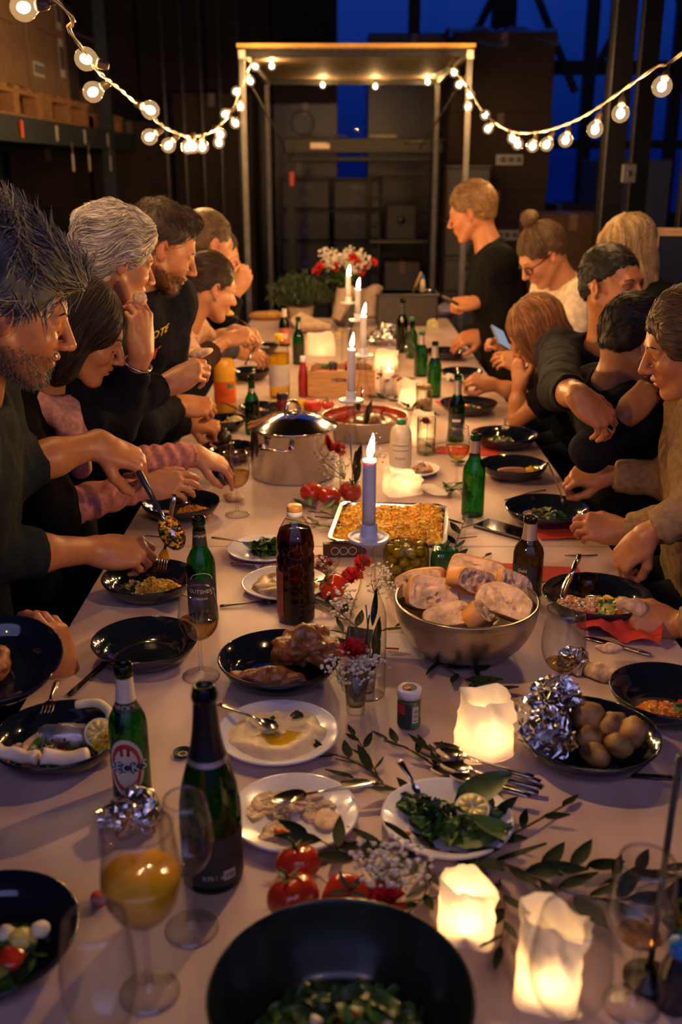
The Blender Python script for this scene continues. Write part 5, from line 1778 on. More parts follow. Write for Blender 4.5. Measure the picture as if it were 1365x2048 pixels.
CT('fork', (376, 955), (381, 995), 'fork resting on the far rim of the orange rice plate', .056, .044, m_steel)
CT('fork', (1012, 838), (1010, 862), 'fork resting on the rim of the chopped salad plate', .056, .044, m_steel)
CT('knife', (1302, 1312), (1170, 1276), 'knife lying below the crumpled red napkin', .003, .003, m_steel)
CT('knife', (1160, 1112), (1122, 1200), 'knife standing in the plate of beans', .075, .03, m_steel)
CT('spoon', (1000, 925), (902, 928), 'spoon on the table beside the white wine glass on the right', .003, .003, m_dsteel)
CT('knife', (520, 842), (448, 806), 'dark knife resting on the lemon plate', .085, .05, m_dsteel)
CT('knife', (1360, 1560), (1160, 1548), 'black handled knife lying in front of the potatoes', .004, .004, m_black)
for k, (a, b, c) in enumerate((((286, 1077), (292, 1071), (330, 1074)), ((1130, 1110), (1160, 1111), (1196, 1110)), ((1010, 1000), (1060, 985), (1092, 980)))):
    o = MB().tube([T(a[0], a[1], .002), T(b[0], b[1], .003), T(c[0], c[1], .002)], .0018, 5).build('wire_hook', m_dsteel)
    tag(o, ['bent dark wire hook on the left table edge', 'bent dark wire hook on the right by the bean plate', 'thin dark wire beyond the lettuce plate'][k], 'hook')

# ------------------------------------------------------------------ napkins, phone, small things
def napkin(px, py, w, d, rz, label, crumple=.003, mat=None, h=.004):
    p = T(px, py)
    sd = int(px)
    def f(u, v):
        x, y = (u - .5) * w, (v - .5) * d
        return (x, y, h + crumple * (1 + fbm(np.array([[x, y, sd]]), 22, sd, 3)[0]))
    b = MB().grid(f, 18, 14)
    o = b.build('paper_napkin', mat or m_red)
    tag(o, label, 'napkin', 'red paper napkins' if mat is None else None)
    o.location = p; o.rotation_euler = (0, 0, rz)
    return o
napkin(985, 1142, .13, .085, -.12, 'red napkin behind the bread bowl, left of the bronze necked bottle', .001)
napkin(1112, 1150, .12, .10, -.1, 'red napkin under the left of the bean plate', .0008, None, .0015)
napkin(1118, 1072, .12, .07, .05, 'folded red napkin in front of the lettuce plate', .002)
napkin(935, 903, .22, .10, -.15, 'red napkin between the wine glass and the chopped salad plate', .0008, None, .0015)
napkin(905, 808, .12, .12, .2, 'red napkin behind the plate of the long haired woman', .0008, None, .0015)
napkin(1238, 1274, .17, .075, -.35, 'crumpled red cloth napkin below the bean plate', .020)
o = napkin(905, 772, .09, .08, .3, 'crumpled white tissue on the table at the right', .03, m_wnap)
p = T(1008, 1062)
t = put('smartphone', 'black phone lying face up by the lettuce plate', 'phone', p, -.75)
MB().box((0, 0, .005), (.155, .074, .009), bev=.003).build('case', m_black, t, False)
MB().box((0, 0, .0098), (.148, .068, .0008)).build('screen', M('phone_screen', (.004, .004, .006), .05, coat=.5), t, False)
p = T(818, 1450)
r = S(p, 46) / 2; h = H(p, 1375)
t = put('spice_jar', 'small green spice jar with a white lid in front of the bread bowl', 'jar', p)
MB().lathe([(0, .002), (r * .95, 0), (r, .004), (r, h * .78), (r * .92, h * .82)], 28).build('glass', m_clear, t)
MB().lathe([(0, .003), (r * .93, .003), (r * .93, h * .70), (0, h * .72)], 24).build('herbs', M('green_herbs', (.05, .16, .03), .5, var=.5, scale=200), t)
MB().lathe([(r * .96, h * .80), (r * 1.06, h * .80), (r * 1.07, h * .97), (r * 1.0, h), (0, h)], 28).build('lid', m_china, t)
MB().lathe([(r * .66, h + .0004), (0, h + .0008)], 24).build('lid_badge', m_ink, t)
MB().box((-.004, -.004, h + .0012), (.012, .008, .0006), rot=.5).build('lid_mark', m_labelr, t, False)
fa = face_cam(p)
lb = MB().lathe([(r + .0005, h * .06), (r + .0005, h * .70)], 20, a0=fa - 1.6, a1=fa + .2).build('label', m_labeld, t)
MB().lathe([(r + .0005, h * .06), (r + .0005, h * .26)], 14, a0=fa + .2, a1=fa + 1.5).build('label_strip', M('green_label', (.02, .13, .05), .5), t)
MB().lathe([(r + .0010, h * .42), (r + .0010, h * .68)], 10, a0=fa - 1.4, a1=fa - .35).build('label_mark', m_labelr, lb)
bp_ = MB().lathe([(r + .0009, h * .20), (r + .0009, h * .62)], 8, a0=fa + .3, a1=fa + .85).build('barcode_patch', m_cream, t)
k = MB()
for i in range(9):
    z = h * (.24 + .36 * i / 9)
    k.lathe([(r + .0014, z), (r + .0014, z + h * (.012 + .012 * (i % 3 == 0)))], 4, a0=fa + .38, a1=fa + .77)
k.build('barcode', m_ink, bp_)
p = T(366, 1510)
t = put('crown_cork', 'upturned crown cap left of the sparkling wine bottle', 'bottle cap', p)
MB().lathe([(0, .001), (.012, 0), (.0145, .003), (.016, .0075), (.0152, .0075), (.0135, .003), (0, .002)], 42, lobes=lambda a, z: 1 + (.03 * math.cos(21 * a) if z > .002 else 0)).build('crown', m_labeld, t)
MB().lathe([(.009, .0026), (.006, .0026)], 20).build('liner_ring', m_cream, t)
def foil_ball(px, py, r, h, label, sd, sq=1.0):
    p = T(px, py)
    b = blob((0, 0, 0), (r, r * sq, h), r * .30, 26 * .04 / r, sd, 44, 28, sharp=True)
    b.jitter(r * .09, 3.2 / r, sd + 3)
    o = b.build('foil_ball', m_foil, None, False)
    tag(o, label, 'foil'); o.location = p + Vector((0, 0, h * .8))
foil_ball(262, 1650, .040, .026, 'crumpled torn foil in front of the oval labelled beer bottle', 41)
foil_ball(1146, 1342, .026, .026, 'round foil ball behind the nearly empty wine glass', 43)
foil_ball(768, 690, .085, .055, 'large crumpled foil at the far end before the dark tub', 44, .7)
# bread scraps
for k, (px, py, a, b_, c, lab) in enumerate(((1205, 1358, .040, .024, .017, 'bread chunk right of the round foil ball'), (1215, 1332, .026, .010, .010, 'bread crust strip lying on the bread chunk'), (468, 1002, .034, .016, .014, 'bread scrap behind the white wine glass on the left'))):
    p = T(px, py)
    o = blob((0, 0, 0), (a, b_, c), .006, 40, 50 + k, 20, 12).build('bread_scrap', m_crumb)
    tag(o, lab, 'bread'); o.location = p + Vector((0, 0, c * .9 + (.03 if k == 1 else 0))); o.rotation_euler = (0, 0, -.3)
# pepper mill and dark cup
p = T(452, 945)
t = put('pepper_mill', 'dark wooden pepper mill left of the lidded pot', 'pepper mill', p)
h = H(p, 855)
MB().lathe([(0, 0), (.026, 0), (.027, h * .1), (.020, h * .22), (.017, h * .45), (.022, h * .62), (.023, h * .66), (.012, h * .68)], 24).build('body', M('dark_walnut', (.02, .012, .009), .3, var=.3), t)
MB().lathe([(.012, h * .68), (.022, h * .70), (.024, h * .80), (.018, h * .90), (.008, h * .94), (.010, h * .97), (0, h)], 24).build('head', M('dark_walnut', (.02, .012, .009), .3), t)
p = T(441, 968)
t = put('dark_tumbler', 'short black tumbler behind the hand reaching for the wine glass', 'tumbler', p)
MB().lathe([(0, .002), (.024, 0), (.028, .05), (.0265, .05), (.022, .006), (0, .006)], 24).build('cup', m_glaze, t)
# paper card and dark card
def card(px, py, w, h, rz, label, mat, lines=True):
    p = T(px, py)
    t = put('folded_card', label, 'card', p, rz)
    MB().grid(lambda u, v: ((u - .5) * w, .030 * (1 - v), h * v), 2, 2).build('front', mat, t, False)
    MB().grid(lambda u, v: ((u - .5) * w, .0601 - .030 * (1 - v), h * v), 2, 2).build('back', mat, t, False)
    if lines:
        k = MB()
        for i, (x, z, l) in enumerate(((-.01, .62, .25), (.0, .5, .4), (.01, .38, .35), (0, .28, .3))):
            k.box((x, .030 * (1 - z) - .001, h * z), (w * l, .0006, .0012))
        k.build('writing', M('card_writing', (.28, .17, .12), .7), t, False)
        MB().box((-w * .12, .030 * .15 - .0012, h * .85), (w * .3, .0006, .004)).build('red_mark', m_labelr, t, False)
    return t
card(795, 1330, .090, .040, -.12, 'folded cream place card standing beside the steel bowl', m_lantern)
card(702, 1318, .055, .042, -.35, 'small dark folded card behind the shot glass of flowers', m_labeld, False)

# ------------------------------------------------------------------ tomatoes, peppers, lemons
def tomato(px, py, w, label, group=None, calyx=True, tilt=(0, 0), lob=.04):
    p = T(px, py)
    r = S(p, w) / 2
    t = thing('tomato', label, 'tomato', (p.x, p.y, TABLE_Z + .0), 0, group)
    t.rotation_euler = (tilt[0], tilt[1], px * .1)
    if tilt[0] or tilt[1]: t.location.z += r * .06
    n = 20
    prof = []
    for i in range(n + 1):
        a = -PI / 2 + PI * i / n
        prof.append((r * math.cos(a), r * .84 * (1 + math.sin(a)) - r * .16 * max(0, math.sin(a)) ** 6))
    MB().lathe(prof, 32, lobes=lambda a, z: 1 + lob * math.cos(5 * a)).build('flesh', m_tom, t)
    if calyx:
        for k in range(5):
            a = 2 * PI * k / 5
            leaf_obj(r * .8, r * .22, m_calyx, t, Vector((r * .06 * math.cos(a), r * .06 * math.sin(a), r * 1.54)), frame((math.cos(a), math.sin(a), .1), (0, 0, 1)), 'sepal')
        MB().tube([(0, 0, r * 1.5), (.002, .002, r * 1.8), (.008, .003, r * 2.0)], .0022, 6).build('stalk', m_calyx, t)
    return t
tomato(680, 1190, 58, 'ripe tomato beside the bottle of the nearest candle', None, True, (.7, 0))
tomato(603, 1768, 92, 'vine tomato at the back of the cluster behind the salad bowl', 'vine tomatoes behind the salad bowl', True, (.5, -.1))
tomato(600, 1835, 106, 'front left vine tomato touching the salad bowl', 'vine tomatoes behind the salad bowl', True, (.35, .2))
tomato(688, 1815, 98, 'right vine tomato by the gypsophila', 'vine tomatoes behind the salad bowl', True, (.4, .3))
tomato(625, 1003, 48, 'orange red tomato in front of the lidded pot, left one', 'tomatoes by the rice tray', False)
tomato(660, 1010, 46, 'orange red tomato in front of the lidded pot, middle one', 'tomatoes by the rice tray', False)
tomato(698, 1000, 46, 'orange red tomato in front of the lidded pot, right one', 'tomatoes by the rice tray', True, (.3, 0))
tomato(626, 826, 36, 'ribbed red tomato behind the open pan', None, False, (0, 0), .10)
tomato(656, 820, 26, 'small orange tomato next to the ribbed red tomato', None, True)
def lemon_half(px, py, w, label, rot, z=0.0):
    p = T(px, py, z)
    r = S(p, w) / 2
    t = thing('lemon_half', label, 'lemon', (p.x, p.y, p.z + r * .75), 0)
    t.rotation_euler = rot
    MB().lathe([(0, -r * .95), (r * .35, -r * .88), (r * .75, -r * .6), (r * .97, -r * .2), (r, 0)], 28).build('rind', m_lemon, t)
    MB().lathe([(r, 0), (r * .86, .0006), (0, .0006)], 28).build('pith', m_lpith, t)
    s = MB()
    for k in range(9):
        a = 2 * PI * k / 9
        s.prism([(r * .1 * math.cos(a + .35), r * .1 * math.sin(a + .35))] + [(r * .84 * math.cos(a + .05 + .6 * i / 4), r * .84 * math.sin(a + .05 + .6 * i / 4)) for i in range(5)], .0006, .0018)
    s.build('flesh', m_lflesh, t)
lemon_half(602, 815, 32, 'lemon half with its cut face up behind the sauce bottle', (-.6, 0, 0))
lemon_half(866, 658, 24, 'lemon half standing at the far right table corner', (1.2, 0, .2))
# sauce jar near the pot
p = T(566, 838)
t = put('sauce_jar', 'small dark lidded jar of red sauce in front of the oil bottle', 'jar', p)
h = H(p, 786); r = S(p, 24) / 2
MB().lathe([(0, 0), (r * .95, 0), (r, .004), (r, h * .7), (r * .85, h * .78)], 24).build('glass', M('red_sauce', (.16, .015, .012), .15, coat=.6), t)
MB().lathe([(r * .9, h * .76), (r * .98, h * .78), (r * .98, h * .97), (r * .9, h), (0, h)], 24).build('lid', M('dark_lid', (.03, .028, .035), .3, .5), t)
# cutting board
p = T(600, 848)
t = put('cutting_board', 'pale wooden board behind the lidded pot under the tomatoes', 'board', p)
MB().box((0, 0, .008), (.28, .16, .016), bev=.004).build('board', m_pine, t, False)

# ------------------------------------------------------------------ wooden crate with sauces
p = T(683, 797)
W = S(p, 134)
h = H(p, 742)
t = put('wooden_crate', 'small wooden crate with an oval hand hole holding sauces', 'crate', p, -.02)
m_cratew = M('crate_wood', (.46, .24, .09), .5, var=.2, scale=12, stretch=(1, 8, 8), bump=.1)
def holed(w, h, th, hx, hz, ra, rb):
    b = MB()
    n = 32
    for s, y in ((0, 0), (1, th)):
        V = []
        for i in range(n):
            a = 2 * PI * (i + .5) / n
            c, d = math.cos(a), math.sin(a)
            k = min((w / 2) / max(abs(c), 1e-6), (h / 2) / max(abs(d), 1e-6))
            V += [(hx + ra * c, y, hz + rb * d), (k * c, y, h / 2 + k * d)]
        b.add(V, [((2 * i, 2 * i + 1, 2 * ((i + 1) % n) + 1, 2 * ((i + 1) % n)) if not s else (2 * i, 2 * ((i + 1) % n), 2 * ((i + 1) % n) + 1, 2 * i + 1)) for i in range(n)])
    for i in range(n):
        j = (i + 1) % n
        o = 2 * n
        b.Fc.append((2 * i, 2 * j, o + 2 * j, o + 2 * i)); b.Mi.append(0)
        b.Fc.append((2 * i + 1, o + 2 * i + 1, o + 2 * j + 1, 2 * j + 1)); b.Mi.append(0)
    return b
dp = .19
for y, nm in ((0, 'front_panel'), (dp - .010, 'rear_panel')):
    holed(W, h, .010, -.01, h * .66, .032, .012).build(nm, m_cratew, t, False, loc=(0, y, 0))
for s in (-1, 1):
    MB().box((s * (W / 2 - .005), dp / 2, h / 2), (.010, dp - .022, h)).build('side_panel', m_cratew, t, False)
MB().box((0, dp / 2, .006), (W - .02, dp - .02, .010)).build('bottom_board', m_cratew, t, False)
for k, (dx, dy, hh, rr_, mt, cp_, lab) in enumerate(((-.035, .05, h + .040, .020, M('red_sauce', (.16, .015, .012), .15), m_labeld, 'squat sauce jar with a black lid in the wooden crate'), (.035, .05, h + .045, .022, M('red_sauce', (.16, .015, .012), .15), M('orange_red_cap', (.62, .08, .02), .4), 'sauce jar with an orange red lid in the wooden crate'),
                                                     (-.07, .10, h + .02, .018, m_carrot, m_leafm, 'small pepper jar at the left of the wooden crate'))):
    tt = thing('sauce_jar', lab, 'jar', (p.x + dx, p.y + dy, TABLE_Z + .012), 0)
    MB().lathe([(0, 0), (rr_, 0), (rr_, hh * .6), (rr_ * .75, hh * .72)], 20).build('glass', mt, tt)
    MB().lathe([(rr_ * .8, hh * .70), (rr_ * .9, hh * .72), (rr_ * .9, hh * .86), (0, hh * .87)], 20).build('lid', cp_, tt)
    if k == 0:
        MB().lathe([(rr_ + .0005, hh * .25), (rr_ + .0005, hh * .62)], 12, a0=-2.6, a1=-.5).build('label', m_white, tt)

# ------------------------------------------------------------------ tumblers with bread and with a flower
p = T(812, 810)
p = T(848, 822)
t = put('glass_tumbler', 'straight glass tumbler with bread pieces right of a glowing lantern', 'tumbler', p)
h = H(p, 768); r = S(p, 34) / 2
MB().lathe([(0, .004), (r * .9, 0), (r, .004), (r, h), (r * .96, h), (r * .95, .008), (0, .008)], 28).build('glass', m_clear, t)
blob((0, 0, .03), (r * .8, r * .7, .022), .006, 60, 3).build('bread_piece', m_crumb, t)
blob((0, 0, h - .01), (r * .85, r * .7, .016), .005, 60, 4).build('bread_piece', m_crumb, t)
p = T(852, 908)
t = put('glass_tumbler', 'glass tumbler with a dark red flower before the round lantern', 'tumbler', p)
h = H(p, 835); r = S(p, 38) / 2
MB().lathe([(0, .004), (r * .9, 0), (r, .004), (r, h), (r * .96, h), (r * .95, .008), (0, .008)], 28).build('glass', m_clear, t)
MB().lathe([(0, .009), (r * .93, .009), (r * .93, h * .4), (0, h * .4)], 24).build('water', m_water, t)

def carnation(parent, c, r, mat, seed, up=(0, 0, 1), n=26):
    rr = random.Random(seed)
    b = MB()
    fr = frame(Vector(up).orthogonal(), up)
    for k in range(n):
        a = rr.uniform(0, 2 * PI)
        el = rr.uniform(.15, 1.45)
        l, w = r * rr.uniform(.8, 1.1), r * .75
        sd = rr.uniform(0, 9)
        dirv = fr @ Vector((math.cos(a) * math.cos(el), math.sin(a) * math.cos(el), math.sin(el)))
        side = fr @ Vector((-math.sin(a), math.cos(a), 0))
        nn = dirv.cross(side)
        def f(u, v):
            return Vector(c) + dirv * (l * u) + side * (w * (v - .5) * (.25 + u)) + nn * (.10 * r * math.sin(v * 13 + sd) * u)
        b.grid(f, 3, 6)
    return b.build('flower_head', mat, parent)
def gyps(parent, c, rx, ry, rz_, n, ball, seed, root=None):
    rr = random.Random(seed)
    b, s = MB(), MB()
    root = Vector(root) if root is not None else Vector(c) - Vector((0, 0, rz_ * 1.4))
    for k in range(n):
        q = Vector((rr.gauss(0, .5), rr.gauss(0, .5), rr.gauss(0, .5)))
        if q.length > 1: q.normalize()
        pt = Vector(c) + Vector((q.x * rx, q.y * ry, q.z * rz_))
        bb = ball * rr.uniform(.6, 1.25)
        b.ell(pt, bb, 6, 4)
        b.ell(pt + Vector((bb * .8, 0, bb * .3)), bb * .7, 5, 4)
        if k % 3 == 0:
            m_ = (pt + root) / 2 + Vector((rr.uniform(-1, 1), rr.uniform(-1, 1), rr.uniform(-1, 1))) * rx * .2
            s.tube([root, m_, pt], .0005, 3)
    tag(b.build('gypsophila_blossom', m_gyp, parent), kind='stuff')
    tag(s.build('gypsophila_stems', m_stem, parent), kind='stuff')

MB().tube([(0, 0, .01), (.004, 0, h * .6), (0, -.002, h + .004)], .0012, 5).build('stem', m_stem, t)
carnation(t, (-.006, -.01, h * .85), .022, M('dark_carnation', (.22, .02, .015), .6, var=.3), 5)

# shot glasses with gypsophila and a red carnation
def shot_vase(px, pyb, pyt, w, label):
    p = T(px, pyb)
    h = H(p, pyt); r = S(p, w) / 2
    t = put('shot_glass', label, 'vase', p, 0, 'shot glasses used as vases')
    MB().lathe([(0, 0), (r * .74, 0), (r * .78, .003), (r, h), (r * .95, h), (r * .72, .016), (0, .014)], 28).build('glass', m_clear, t)
    MB().lathe([(0, .017), (r * .74, .017), (r * .80, h * .45), (0, h * .45)], 24).build('water', m_water, t)
    return t, p, h, r
t, p, h, r = shot_vase(712, 1424, 1338, 48, 'front shot glass with gypsophila and a red carnation')
fl = put('flower_sprig', 'white gypsophila with a flat red carnation in the front shot glass', 'flowers', p)
gyps(fl, (0, 0, h + .008), .062, .045, .030, 130, .0029, 3, (0, 0, .02))
carnation(fl, (-.004, .012, h + .022), .030, m_carn, 8, (0, -.2, 1))
for k in range(3):
    MB().tube([(.004 * (k - 1), 0, .018), (-.003 * k + .004, .004, h * .6), (.012 * (k - 1), 0, h + .004)], .0011, 5).build('stem', m_stem, fl)
t, p, h, r = shot_vase(735, 1398, 1345, 36, 'rear shot glass standing between the front one and the candle bottle')
# flowers around the nearest candle bottle
p = T(735, 1240)
fl = put('flower_sprig', 'red blossoms and gypsophila lying behind the nearest candle bottle', 'flowers', p)
gyps(fl, (-.055, .03, .03), .035, .06, .035, 60, .0034, 12, (-.03, .09, .01))
gyps(fl, (.035, .09, .055), .035, .05, .045, 70, .0034, 13, (.02, .12, .01))
for k, (x, y, z, r_) in enumerate(((-.03, .16, .03, .026), (-.005, .19, .052, .024), (-.055, .17, .02, .018))):
    carnation(fl, (x, y, z), r_, m_carn, 20 + k, (-.2, -.4, 1))
# gypsophila and carnation by the tomatoes
p = T(778, 1780)
t, p, h, r = shot_vase(778, 1808, 1745, 60, 'shot glass of gypsophila standing between the vine tomatoes and lantern')
fl = put('flower_sprig', 'white gypsophila bunch beside the vine tomatoes', 'flowers', p)
gyps(fl, (0, 0, h + .014), .055, .04, .034, 130, .0031, 15, (0, 0, .02))
p = T(770, 1832)
fl = put('carnation_bloom', 'red carnation peeping over the salad bowl rim', 'flowers', p)
carnation(fl, (0, 0, .018), .030, m_carn, 31, (0, -.3, 1))
MB().tube([(0, 0, .018), (.03, .02, .006), (.07, .03, .004)], .0015, 5).build('stem', m_stem, fl)
p = T(680, 1848)
fl = put('flower_sprig', 'few white gypsophila blossoms on the salad bowl rim', 'flowers', p)
gyps(fl, (0, -.01, .03), .035, .02, .014, 26, .0042, 16, (0, .05, .01))
# flowers in front of the pot
p = T(690, 965)
fl = put('flower_sprig', 'dark red blooms and gypsophila around the second candle bottle', 'flowers', p)
gyps(fl, (-.03, .0, .06), .05, .04, .05, 60, .0036, 17, (0, .02, .01))
gyps(fl, (.10, .06, .09), .03, .03, .06, 40, .0036, 27, (.06, .03, .01))
for k, (x, y, z) in enumerate(((-.09, .05, .07), (-.115, .03, .03), (-.06, .06, .10), (-.02, .06, .085))):
    carnation(fl, (x, y, z), .026, M('dark_carnation', (.22, .02, .015), .6, var=.3) if k < 3 else m_carn, 40 + k, (0, -.5, .9))
    MB().tube([(x, y, z), (x * .5, y + .01, z * .5), (0, .02, .005)], .0014, 5).build('stem', m_stem, fl)

# ------------------------------------------------------------------ eucalyptus runner, sprig by sprig
def sprig(pts, label, nleaf, size, seed, z=.006, wid=.30, tw=.0018, mat=None, spread=.9):
    rr = random.Random(seed)
    W_ = [T(x, y, z + .004 * math.sin(i * 1.7)) for i, (x, y) in enumerate(pts)]
    sp = smooth_path(W_, 6)
    o0 = W_[0].copy(); o0.z = TABLE_Z
    t = thing('eucalyptus_sprig', label, 'sprig', o0, 0, 'eucalyptus sprigs along the table')
    L = [q - o0 for q in sp]
    MB().tube(L, [lerp(tw, tw * .5, i / len(L)) for i in range(len(L))], 5).build('stem', m_twig, t)
    for k in range(nleaf):
        f = (k + .6) / nleaf * (len(L) - 1)
        i = min(int(f), len(L) - 2)
        q = lerp(L[i], L[i + 1], f - i)
        d = (L[i + 1] - L[i]).normalized()
        sgn = 1 if k % 2 else -1
        ang = sgn * rr.uniform(.4, spread)
        dv = Matrix.Rotation(ang, 3, 'Z') @ d
        dv.z = rr.uniform(-.02, .22)
        if k == nleaf - 1: dv = d
        s_ = size * rr.uniform(.75, 1.2)
        up = Vector((rr.uniform(-.5, .5), rr.uniform(-.5, .5), 1))
        leaf_obj(s_, s_ * wid * rr.uniform(.85, 1.15), mat or m_euc, t, q + Vector((0, 0, .003)), frame(dv, up))
    return t
sprig([(752, 1548), (690, 1515), (620, 1500)], 'eucalyptus sprig pointing at the hummus plate', 6, .055, 1)
sprig([(755, 1550), (730, 1500), (708, 1470)], 'short eucalyptus sprig behind the spoon handle', 5, .038, 2)
sprig([(880, 1540), (830, 1505), (770, 1478)], 'eucalyptus sprig below the green spice jar', 6, .040, 3)
sprig([(840, 1600), (770, 1570), (700, 1555)], 'eucalyptus sprig under the spoon on the brown dip', 5, .055, 4)
sprig([(930, 1560), (880, 1520), (850, 1490)], 'eucalyptus sprig lying under the pile of spoons', 5, .050, 5)
sprig([(985, 1690), (1060, 1650), (1135, 1608)], 'bare red twig with two leaves right of the greens plate', 4, .040, 6, .006, .35, .0026)
sprig([(900, 1705), (1010, 1730), (1150, 1790), (1260, 1800)], 'long eucalyptus branch running to the right wine glass', 13, .068, 7, .010, .34, .003)
sprig([(1050, 1745), (1110, 1740), (1180, 1735)], 'eucalyptus sprig with broad leaves before the right wine glass', 5, .062, 8, .012, .36)
sprig([(880, 1700), (800, 1690), (690, 1690)], 'eucalyptus sprig behind the white gypsophila bunch', 7, .055, 9, .008)
sprig([(760, 1750), (680, 1700), (610, 1668)], 'eucalyptus sprig reaching over the vine tomatoes', 5, .060, 10, .03)
sprig([(860, 1720), (850, 1790), (800, 1840)], 'eucalyptus sprig between the gypsophila and the lantern', 7, .052, 11, .008)
sprig([(1000, 1760), (1010, 1830), (1000, 1900)], 'eucalyptus sprig between the two near lanterns', 6, .055, 12, .008)
sprig([(960, 1700), (985, 1640), (990, 1590)], 'eucalyptus sprig at the right rim of the greens plate', 5, .055, 13, .012)
sprig([(1200, 1770), (1260, 1750), (1330, 1740)], 'eucalyptus sprig behind the right wine glass', 6, .055, 14, .008)
sprig([(870, 1320), (930, 1360), (985, 1392)], 'dark eucalyptus sprig in the shade of the bread bowl', 7, .060, 15, .006)
sprig([(930, 1380), (960, 1350), (945, 1330)], 'small eucalyptus sprig under the bread bowl', 4, .05, 16)
sprig([(720, 1262), (680, 1225), (635, 1205)], 'eucalyptus sprig between the syrup and candle bottles', 6, .050, 17, .008, .34)
sprig([(740, 1290), (690, 1265), (625, 1258)], 'eucalyptus sprig behind the chicken plate', 5, .045, 18)
sprig([(760, 1262), (800, 1255), (850, 1262)], 'eucalyptus sprig left of the bread bowl', 4, .045, 19)
sprig([(900, 1145), (912, 1090), (930, 1040)], 'eucalyptus sprig right of the rice tray', 11, .060, 20, .012, .34, .002, None, 1.5)
sprig([(890, 1150), (940, 1125), (985, 1108)], 'thin red twigs pointing from the green pepper', 2, .030, 21, .004)
sprig([(700, 1045), (650, 1025), (610, 1010)], 'green leafy sprig before the lidded pot', 8, .065, 22, .012, .34, .002, m_leafd, 1.3)
sprig([(690, 1060), (640, 1050), (600, 1045)], 'leafy sprig at the left end of the rice tray', 5, .055, 23, .008, .34, .002, m_leafd, 1.2)
sprig([(890, 985), (905, 975), (925, 985)], 'dark green leaves behind the bright green bottle', 9, .045, 24, .012, .5, .002, m_leafd, 1.6)
sprig([(830, 820), (790, 800), (750, 795)], 'leafy sprig in front of the lit jar candle', 9, .060, 25, .012, .3, .002, m_euc, 1.2)
sprig([(880, 830), (840, 825), (800, 812)], 'leafy sprig by the glass of bread', 6, .060, 26, .008)
sprig([(660, 845), (630, 825), (590, 822)], 'leafy greens around the ribbed tomato', 9, .045, 27, .012, .4, .002, m_leafm, 1.5)
sprig([(640, 725), (625, 735), (612, 742)], 'peppery greens left of the wooden crate', 7, .05, 28, .012, .4, .002, m_leafm, 1.5)
sprig([(870, 905), (860, 890), (845, 880)], 'leaves around the flower tumbler', 6, .045, 29, .01, .4, .002, m_leafd, 1.4)

# ------------------------------------------------------------------ the far end: bouquet, herbs, paper, tub
p = T(690, 652)
t = put('flower_vase', 'dark grey vase at the far end below the bouquet', 'vase', p)
hv = .20
MB().lathe([(0, .003), (.05, 0), (.07, .03), (.085, .12), (.075, hv - .01), (.08, hv), (.075, hv), (.07, hv - .01), (0, .02)], 32).build('body', M('grey_vase', (.10, .085, .07), .6, var=.2), t)
fl = put('bouquet', 'bouquet of red flowers and gypsophila at the far end of the table', 'flowers', p)
for k in range(6):
    a = k * 1.07
    gyps(fl, (.10 * math.cos(a), .06 * math.sin(a), .40 + .03 * math.sin(k * 2.3)), .075, .06, .055, 60, .0075, 60 + k, (0, 0, hv))
rr = random.Random(3)
for k, (x, z) in enumerate(((-.155, .36), (-.17, .33), (-.055, .36), (.075, .38), (.11, .36), (.165, .385), (.05, .42), (.095, .33))):
    carnation(fl, (x, -.05 + rr.uniform(-.03, .03), z), .032, m_carn, 80 + k, (x * 2, -.8, .6), 18)
    MB().tube([(0, 0, hv - .05), (x * .5, -.02, z * .8), (x, -.05, z)], .002, 5).build('stem', m_stem, fl)
leaf_heap(fl, 'foliage', (0, 0, .25), .10, .12, 60, .06, [m_stem, m_leafd], 90)
# potted herb in paper
p = T(602, 655)
t = put('potted_herb', 'bushy green herb in a paper wrapped pot at the far end', 'plant', p)
MB().lathe([(0, 0), (.06, 0), (.085, .13), (.08, .13), (.06, .12), (0, .12)], 24).build('pot', M('brown_paper_wrap', (.36, .24, .15), .8, var=.15), t)
b = MB(); rr = random.Random(21)
st = MB()
for k in range(420):
    a, q = rr.uniform(0, 6.3), math.sqrt(rr.random())
    hgt = rr.uniform(.10, .26)
    tip = Vector((.20 * q * math.cos(a), .12 * q * math.sin(a), .11 + hgt * (1 - .45 * q)))
    for j in range(3):
        leaf_sheet(b, tip + Vector((rr.uniform(-.02, .02), rr.uniform(-.02, .02), rr.uniform(-.03, .01))), .034, .007, Matrix.Rotation(rr.uniform(0, 6.3), 3, 'Z') @ Matrix.Rotation(rr.uniform(-1.3, .3), 3, 'Y'), rr, 0)
    if k % 6 == 0: st.tube([(0, 0, .11), (tip.x * .6, tip.y * .6, tip.z * .7), tip], .0012, 3)
tag(b.build('foliage', M('herb_green', (.045, .075, .02), .6, var=.3), t), kind='stuff')
tag(st.build('stems', m_stem, t), kind='stuff')
m_bagp = M('kraft_paper', (.46, .33, .24), .8, var=.12, bump=.3)
def paper_cone(px, py, L, r0, r1, dirv, label, sd):
    p = T(px, py, .05)
    t = thing('paper_wrap', label, 'paper', p, 0)
    fr = frame(Vector(dirv), (0, 0, 1))
    def f(u, v):
        a = u * 2 * PI
        r = lerp(r0, r1, v) * (1 + .12 * math.sin(a * 4 + sd) * v + .10 * vnoise([(math.cos(a) * 2, math.sin(a) * 2, v * 4 + sd)], 1.5)[0])
        return fr @ Vector((L * v + .02 * math.sin(a * 3) * v, r * math.cos(a), r * math.sin(a) * .8))
    MB().grid(f, 32, 10, wrap=True).build('paper', m_bagp, t)
paper_cone(662, 655, .21, .022, .075, (-.85, .1, .10), 'twisted kraft paper cone lying before the herb', 1)
paper_cone(672, 640, .20, .035, .075, (.35, .3, .85), 'kraft paper sleeve standing beside the vase', 2)
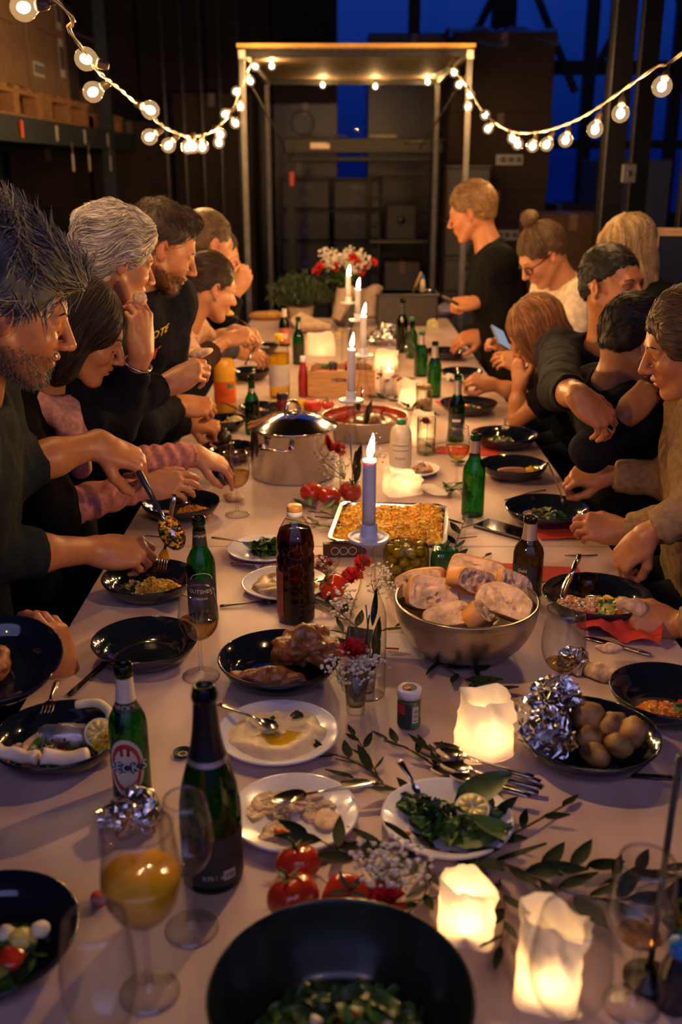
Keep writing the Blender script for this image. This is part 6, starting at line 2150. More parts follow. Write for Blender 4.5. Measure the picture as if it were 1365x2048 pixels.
paper_cone(735, 632, .18, .06, .085, (.1, .1, .95), 'upright kraft paper bag behind the candles at the far end', 3)
# loaf on the left far corner
p = T(535, 642)
o = blob((0, 0, 0), (.12, .05, .030), .008, 20, 7, 26, 14).build('bread_loaf', M('golden_crust', (.52, .26, .06), .5, var=.25))
tag(o, 'golden bread loaf at the far left corner of the table', 'bread'); o.location = p + Vector((0, .05, .028))
# platter of appetisers
p = T(640, 668)
t = put('serving_board', 'board of colourful leftovers at the far end left of the vase', 'board', p)
MB().box((0, 0, .006), (.28, .20, .012), bev=.003).build('board', m_crumb, t, False)
leaf_heap(t, 'leftovers', (0, 0, .012), .12, .02, 50, .03, [m_crumb, m_leafm, m_tom, m_lpith], 95, .7)
# dark tub with tongs
p = T(815, 652)
t = put('dark_tub', 'square dark grey tub standing at the far end of the table', 'tub', p, .02)
w = S(p, 122); h = H(p, 588)
MB().box((0, .12, h / 2), (w, .24, h), bev=.01).build('body', M('tub_grey', (.055, .045, .04), .45, var=.15), t, False)
MB().box((0, .12, h - .008), (w + .02, .26, .016), bev=.004).build('rim', M('tub_rim', (.05, .045, .042), .4), t, False)
q = Vector((p.x, p.y + .12, TABLE_Z + h))
tt = thing('stirring_stick', 'pale wooden stirrer leaning up out of the dark tub', 'stick', (q.x + .04, q.y, q.z), 0)
MB().tube([(0, 0, 0), (.05, 0, .12)], [.006, .008], 6).build('shaft', m_pine, tt)
tt = thing('small_bottle', 'small bottle with a blue cap standing on the dark tub', 'bottle', (q.x + .10, q.y, q.z), 0)
MB().lathe([(0, 0), (.016, 0), (.016, .06), (.009, .075), (.009, .085)], 16).build('body', m_cream, tt)
MB().lathe([(.010, .082), (.010, .10), (0, .10)], 12).build('cap', M('blue_cap', (.01, .16, .45), .35), tt)
tt = thing('steel_ladle', 'shiny ladle resting on the dark tub', 'ladle', (q.x + .14, q.y - .05, q.z + .012), 0)
MB().ell((0, 0, 0), (.035, .03, .012), 16, 8).build('bowl', m_mirror, tt)
MB().tube([(-.02, 0, .005), (-.10, .02, .012)], .004, 6).build('handle', m_mirror, tt)
# lilac bag at the right far corner
p = T(888, 636)
o = blob((0, 0, 0), (.09, .10, .04), .02, 12, 9, 26, 14).build('plastic_bag', M('lilac_bag', (.18, .16, .26), .35, var=.2))
tag(o, 'pale lilac plastic bag at the far right corner', 'bag'); o.location = p + Vector((0, .08, .036))

# ------------------------------------------------------------------ the big salad bowl in front
p = T(682, 1985, .10)
r = S(p, 536) / 2
t = put('salad_bowl', 'large black salad bowl in the foreground at the bottom', 'bowl', p)
prof = [(0, 0), (.45 * r, 0), (.62 * r, .008), (.82 * r, .035), (.95 * r, .075), (r, .10), (r * .995, .1025), (r * .98, .101), (r * .92, .074), (.79 * r, .038), (.60 * r, .014), (0, .009)]
MB().lathe([(v.x, v.z) for v in smooth_path([(a, 0, z) for a, z in prof], 3)], 72).build('shell', M('black_bowl', (.010, .016, .012), .22, coat=.2), t)
leaf_heap(t, 'salad', (.0, -.03, .014), .112, .070, 260, .032, [m_leafd, m_leafm, m_leafm, M('leaf_bright', (.09, .18, .03), .4)], 99)
rr = random.Random(4)
for k in range(16):
    a, q = rr.uniform(0, 6.3), .085 * math.sqrt(rr.random())
    blob((q * math.cos(a), -.03 + q * math.sin(a), .080 - .3 * q), (.008, .007, .005), .003, 120, k, 9, 6).build(('feta_cube', 'tomato_bit')[k % 3 == 0], m_lpith if k % 3 else m_tom, t)
# red bottle top by the orange wine
p = T(197, 1808)
o = MB().lathe([(0, 0), (.009, 0), (.010, .012), (.008, .016), (0, .016)], 16).build('red_stopper', m_labelr); tag(o, 'small red cap left of the orange wine glass', 'cap'); o.location = p
# dark tall straw in front right: a stick in the blue capped bottle area
a, b = T(1297, 1960, .0), D(1332, 1372, .86)
b = Vector((T(1297, 1960).x + .012, T(1297, 1960).y + .02, TABLE_Z + .30))
t = put('reed_stick', 'thin dark stick standing upright at the lower right', 'stick', T(1297, 1960))
MB().tube([(0, 0, 0), (.006, .01, .15), (.012, .02, .30)], .0042, 8).build('shaft', M('dark_stick', (.02, .014, .012), .5), t)
MB().lathe([(0, 0), (.03, 0), (.03, .006), (.006, .012), (.006, .02)], 20).build('foot', m_black, t)

# ================================================================== people
from mathutils.kdtree import KDTree
def sdf_mesh(prims, vox, pad=.012):
    """prims: dicts with kind rc (tapered capsule), el (ellipsoid), cut (smooth subtract). Returns verts, quads."""
    lo, hi = np.full(3, 1e9), np.full(3, -1e9)
    for q in prims:
        if q['t'] in ('cut', 'clip'): continue
        a, b = q['lo'], q['hi']
        lo, hi = np.minimum(lo, a), np.maximum(hi, b)
    lo = lo - pad - vox; hi = hi + pad + vox
    n = np.ceil((hi - lo) / vox).astype(int) + 1
    Dg = np.full(n, .5, np.float32)
    ax = [lo[i] + vox * np.arange(n[i]) for i in range(3)]
    for q in prims:
        k = q['k']
        m = k + 3 * vox
        if q['t'] == 'clip':
            i0, i1 = np.zeros(3, int), n
            if 'lo' in q:
                i0 = np.clip(np.floor((q['lo'] - lo) / vox).astype(int), 0, n); i1 = np.clip(np.ceil((q['hi'] - lo) / vox).astype(int) + 1, 0, n)
        else:
            i0 = np.clip(np.floor((q['lo'] - m - lo) / vox).astype(int), 0, n)
            i1 = np.clip(np.ceil((q['hi'] + m - lo) / vox).astype(int) + 1, 0, n)
        if np.any(i1 <= i0): continue
        X = ax[0][i0[0]:i1[0]][:, None, None]; Y = ax[1][i0[1]:i1[1]][None, :, None]; Z = ax[2][i0[2]:i1[2]][None, None, :]
        sl = (slice(i0[0], i1[0]), slice(i0[1], i1[1]), slice(i0[2], i1[2]))
        if q['t'] == 'clip':
            o, nn = q['o'], q['n']
            d = (X - o[0]) * nn[0] + (Y - o[1]) * nn[1] + (Z - o[2]) * nn[2]
            Dg[sl] = np.maximum(Dg[sl], d)
            continue
        if 'rc' in q:
            a, ra, b, rb = q['rc']
            ab = b - a
            L2 = max(float(ab @ ab), 1e-12)
            px, py, pz = X - a[0], Y - a[1], Z - a[2]
            t = np.clip((px * ab[0] + py * ab[1] + pz * ab[2]) / L2, 0, 1)
            d = np.sqrt((px - t * ab[0]) ** 2 + (py - t * ab[1]) ** 2 + (pz - t * ab[2]) ** 2) - (ra + t * (rb - ra))
            if 'clip' in q:
                L = math.sqrt(L2)
                d = np.maximum(d, (px * ab[0] + py * ab[1] + pz * ab[2]) / L - L)
        else:
            c, r, Rm = q['el']
            px, py, pz = X - c[0], Y - c[1], Z - c[2]
            if Rm is not None:
                u = px * Rm[0, 0] + py * Rm[1, 0] + pz * Rm[2, 0]
                v = px * Rm[0, 1] + py * Rm[1, 1] + pz * Rm[2, 1]
                w = px * Rm[0, 2] + py * Rm[1, 2] + pz * Rm[2, 2]
            else:
                u, v, w = px, py, pz
            k0 = np.sqrt((u / r[0]) ** 2 + (v / r[1]) ** 2 + (w / r[2]) ** 2)
            k1 = np.sqrt((u / r[0] ** 2) ** 2 + (v / r[1] ** 2) ** 2 + (w / r[2] ** 2) ** 2) + 1e-9
            d = k0 * (k0 - 1) / k1
        old = Dg[sl]
        if q['t'] == 'cut':
            h = np.maximum(k - np.abs(old + d), 0) / max(k, 1e-6)
            Dg[sl] = np.maximum(old, -d) + h * h * k * .25
        else:
            h = np.maximum(k - np.abs(old - d), 0) / max(k, 1e-6)
            Dg[sl] = np.minimum(old, d) - h * h * k * .25
    return surface_nets(Dg, lo, vox)

def surface_nets(Dg, lo, vox):
    ins = Dg < 0
    n = np.array(Dg.shape)
    c = ins[:-1, :-1, :-1].astype(np.int8)
    s = np.zeros(n - 1, np.int8)
    for dx in (0, 1):
        for dy in (0, 1):
            for dz in (0, 1):
                s += ins[dx:n[0] - 1 + dx, dy:n[1] - 1 + dy, dz:n[2] - 1 + dz]
    act = np.argwhere((s > 0) & (s < 8))
    if len(act) == 0: return np.zeros((0, 3)), np.zeros((0, 4), int)
    idx = np.full(n - 1, -1, np.int32)
    idx[act[:, 0], act[:, 1], act[:, 2]] = np.arange(len(act))
    cor = [(dx, dy, dz) for dx in (0, 1) for dy in (0, 1) for dz in (0, 1)]
    vals = [Dg[act[:, 0] + d[0], act[:, 1] + d[1], act[:, 2] + d[2]] for d in cor]
    acc = np.zeros((len(act), 3)); cnt = np.zeros(len(act))
    for i in range(8):
        for j in range(i + 1, 8):
            a, b = np.array(cor[i]), np.array(cor[j])
            if np.abs(a - b).sum() != 1: continue
            va, vb = vals[i], vals[j]
            m = (va < 0) != (vb < 0)
            t = np.where(m, va / np.where(m, va - vb, 1), 0)
            acc += np.where(m[:, None], a + t[:, None] * (b - a), 0)
            cnt += m
    V = lo + vox * (act + acc / cnt[:, None])
    quads = []
    for axn in range(3):
        o1, o2 = [(1, 2), (2, 0), (0, 1)][axn]
        sh = list(n); sh[axn] -= 1
        A = [slice(None)] * 3; B = [slice(None)] * 3
        A[axn] = slice(0, n[axn] - 1); B[axn] = slice(1, n[axn])
        a, b = ins[tuple(A)], ins[tuple(B)]
        e = np.argwhere(a != b)
        e = e[(e[:, o1] > 0) & (e[:, o2] > 0) & (e[:, o1] < n[o1] - 1) & (e[:, o2] < n[o2] - 1)]
        if len(e) == 0: continue
        fl = a[e[:, 0], e[:, 1], e[:, 2]]
        def cell(d1, d2):
            q = e.copy(); q[:, o1] -= d1; q[:, o2] -= d2
            return idx[q[:, 0], q[:, 1], q[:, 2]]
        q = np.stack([cell(1, 1), cell(0, 1), cell(0, 0), cell(1, 0)], 1)
        q[~fl] = q[~fl][:, ::-1]
        quads.append(q)
    Q = np.concatenate(quads)
    Q = Q[(Q >= 0).all(1)]
    return V, Q

def RC(a, ra, b, rb, k=.01, clip=False, t='add'):
    a, b = np.array(a, float), np.array(b, float)
    q = dict(t=t, rc=(a, ra, b, rb), k=k, lo=np.minimum(a - ra, b - rb), hi=np.maximum(a + ra, b + rb))
    if clip: q['clip'] = 1
    return q
def EL(c, r, k=.01, rot=None, t='add'):
    c, r = np.array(c, float), np.array(r, float)
    m = r.max() if rot is not None else r
    return dict(t=t, el=(c, r, None if rot is None else np.array(rot)), k=k, lo=c - m, hi=c + m)
def CUT(c, r, k=.01, rot=None):
    return EL(c, r, k, rot, 'cut')

def np_mesh(name, V, Q, mats, parent=None, tone=None):
    me = bpy.data.meshes.new(name)
    V = np.asarray(V, np.float32); Q = np.asarray(Q, np.int32)
    me.vertices.add(len(V)); me.vertices.foreach_set('co', V.ravel())
    k = Q.shape[1]
    me.loops.add(Q.size); me.loops.foreach_set('vertex_index', Q.ravel())
    me.polygons.add(len(Q))
    me.polygons.foreach_set('loop_start', np.arange(0, Q.size, k, dtype=np.int32))
    me.polygons.foreach_set('loop_total', np.full(len(Q), k, np.int32))
    me.update(calc_edges=True)
    me.polygons.foreach_set('use_smooth', np.ones(len(Q), bool))
    for m in (mats if isinstance(mats, (list, tuple)) else [mats]): me.materials.append(m)
    if tone is not None:
        at = me.attributes.new('tone', 'FLOAT_COLOR', 'POINT')
        at.data.foreach_set('color', np.concatenate([tone, np.ones((len(tone), 1))], 1).astype(np.float32).ravel())
    o = bpy.data.objects.new(name, me)
    C.objects.link(o)
    if parent is not None: o.parent = parent
    return o

def vnormals(V, Q):
    N = np.zeros_like(V)
    fn = np.cross(V[Q[:, 1]] - V[Q[:, 0]], V[Q[:, 2]] - V[Q[:, 0]])
    for i in range(Q.shape[1]): np.add.at(N, Q[:, i], fn)
    return N / (np.linalg.norm(N, axis=1, keepdims=True) + 1e-12)

def skin_mat(name, col):
    return M(name, col, .42, var=.06, scale=70, bump=.06, bscale=260, sss=.12, tone=True, spec=.4)

# ------------------------------------------------------------------ a head, x forward, y left, z up, 1 = adult size
def head_prims(male=True, mouth=0.0, jaw=1.0):
    p = [EL((-.016, 0, .036), (.098, .077, .083), .0),
         EL((.030, 0, -.022), (.060, .060, .082), .03),
         EL((-.045, 0, -.01), (.058, .062, .06), .03)]
    for s in (-1, 1):
        p.append(RC((-.002, s * .056 * jaw, -.048), .016, (.058, s * .020 * jaw, -.100 - mouth * .5), .016, .03))
        p.append(EL((.058, s * .040, -.028), (.026, .022, .022), .025))
    p.append(EL((.070, 0, -.102 - mouth * .6), (.020, .024 * jaw, .017), .022))
    p.append(RC((.079, -.030, .019), .010, (.079, .030, .019), .010, .022))
    for s in (-1, 1):
        p.append(CUT((.098, s * .032, -.001), (.017, .018, .012), .014))
        p.append(EL((.0745, s * .0315, -.003), (.0125, .0165, .0115), .005))
        p.append(RC((.083, s * .016, .012), .006, (.074, s * .048, .010), .006, .010))
    p.append(RC((.088, 0, .010), .0075, (.113, 0, -.030), .0105, .010))
    p.append(EL((.112, 0, -.033), (.011, .010, .0085), .006))
    for s in (-1, 1):
        p.append(EL((.101, s * .0125, -.036), (.011, .0075, .0075), .006))
    p.append(EL((.080, 0, -.062 - mouth * .2), (.016, .026, .018), .018))
    p.append(RC((.091, -.015, -.0605), .0048, (.0965, 0, -.0585), .0058, .005))
    p.append(RC((.0965, 0, -.0585), .0058, (.091, .015, -.0605), .0048, .005))
    p.append(RC((.089, -.013, -.0715 - mouth), .0055, (.089, .013, -.0715 - mouth), .0055, .006))
    p.append(EL((.0945, 0, -.0715 - mouth), (.004, .010, .005), .006))
    p.append(CUT((.100, 0, -.0662 - mouth * .5), (.012 + mouth, .021, .0012 + mouth * .45), .004))
    for s in (-1, 1):
        rot = Matrix.Rotation(s * .35, 3, 'Z') @ Matrix.Rotation(-.22, 3, 'Y')
        p.append(EL((-.010, s * .0785, -.006), (.019, .0055, .031), .005, rot))
        p.append(EL((-.004, s * .0745, -.030), (.009, .006, .010), .005))
        p.append(CUT((-.004, s * .0845, -.002), (.009, .0055, .017), .004, rot))
    return p

def head_tone(V, col, beard=0.0, blush=.12, mouth=0.0):
    T_ = np.ones((len(V), 3))
    def g(c, r): return np.exp(-(((V - np.array(c)) / np.array(r)) ** 2).sum(1))
    lip = np.clip(g((.094, 0, -.0655 - mouth * .5), (.02, .018, .0105 + mouth * .4)) * 1.3, 0, 1)[:, None]
    T_ = T_ * (1 - lip * np.array([.05, .42, .38]))
    ck = (g((.075, .042, -.03), (.03, .025, .02)) + g((.075, -.042, -.03), (.03, .025, .02)) + g((.115, 0, -.033), (.02, .015, .012)))[:, None]
    T_ = T_ * (1 - np.clip(ck, 0, 1) * blush * np.array([0, 1, .8]))
    ear = (g((-.01, .085, -.005), (.03, .012, .035)) + g((-.01, -.085, -.005), (.03, .012, .035)))[:, None]
    T_ = T_ * (1 - np.clip(ear, 0, 1) * np.array([0, .2, .15]))
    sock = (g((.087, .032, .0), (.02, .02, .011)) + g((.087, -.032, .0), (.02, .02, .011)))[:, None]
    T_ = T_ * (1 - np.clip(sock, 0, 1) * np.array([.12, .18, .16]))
    if beard:
        m = np.clip((-.040 - V[:, 2]) / .022, 0, 1) * np.clip((V[:, 0] + .015) / .03, 0, 1)
        m = np.maximum(m, g((.10, 0, -.048), (.02, .028, .007)))
        m = m * (1 - lip[:, 0])
        T_ = T_ * (1 - m[:, None] * beard * np.array([.72, .76, .78]))
    return T_

# ------------------------------------------------------------------ a hand: x to the fingers, z = back of the hand
POSES = {
    'pinch': ([(48, 48, 25), (55, 55, 30), (60, 60, 32), (62, 60, 32)], 1.0, 0),
    'grip': ([(70, 80, 40), (74, 84, 42), (76, 84, 42), (76, 80, 40)], 1.0, 0),
    'relax': ([(22, 26, 14), (28, 30, 16), (32, 34, 18), (34, 36, 20)], .35, 5),
    'reach': ([(30, 22, 10), (34, 26, 12), (38, 32, 16), (40, 34, 16)], .6, 5),
    'drape': ([(38, 30, 14), (42, 32, 16), (44, 34, 16), (46, 36, 16)], .3, 3),
    'hold': ([(40, 50, 20), (44, 54, 22), (48, 56, 24), (52, 58, 24)], .8, 2),
    'flat': ([(30, 42, 20), (34, 46, 22), (38, 48, 22), (40, 48, 22)], .75, 2),
}
def hand_prims(pose, thumb=1, s=1.0):
    curls, th, spread = POSES[pose]
    p = [EL((.047, 0, -.001), (.058, .041, .0155), .0),
         EL((.030, .026 * thumb, -.010), (.034, .018, .015), .014),
         EL((.038, -.026 * thumb, -.008), (.040, .015, .014), .012)]
    bases = [(.092, .029), (.097, .0095), (.092, -.010), (.082, -.028)]
    lens = [.070, .078, .072, .056]
    rads = [.0090, .0094, .0088, .0076]
    for (bx, by), l, r, cu, i in zip(bases, lens, rads, curls, range(4)):
        by *= thumb
        yaw = math.radians(spread) * (1.5 - i) * thumb
        p.append(RC((.015, by * .45, .001), .012, (bx, by, 0), r * 1.22, .010))
        pt = np.array((bx, by, 0.0)); a = 0.0
        for j, f in enumerate((.45, .30, .25)):
            a += math.radians(cu[j])
            dv = np.array((math.cos(a) * math.cos(yaw), math.cos(a) * math.sin(yaw), -math.sin(a)))
            q = pt + dv * (l * f)
            p.append(RC(pt, r * (1.06 - .10 * j), q, r * (.98 - .12 * j), .0035))
            pt = q
    o = [(.024, .030, -.006), (.052, .056, -.013), (.078, .070, -.018), (.098, .076, -.021)]
    c = [(.024, .028, -.010), (.056, .046, -.032), (.086, .042, -.050), (.106, .034, -.060)]
    pts = [np.array([lerp(a, b, th) for a, b in zip(u, v)]) * np.array((1, thumb, 1)) for u, v in zip(o, c)]
    for j, (ra, rb) in enumerate(((.0155, .0122), (.0118, .0108), (.0108, .0085))):
        p.append(RC(pts[j], ra, pts[j + 1], rb, .006))
    return p

def xform_prims(pr, s):
    out = []
    for q in pr:
        q = dict(q)
        if 'rc' in q:
            a, ra, b, rb = q['rc']; q['rc'] = (a * s, ra * s, b * s, rb * s)
        elif 'el' in q:
            c, r, Rm = q['el']; q['el'] = (c * s, r * s, Rm)
        q['k'] = q['k'] * s
        if 'lo' in q: q['lo'] = q['lo'] * s; q['hi'] = q['hi'] * s
        out.append(q)
    return out

def arm_block(elbow, wrist, fdir, dorsal, pose, side, s, vox, rf=.040, rw=.026):
    """forearm and hand in one surface; returns world verts, quads and the hand frame"""
    Rm = frame(fdir, dorsal)
    inv = Rm.transposed()
    e = inv @ (elbow - wrist)
    thumb = 1 if side == 'R' else -1
    pr = xform_prims(hand_prims(pose, thumb), s)
    e = np.array(e)
    pr.append(RC(e * .5, rf * .92, e, rf, .02))
    pr.append(RC(np.zeros(3), rw, e * .5, rf * .90, .02))
    pr.append(RC(np.zeros(3), rw * .9, np.array((.03 * s, 0, 0)), rw * .78, .02))
    V, Q = sdf_mesh(pr, vox)
    Rn = np.array(Rm)
    tone = np.ones((len(V), 3))
    fing = np.clip((V[:, 0] - .09 * s) / (.06 * s), 0, 1)[:, None]
    tone = tone * (1 - fing * np.array([0, .12, .10]))
    return V @ Rn.T + np.array(wrist), Q, tone, Rm

# ------------------------------------------------------------------ hair
def strands(P, N, flow, length, seed, r=.0013, steps=7, lift=.004, wob=.12, grav=0.0, surf=None):
    """tapered hair strands that follow flow and stay close to the surface surf"""
    rs = np.random.RandomState(seed)
    n = len(P)
    L = length * (.6 + .7 * rs.rand(n))
    off = lift * rs.rand(n) ** 1.5
    pts = [P]
    kd = None
    if surf is not None:
        SVv, SN = surf
        kd = KDTree(len(SVv))
        for q in range(len(SVv)): kd.insert(SVv[q], q)
        kd.balance()
    jit = rs.randn(n, 3) * wob
    d = flow(P, N) + jit
    p = P.copy(); nn = N
    for k in range(steps):
        d = d * .5 + (flow(p, nn) + jit) * .5
        d = d + np.array([0, 0, -grav]) * (k / steps)
        d = d / (np.linalg.norm(d, axis=1, keepdims=True) + 1e-9)
        p = p + d * (L / steps)[:, None]
        if kd is not None:
            ix = np.array([kd.find(q)[1] for q in p])
            nn = SN[ix]
            h = ((p - SVv[ix]) * nn).sum(1)
            want = .0006 + off * ((k + 1) / steps) ** 1.3
            p = p + nn * np.clip(want - h, -.02, .004)[:, None]
        pts.append(p)
    pts = np.stack(pts, 1)
    m = steps + 1
    t = np.gradient(pts, axis=1)
    t /= np.linalg.norm(t, axis=2, keepdims=True) + 1e-9
    ref = np.repeat(N[:, None, :], m, 1)
    u = np.cross(t, ref); u /= np.linalg.norm(u, axis=2, keepdims=True) + 1e-9
    w = np.cross(t, u)
    rad = r * np.linspace(1, .25, m)[None, :, None] * (.7 + .6 * rs.rand(n))[:, None, None]
    ring = [pts + rad * (u * math.cos(a) + w * math.sin(a)) for a in (0, 2.094, 4.189)]
    V = np.stack(ring, 2).reshape(-1, 3)
    base = (np.arange(n) * m * 3)[:, None, None]
    i = np.arange(steps)[None, :, None] * 3
    k = np.arange(3)[None, None, :]
    a = base + i + k; b = base + i + (k + 1) % 3
    Q = np.stack([a, b, b + 3, a + 3], -1).reshape(-1, 4)
    return V, Q

def hair_obj(parent, Mh, s, style, mat, seed, vox, extra=None, n=600):
    """hair on a head: a lumpy cap plus strands following its flow"""
    back = lambda P, N: np.tile(np.array([-1.0, 0, -.25]), (len(P), 1))
    def tang(v, N): return v - (v * N).sum(1, keepdims=True) * N
    pr, cuts, flow, L, lift, grav, wob, rad = [], [], None, .05, .005, 0, .15, .0013
    cap = EL((-.020, 0, .042), (.103, .083, .087), .0)
    cutf = [CUT((.100, 0, -.035), (.062, .085, .062), .012), CUT((.03, 0, -.12), (.12, .12, .075), .012)]
    if style in ('short', 'crew'):
        t = .0 if style == 'crew' else .004
        pr = [EL((-.020, 0, .042), (.101 + t, .081 + t, .086 + t * 1.6), .0), EL((-.055, 0, -.01), (.052, .070, .055), .02)]
        cuts = [CUT((.106, 0, -.012), (.062, .14, .078), .010), CUT((.02, 0, -.10), (.13, .12, .066), .012), CUT((.01, .086, -.02), (.025, .02, .035), .008), CUT((.01, -.086, -.02), (.025, .02, .035), .008)]
        flow = lambda P, N: tang(np.stack([np.where(P[:, 2] > .07 * s, .8, -.5), P[:, 1] * 3, np.where(P[:, 2] > .07 * s, .3, -.6)], 1), N) + N * .10
        L = .016 if style == 'crew' else .030; lift = .006; wob = .2
    elif style == 'quiff':
        pr = [EL((-.020, 0, .044), (.103, .080, .090), .0), EL((.040, 0, .105), (.040, .055, .026), .02), EL((-.055, 0, -.005), (.052, .070, .055), .02)]
        cuts = [CUT((.110, 0, -.012), (.064, .14, .076), .010), CUT((.02, 0, -.10), (.13, .12, .066), .012), CUT((.01, .086, -.02), (.025, .02, .035), .008), CUT((.01, -.086, -.02), (.025, .02, .035), .008)]
        flow = lambda P, N: tang(np.stack([np.where(P[:, 2] > .06 * s, -.4, -.6), P[:, 1] * 2, np.where(P[:, 2] > .06 * s, .6, -.7)], 1), N) + N * .12
        L = .042; lift = .010; wob = .18
    elif style == 'spiky':
        pr = [EL((-.020, 0, .044), (.104, .083, .091), .0), EL((.030, 0, .094), (.052, .056, .032), .03), EL((-.058, 0, .0), (.058, .072, .070), .02), EL((-.045, 0, .118), (.056, .052, .042), .03), EL((.072, 0, .088), (.042, .050, .034), .02)]
        cuts = [CUT((.116, 0, -.022), (.060, .14, .070), .010), CUT((.02, 0, -.11), (.14, .13, .066), .012), CUT((.01, .088, -.02), (.025, .02, .035), .008), CUT((.01, -.088, -.02), (.025, .02, .035), .008)]
        flow = lambda P, N: tang(np.stack([-.7 + .9 * np.sin(P[:, 0] * 38 / s + P[:, 2] * 25), .5 * np.sin(P[:, 2] * 40 / s + P[:, 0] * 20), np.where(P[:, 2] > .05 * s, .5, -.5)], 1), N) + N * np.where(P[:, 2] > .10 * s, .55, .12)[:, None]
        L = .060; lift = .040; wob = .3; rad = .0017
    elif style == 'wavy':
        pr = [EL((-.024, 0, .044), (.110, .092, .096), .0), EL((.030, 0, .092), (.055, .065, .034), .02), EL((-.060, 0, -.015), (.062, .082, .072), .025), EL((.005, .068, .020), (.040, .026, .040), .02), EL((.005, -.068, .020), (.040, .026, .040), .02)]
        cuts = [CUT((.112, 0, -.020), (.064, .12, .078), .010), CUT((.03, 0, -.125), (.14, .13, .070), .012), CUT((.012, .094, -.024), (.022, .030, .030), .008), CUT((.012, -.094, -.024), (.022, .030, .030), .008)]
        flow = lambda P, N: tang(np.stack([-.9 + .3 * np.sin(P[:, 2] * 60 / s), .25 * np.sin(P[:, 0] * 60 / s), -.55 + .45 * np.sin(P[:, 0] * 50 / s)], 1), N) + N * .1
        L = .070; lift = .008; wob = .14; rad = .0016
    elif style == 'bob':
        pr = [EL((-.024, 0, .040), (.108, .090, .094), .0), EL((-.050, 0, -.03), (.075, .090, .095), .03), EL((-.010, .070, -.055), (.042, .026, .085), .03), EL((-.010, -.070, -.055), (.042, .026, .085), .03), EL((.038, .058, .040), (.045, .032, .055), .02), EL((.038, -.058, .040), (.045, .032, .055), .02)]
        cuts = [CUT((.106, 0, -.050), (.080, .076, .100), .010), CUT((.03, 0, -.20), (.14, .14, .072), .010), CUT((.06, 0, -.10), (.06, .062, .06), .012)]
        flow = lambda P, N: tang(np.stack([np.where(P[:, 2] > .03 * s, -.25, .02), P[:, 1] * 10, np.full(len(P), -1.0)], 1), N) + N * .02
        L = .11; lift = .004; grav = .3; wob = .06; rad = .0016
    elif style in ('long', 'open'):
        pr = [EL((-.020, 0, .040), (.110, .092, .094), .0), EL((-.040, 0, -.06), (.075, .095, .12), .03), EL((-.005, .070, -.10), (.058, .034, .14), .03), EL((-.005, -.070, -.10), (.058, .034, .14), .03), EL((.045, .062, -.01), (.042, .030, .09), .03), EL((.045, -.062, -.01), (.042, .030, .09), .03), EL((-.03, 0, -.19), (.055, .085, .10), .04)]
        cuts = [CUT((.112, 0, -.050), (.062, .046, .092) if style == 'long' else (.085, .074, .10), .010)]
        flow = lambda P, N: tang(np.stack([.10 + .25 * np.sin(P[:, 2] * 32 / s), P[:, 1] * 4 + .2 * np.sin(P[:, 2] * 30 / s), np.full(len(P), -1.0)], 1), N) + N * .04
        L = .17; lift = .006; grav = .4; wob = .08; rad = .0017
    elif style in ('bun', 'updo', 'lowbun'):
        pr = [EL((-.022, 0, .042), (.105, .084, .090), .0), EL((-.055, 0, .0), (.056, .070, .060), .02)]
        bunc = {'bun': (-.035, 0, .158), 'updo': (-.125, 0, .030), 'lowbun': (-.118, 0, -.040)}[style]
        br = {'bun': .036, 'updo': .036, 'lowbun': .045}[style]
        pr.append(EL(bunc, (br, br * 1.1, br * .9), .016))
        if style == 'lowbun':
            pr += [EL((.020, .062, .030), (.055, .030, .055), .02), EL((.020, -.062, .030), (.055, .030, .055), .02), EL((-.075, 0, -.035), (.06, .07, .06), .03)]
        cuts = [CUT((.110, 0, -.020), (.064, .12, .080), .010), CUT((.035, 0, -.115), (.13, .12, .070), .012), CUT((.010, .090, -.022), (.022, .022, .030), .008), CUT((.010, -.090, -.022), (.022, .022, .030), .008)]
        b = np.array(bunc) * s
        flow = lambda P, N: tang((b - P) / (np.linalg.norm(b - P, axis=1, keepdims=True) + 1e-6), N) + N * .02
        L = .06; lift = .005; wob = .12
    if extra: pr = pr + extra
    V, Q = sdf_mesh(xform_prims(pr + cuts, s), vox)
    N = vnormals(V, Q)
    amp = {'spiky': .012, 'wavy': .007, 'long': .006, 'open': .006, 'bob': .003}.get(style, .003) * s
    st = {'spiky': (26, 26, 14), 'wavy': (18, 24, 34), 'long': (34, 34, 5), 'open': (34, 34, 5), 'bob': (40, 40, 5)}.get(style, (30, 45, 45))
    V = V + N * (amp * fbm(V / s * np.array(st), 1.0, seed, 3))[:, None]
    rs = np.random.RandomState(seed)
    pick = rs.choice(len(V), min(n, len(V)), replace=False)
    hi = V[:, 2] > -.30
    SV, SQ = strands(V[pick], N[pick], flow, L * s, seed, rad * s, 7, lift * s, wob, grav, (V, N))
    W = np.concatenate([V, SV]); Qq = np.concatenate([Q, SQ + len(V)])
    ns = len(SV) // len(pick)
    tn = np.concatenate([.55 + .25 * vnoise(V / s * np.array(st), 2.0, seed), np.repeat(.35 + 1.3 * rs.rand(len(pick)) ** 1.3, ns)])
    tn = np.repeat(tn[:, None], 3, 1)
    Rn = np.array(Mh.to_3x3()); tr = np.array(Mh.translation)
    return np_mesh('hair', W @ Rn.T + tr, Qq, mat, parent, tn)

def hair_mat(name, c1, c2):
    return M(name, tuple(lerp(a, b, .6) for a, b in zip(c1, c2)), .55, var=.15, scale=26, bump=.25, bscale=160, spec=.3, tone=True)
def cloth_mat(name, col, rough=.85, sheen=.1, var=.18, scale=90, bump=.25):
    return M(name, col, rough, var=var, scale=scale, bump=bump, bscale=scale * 4, sheen=0, spec=.08)

def V3(*a): return Vector(a)

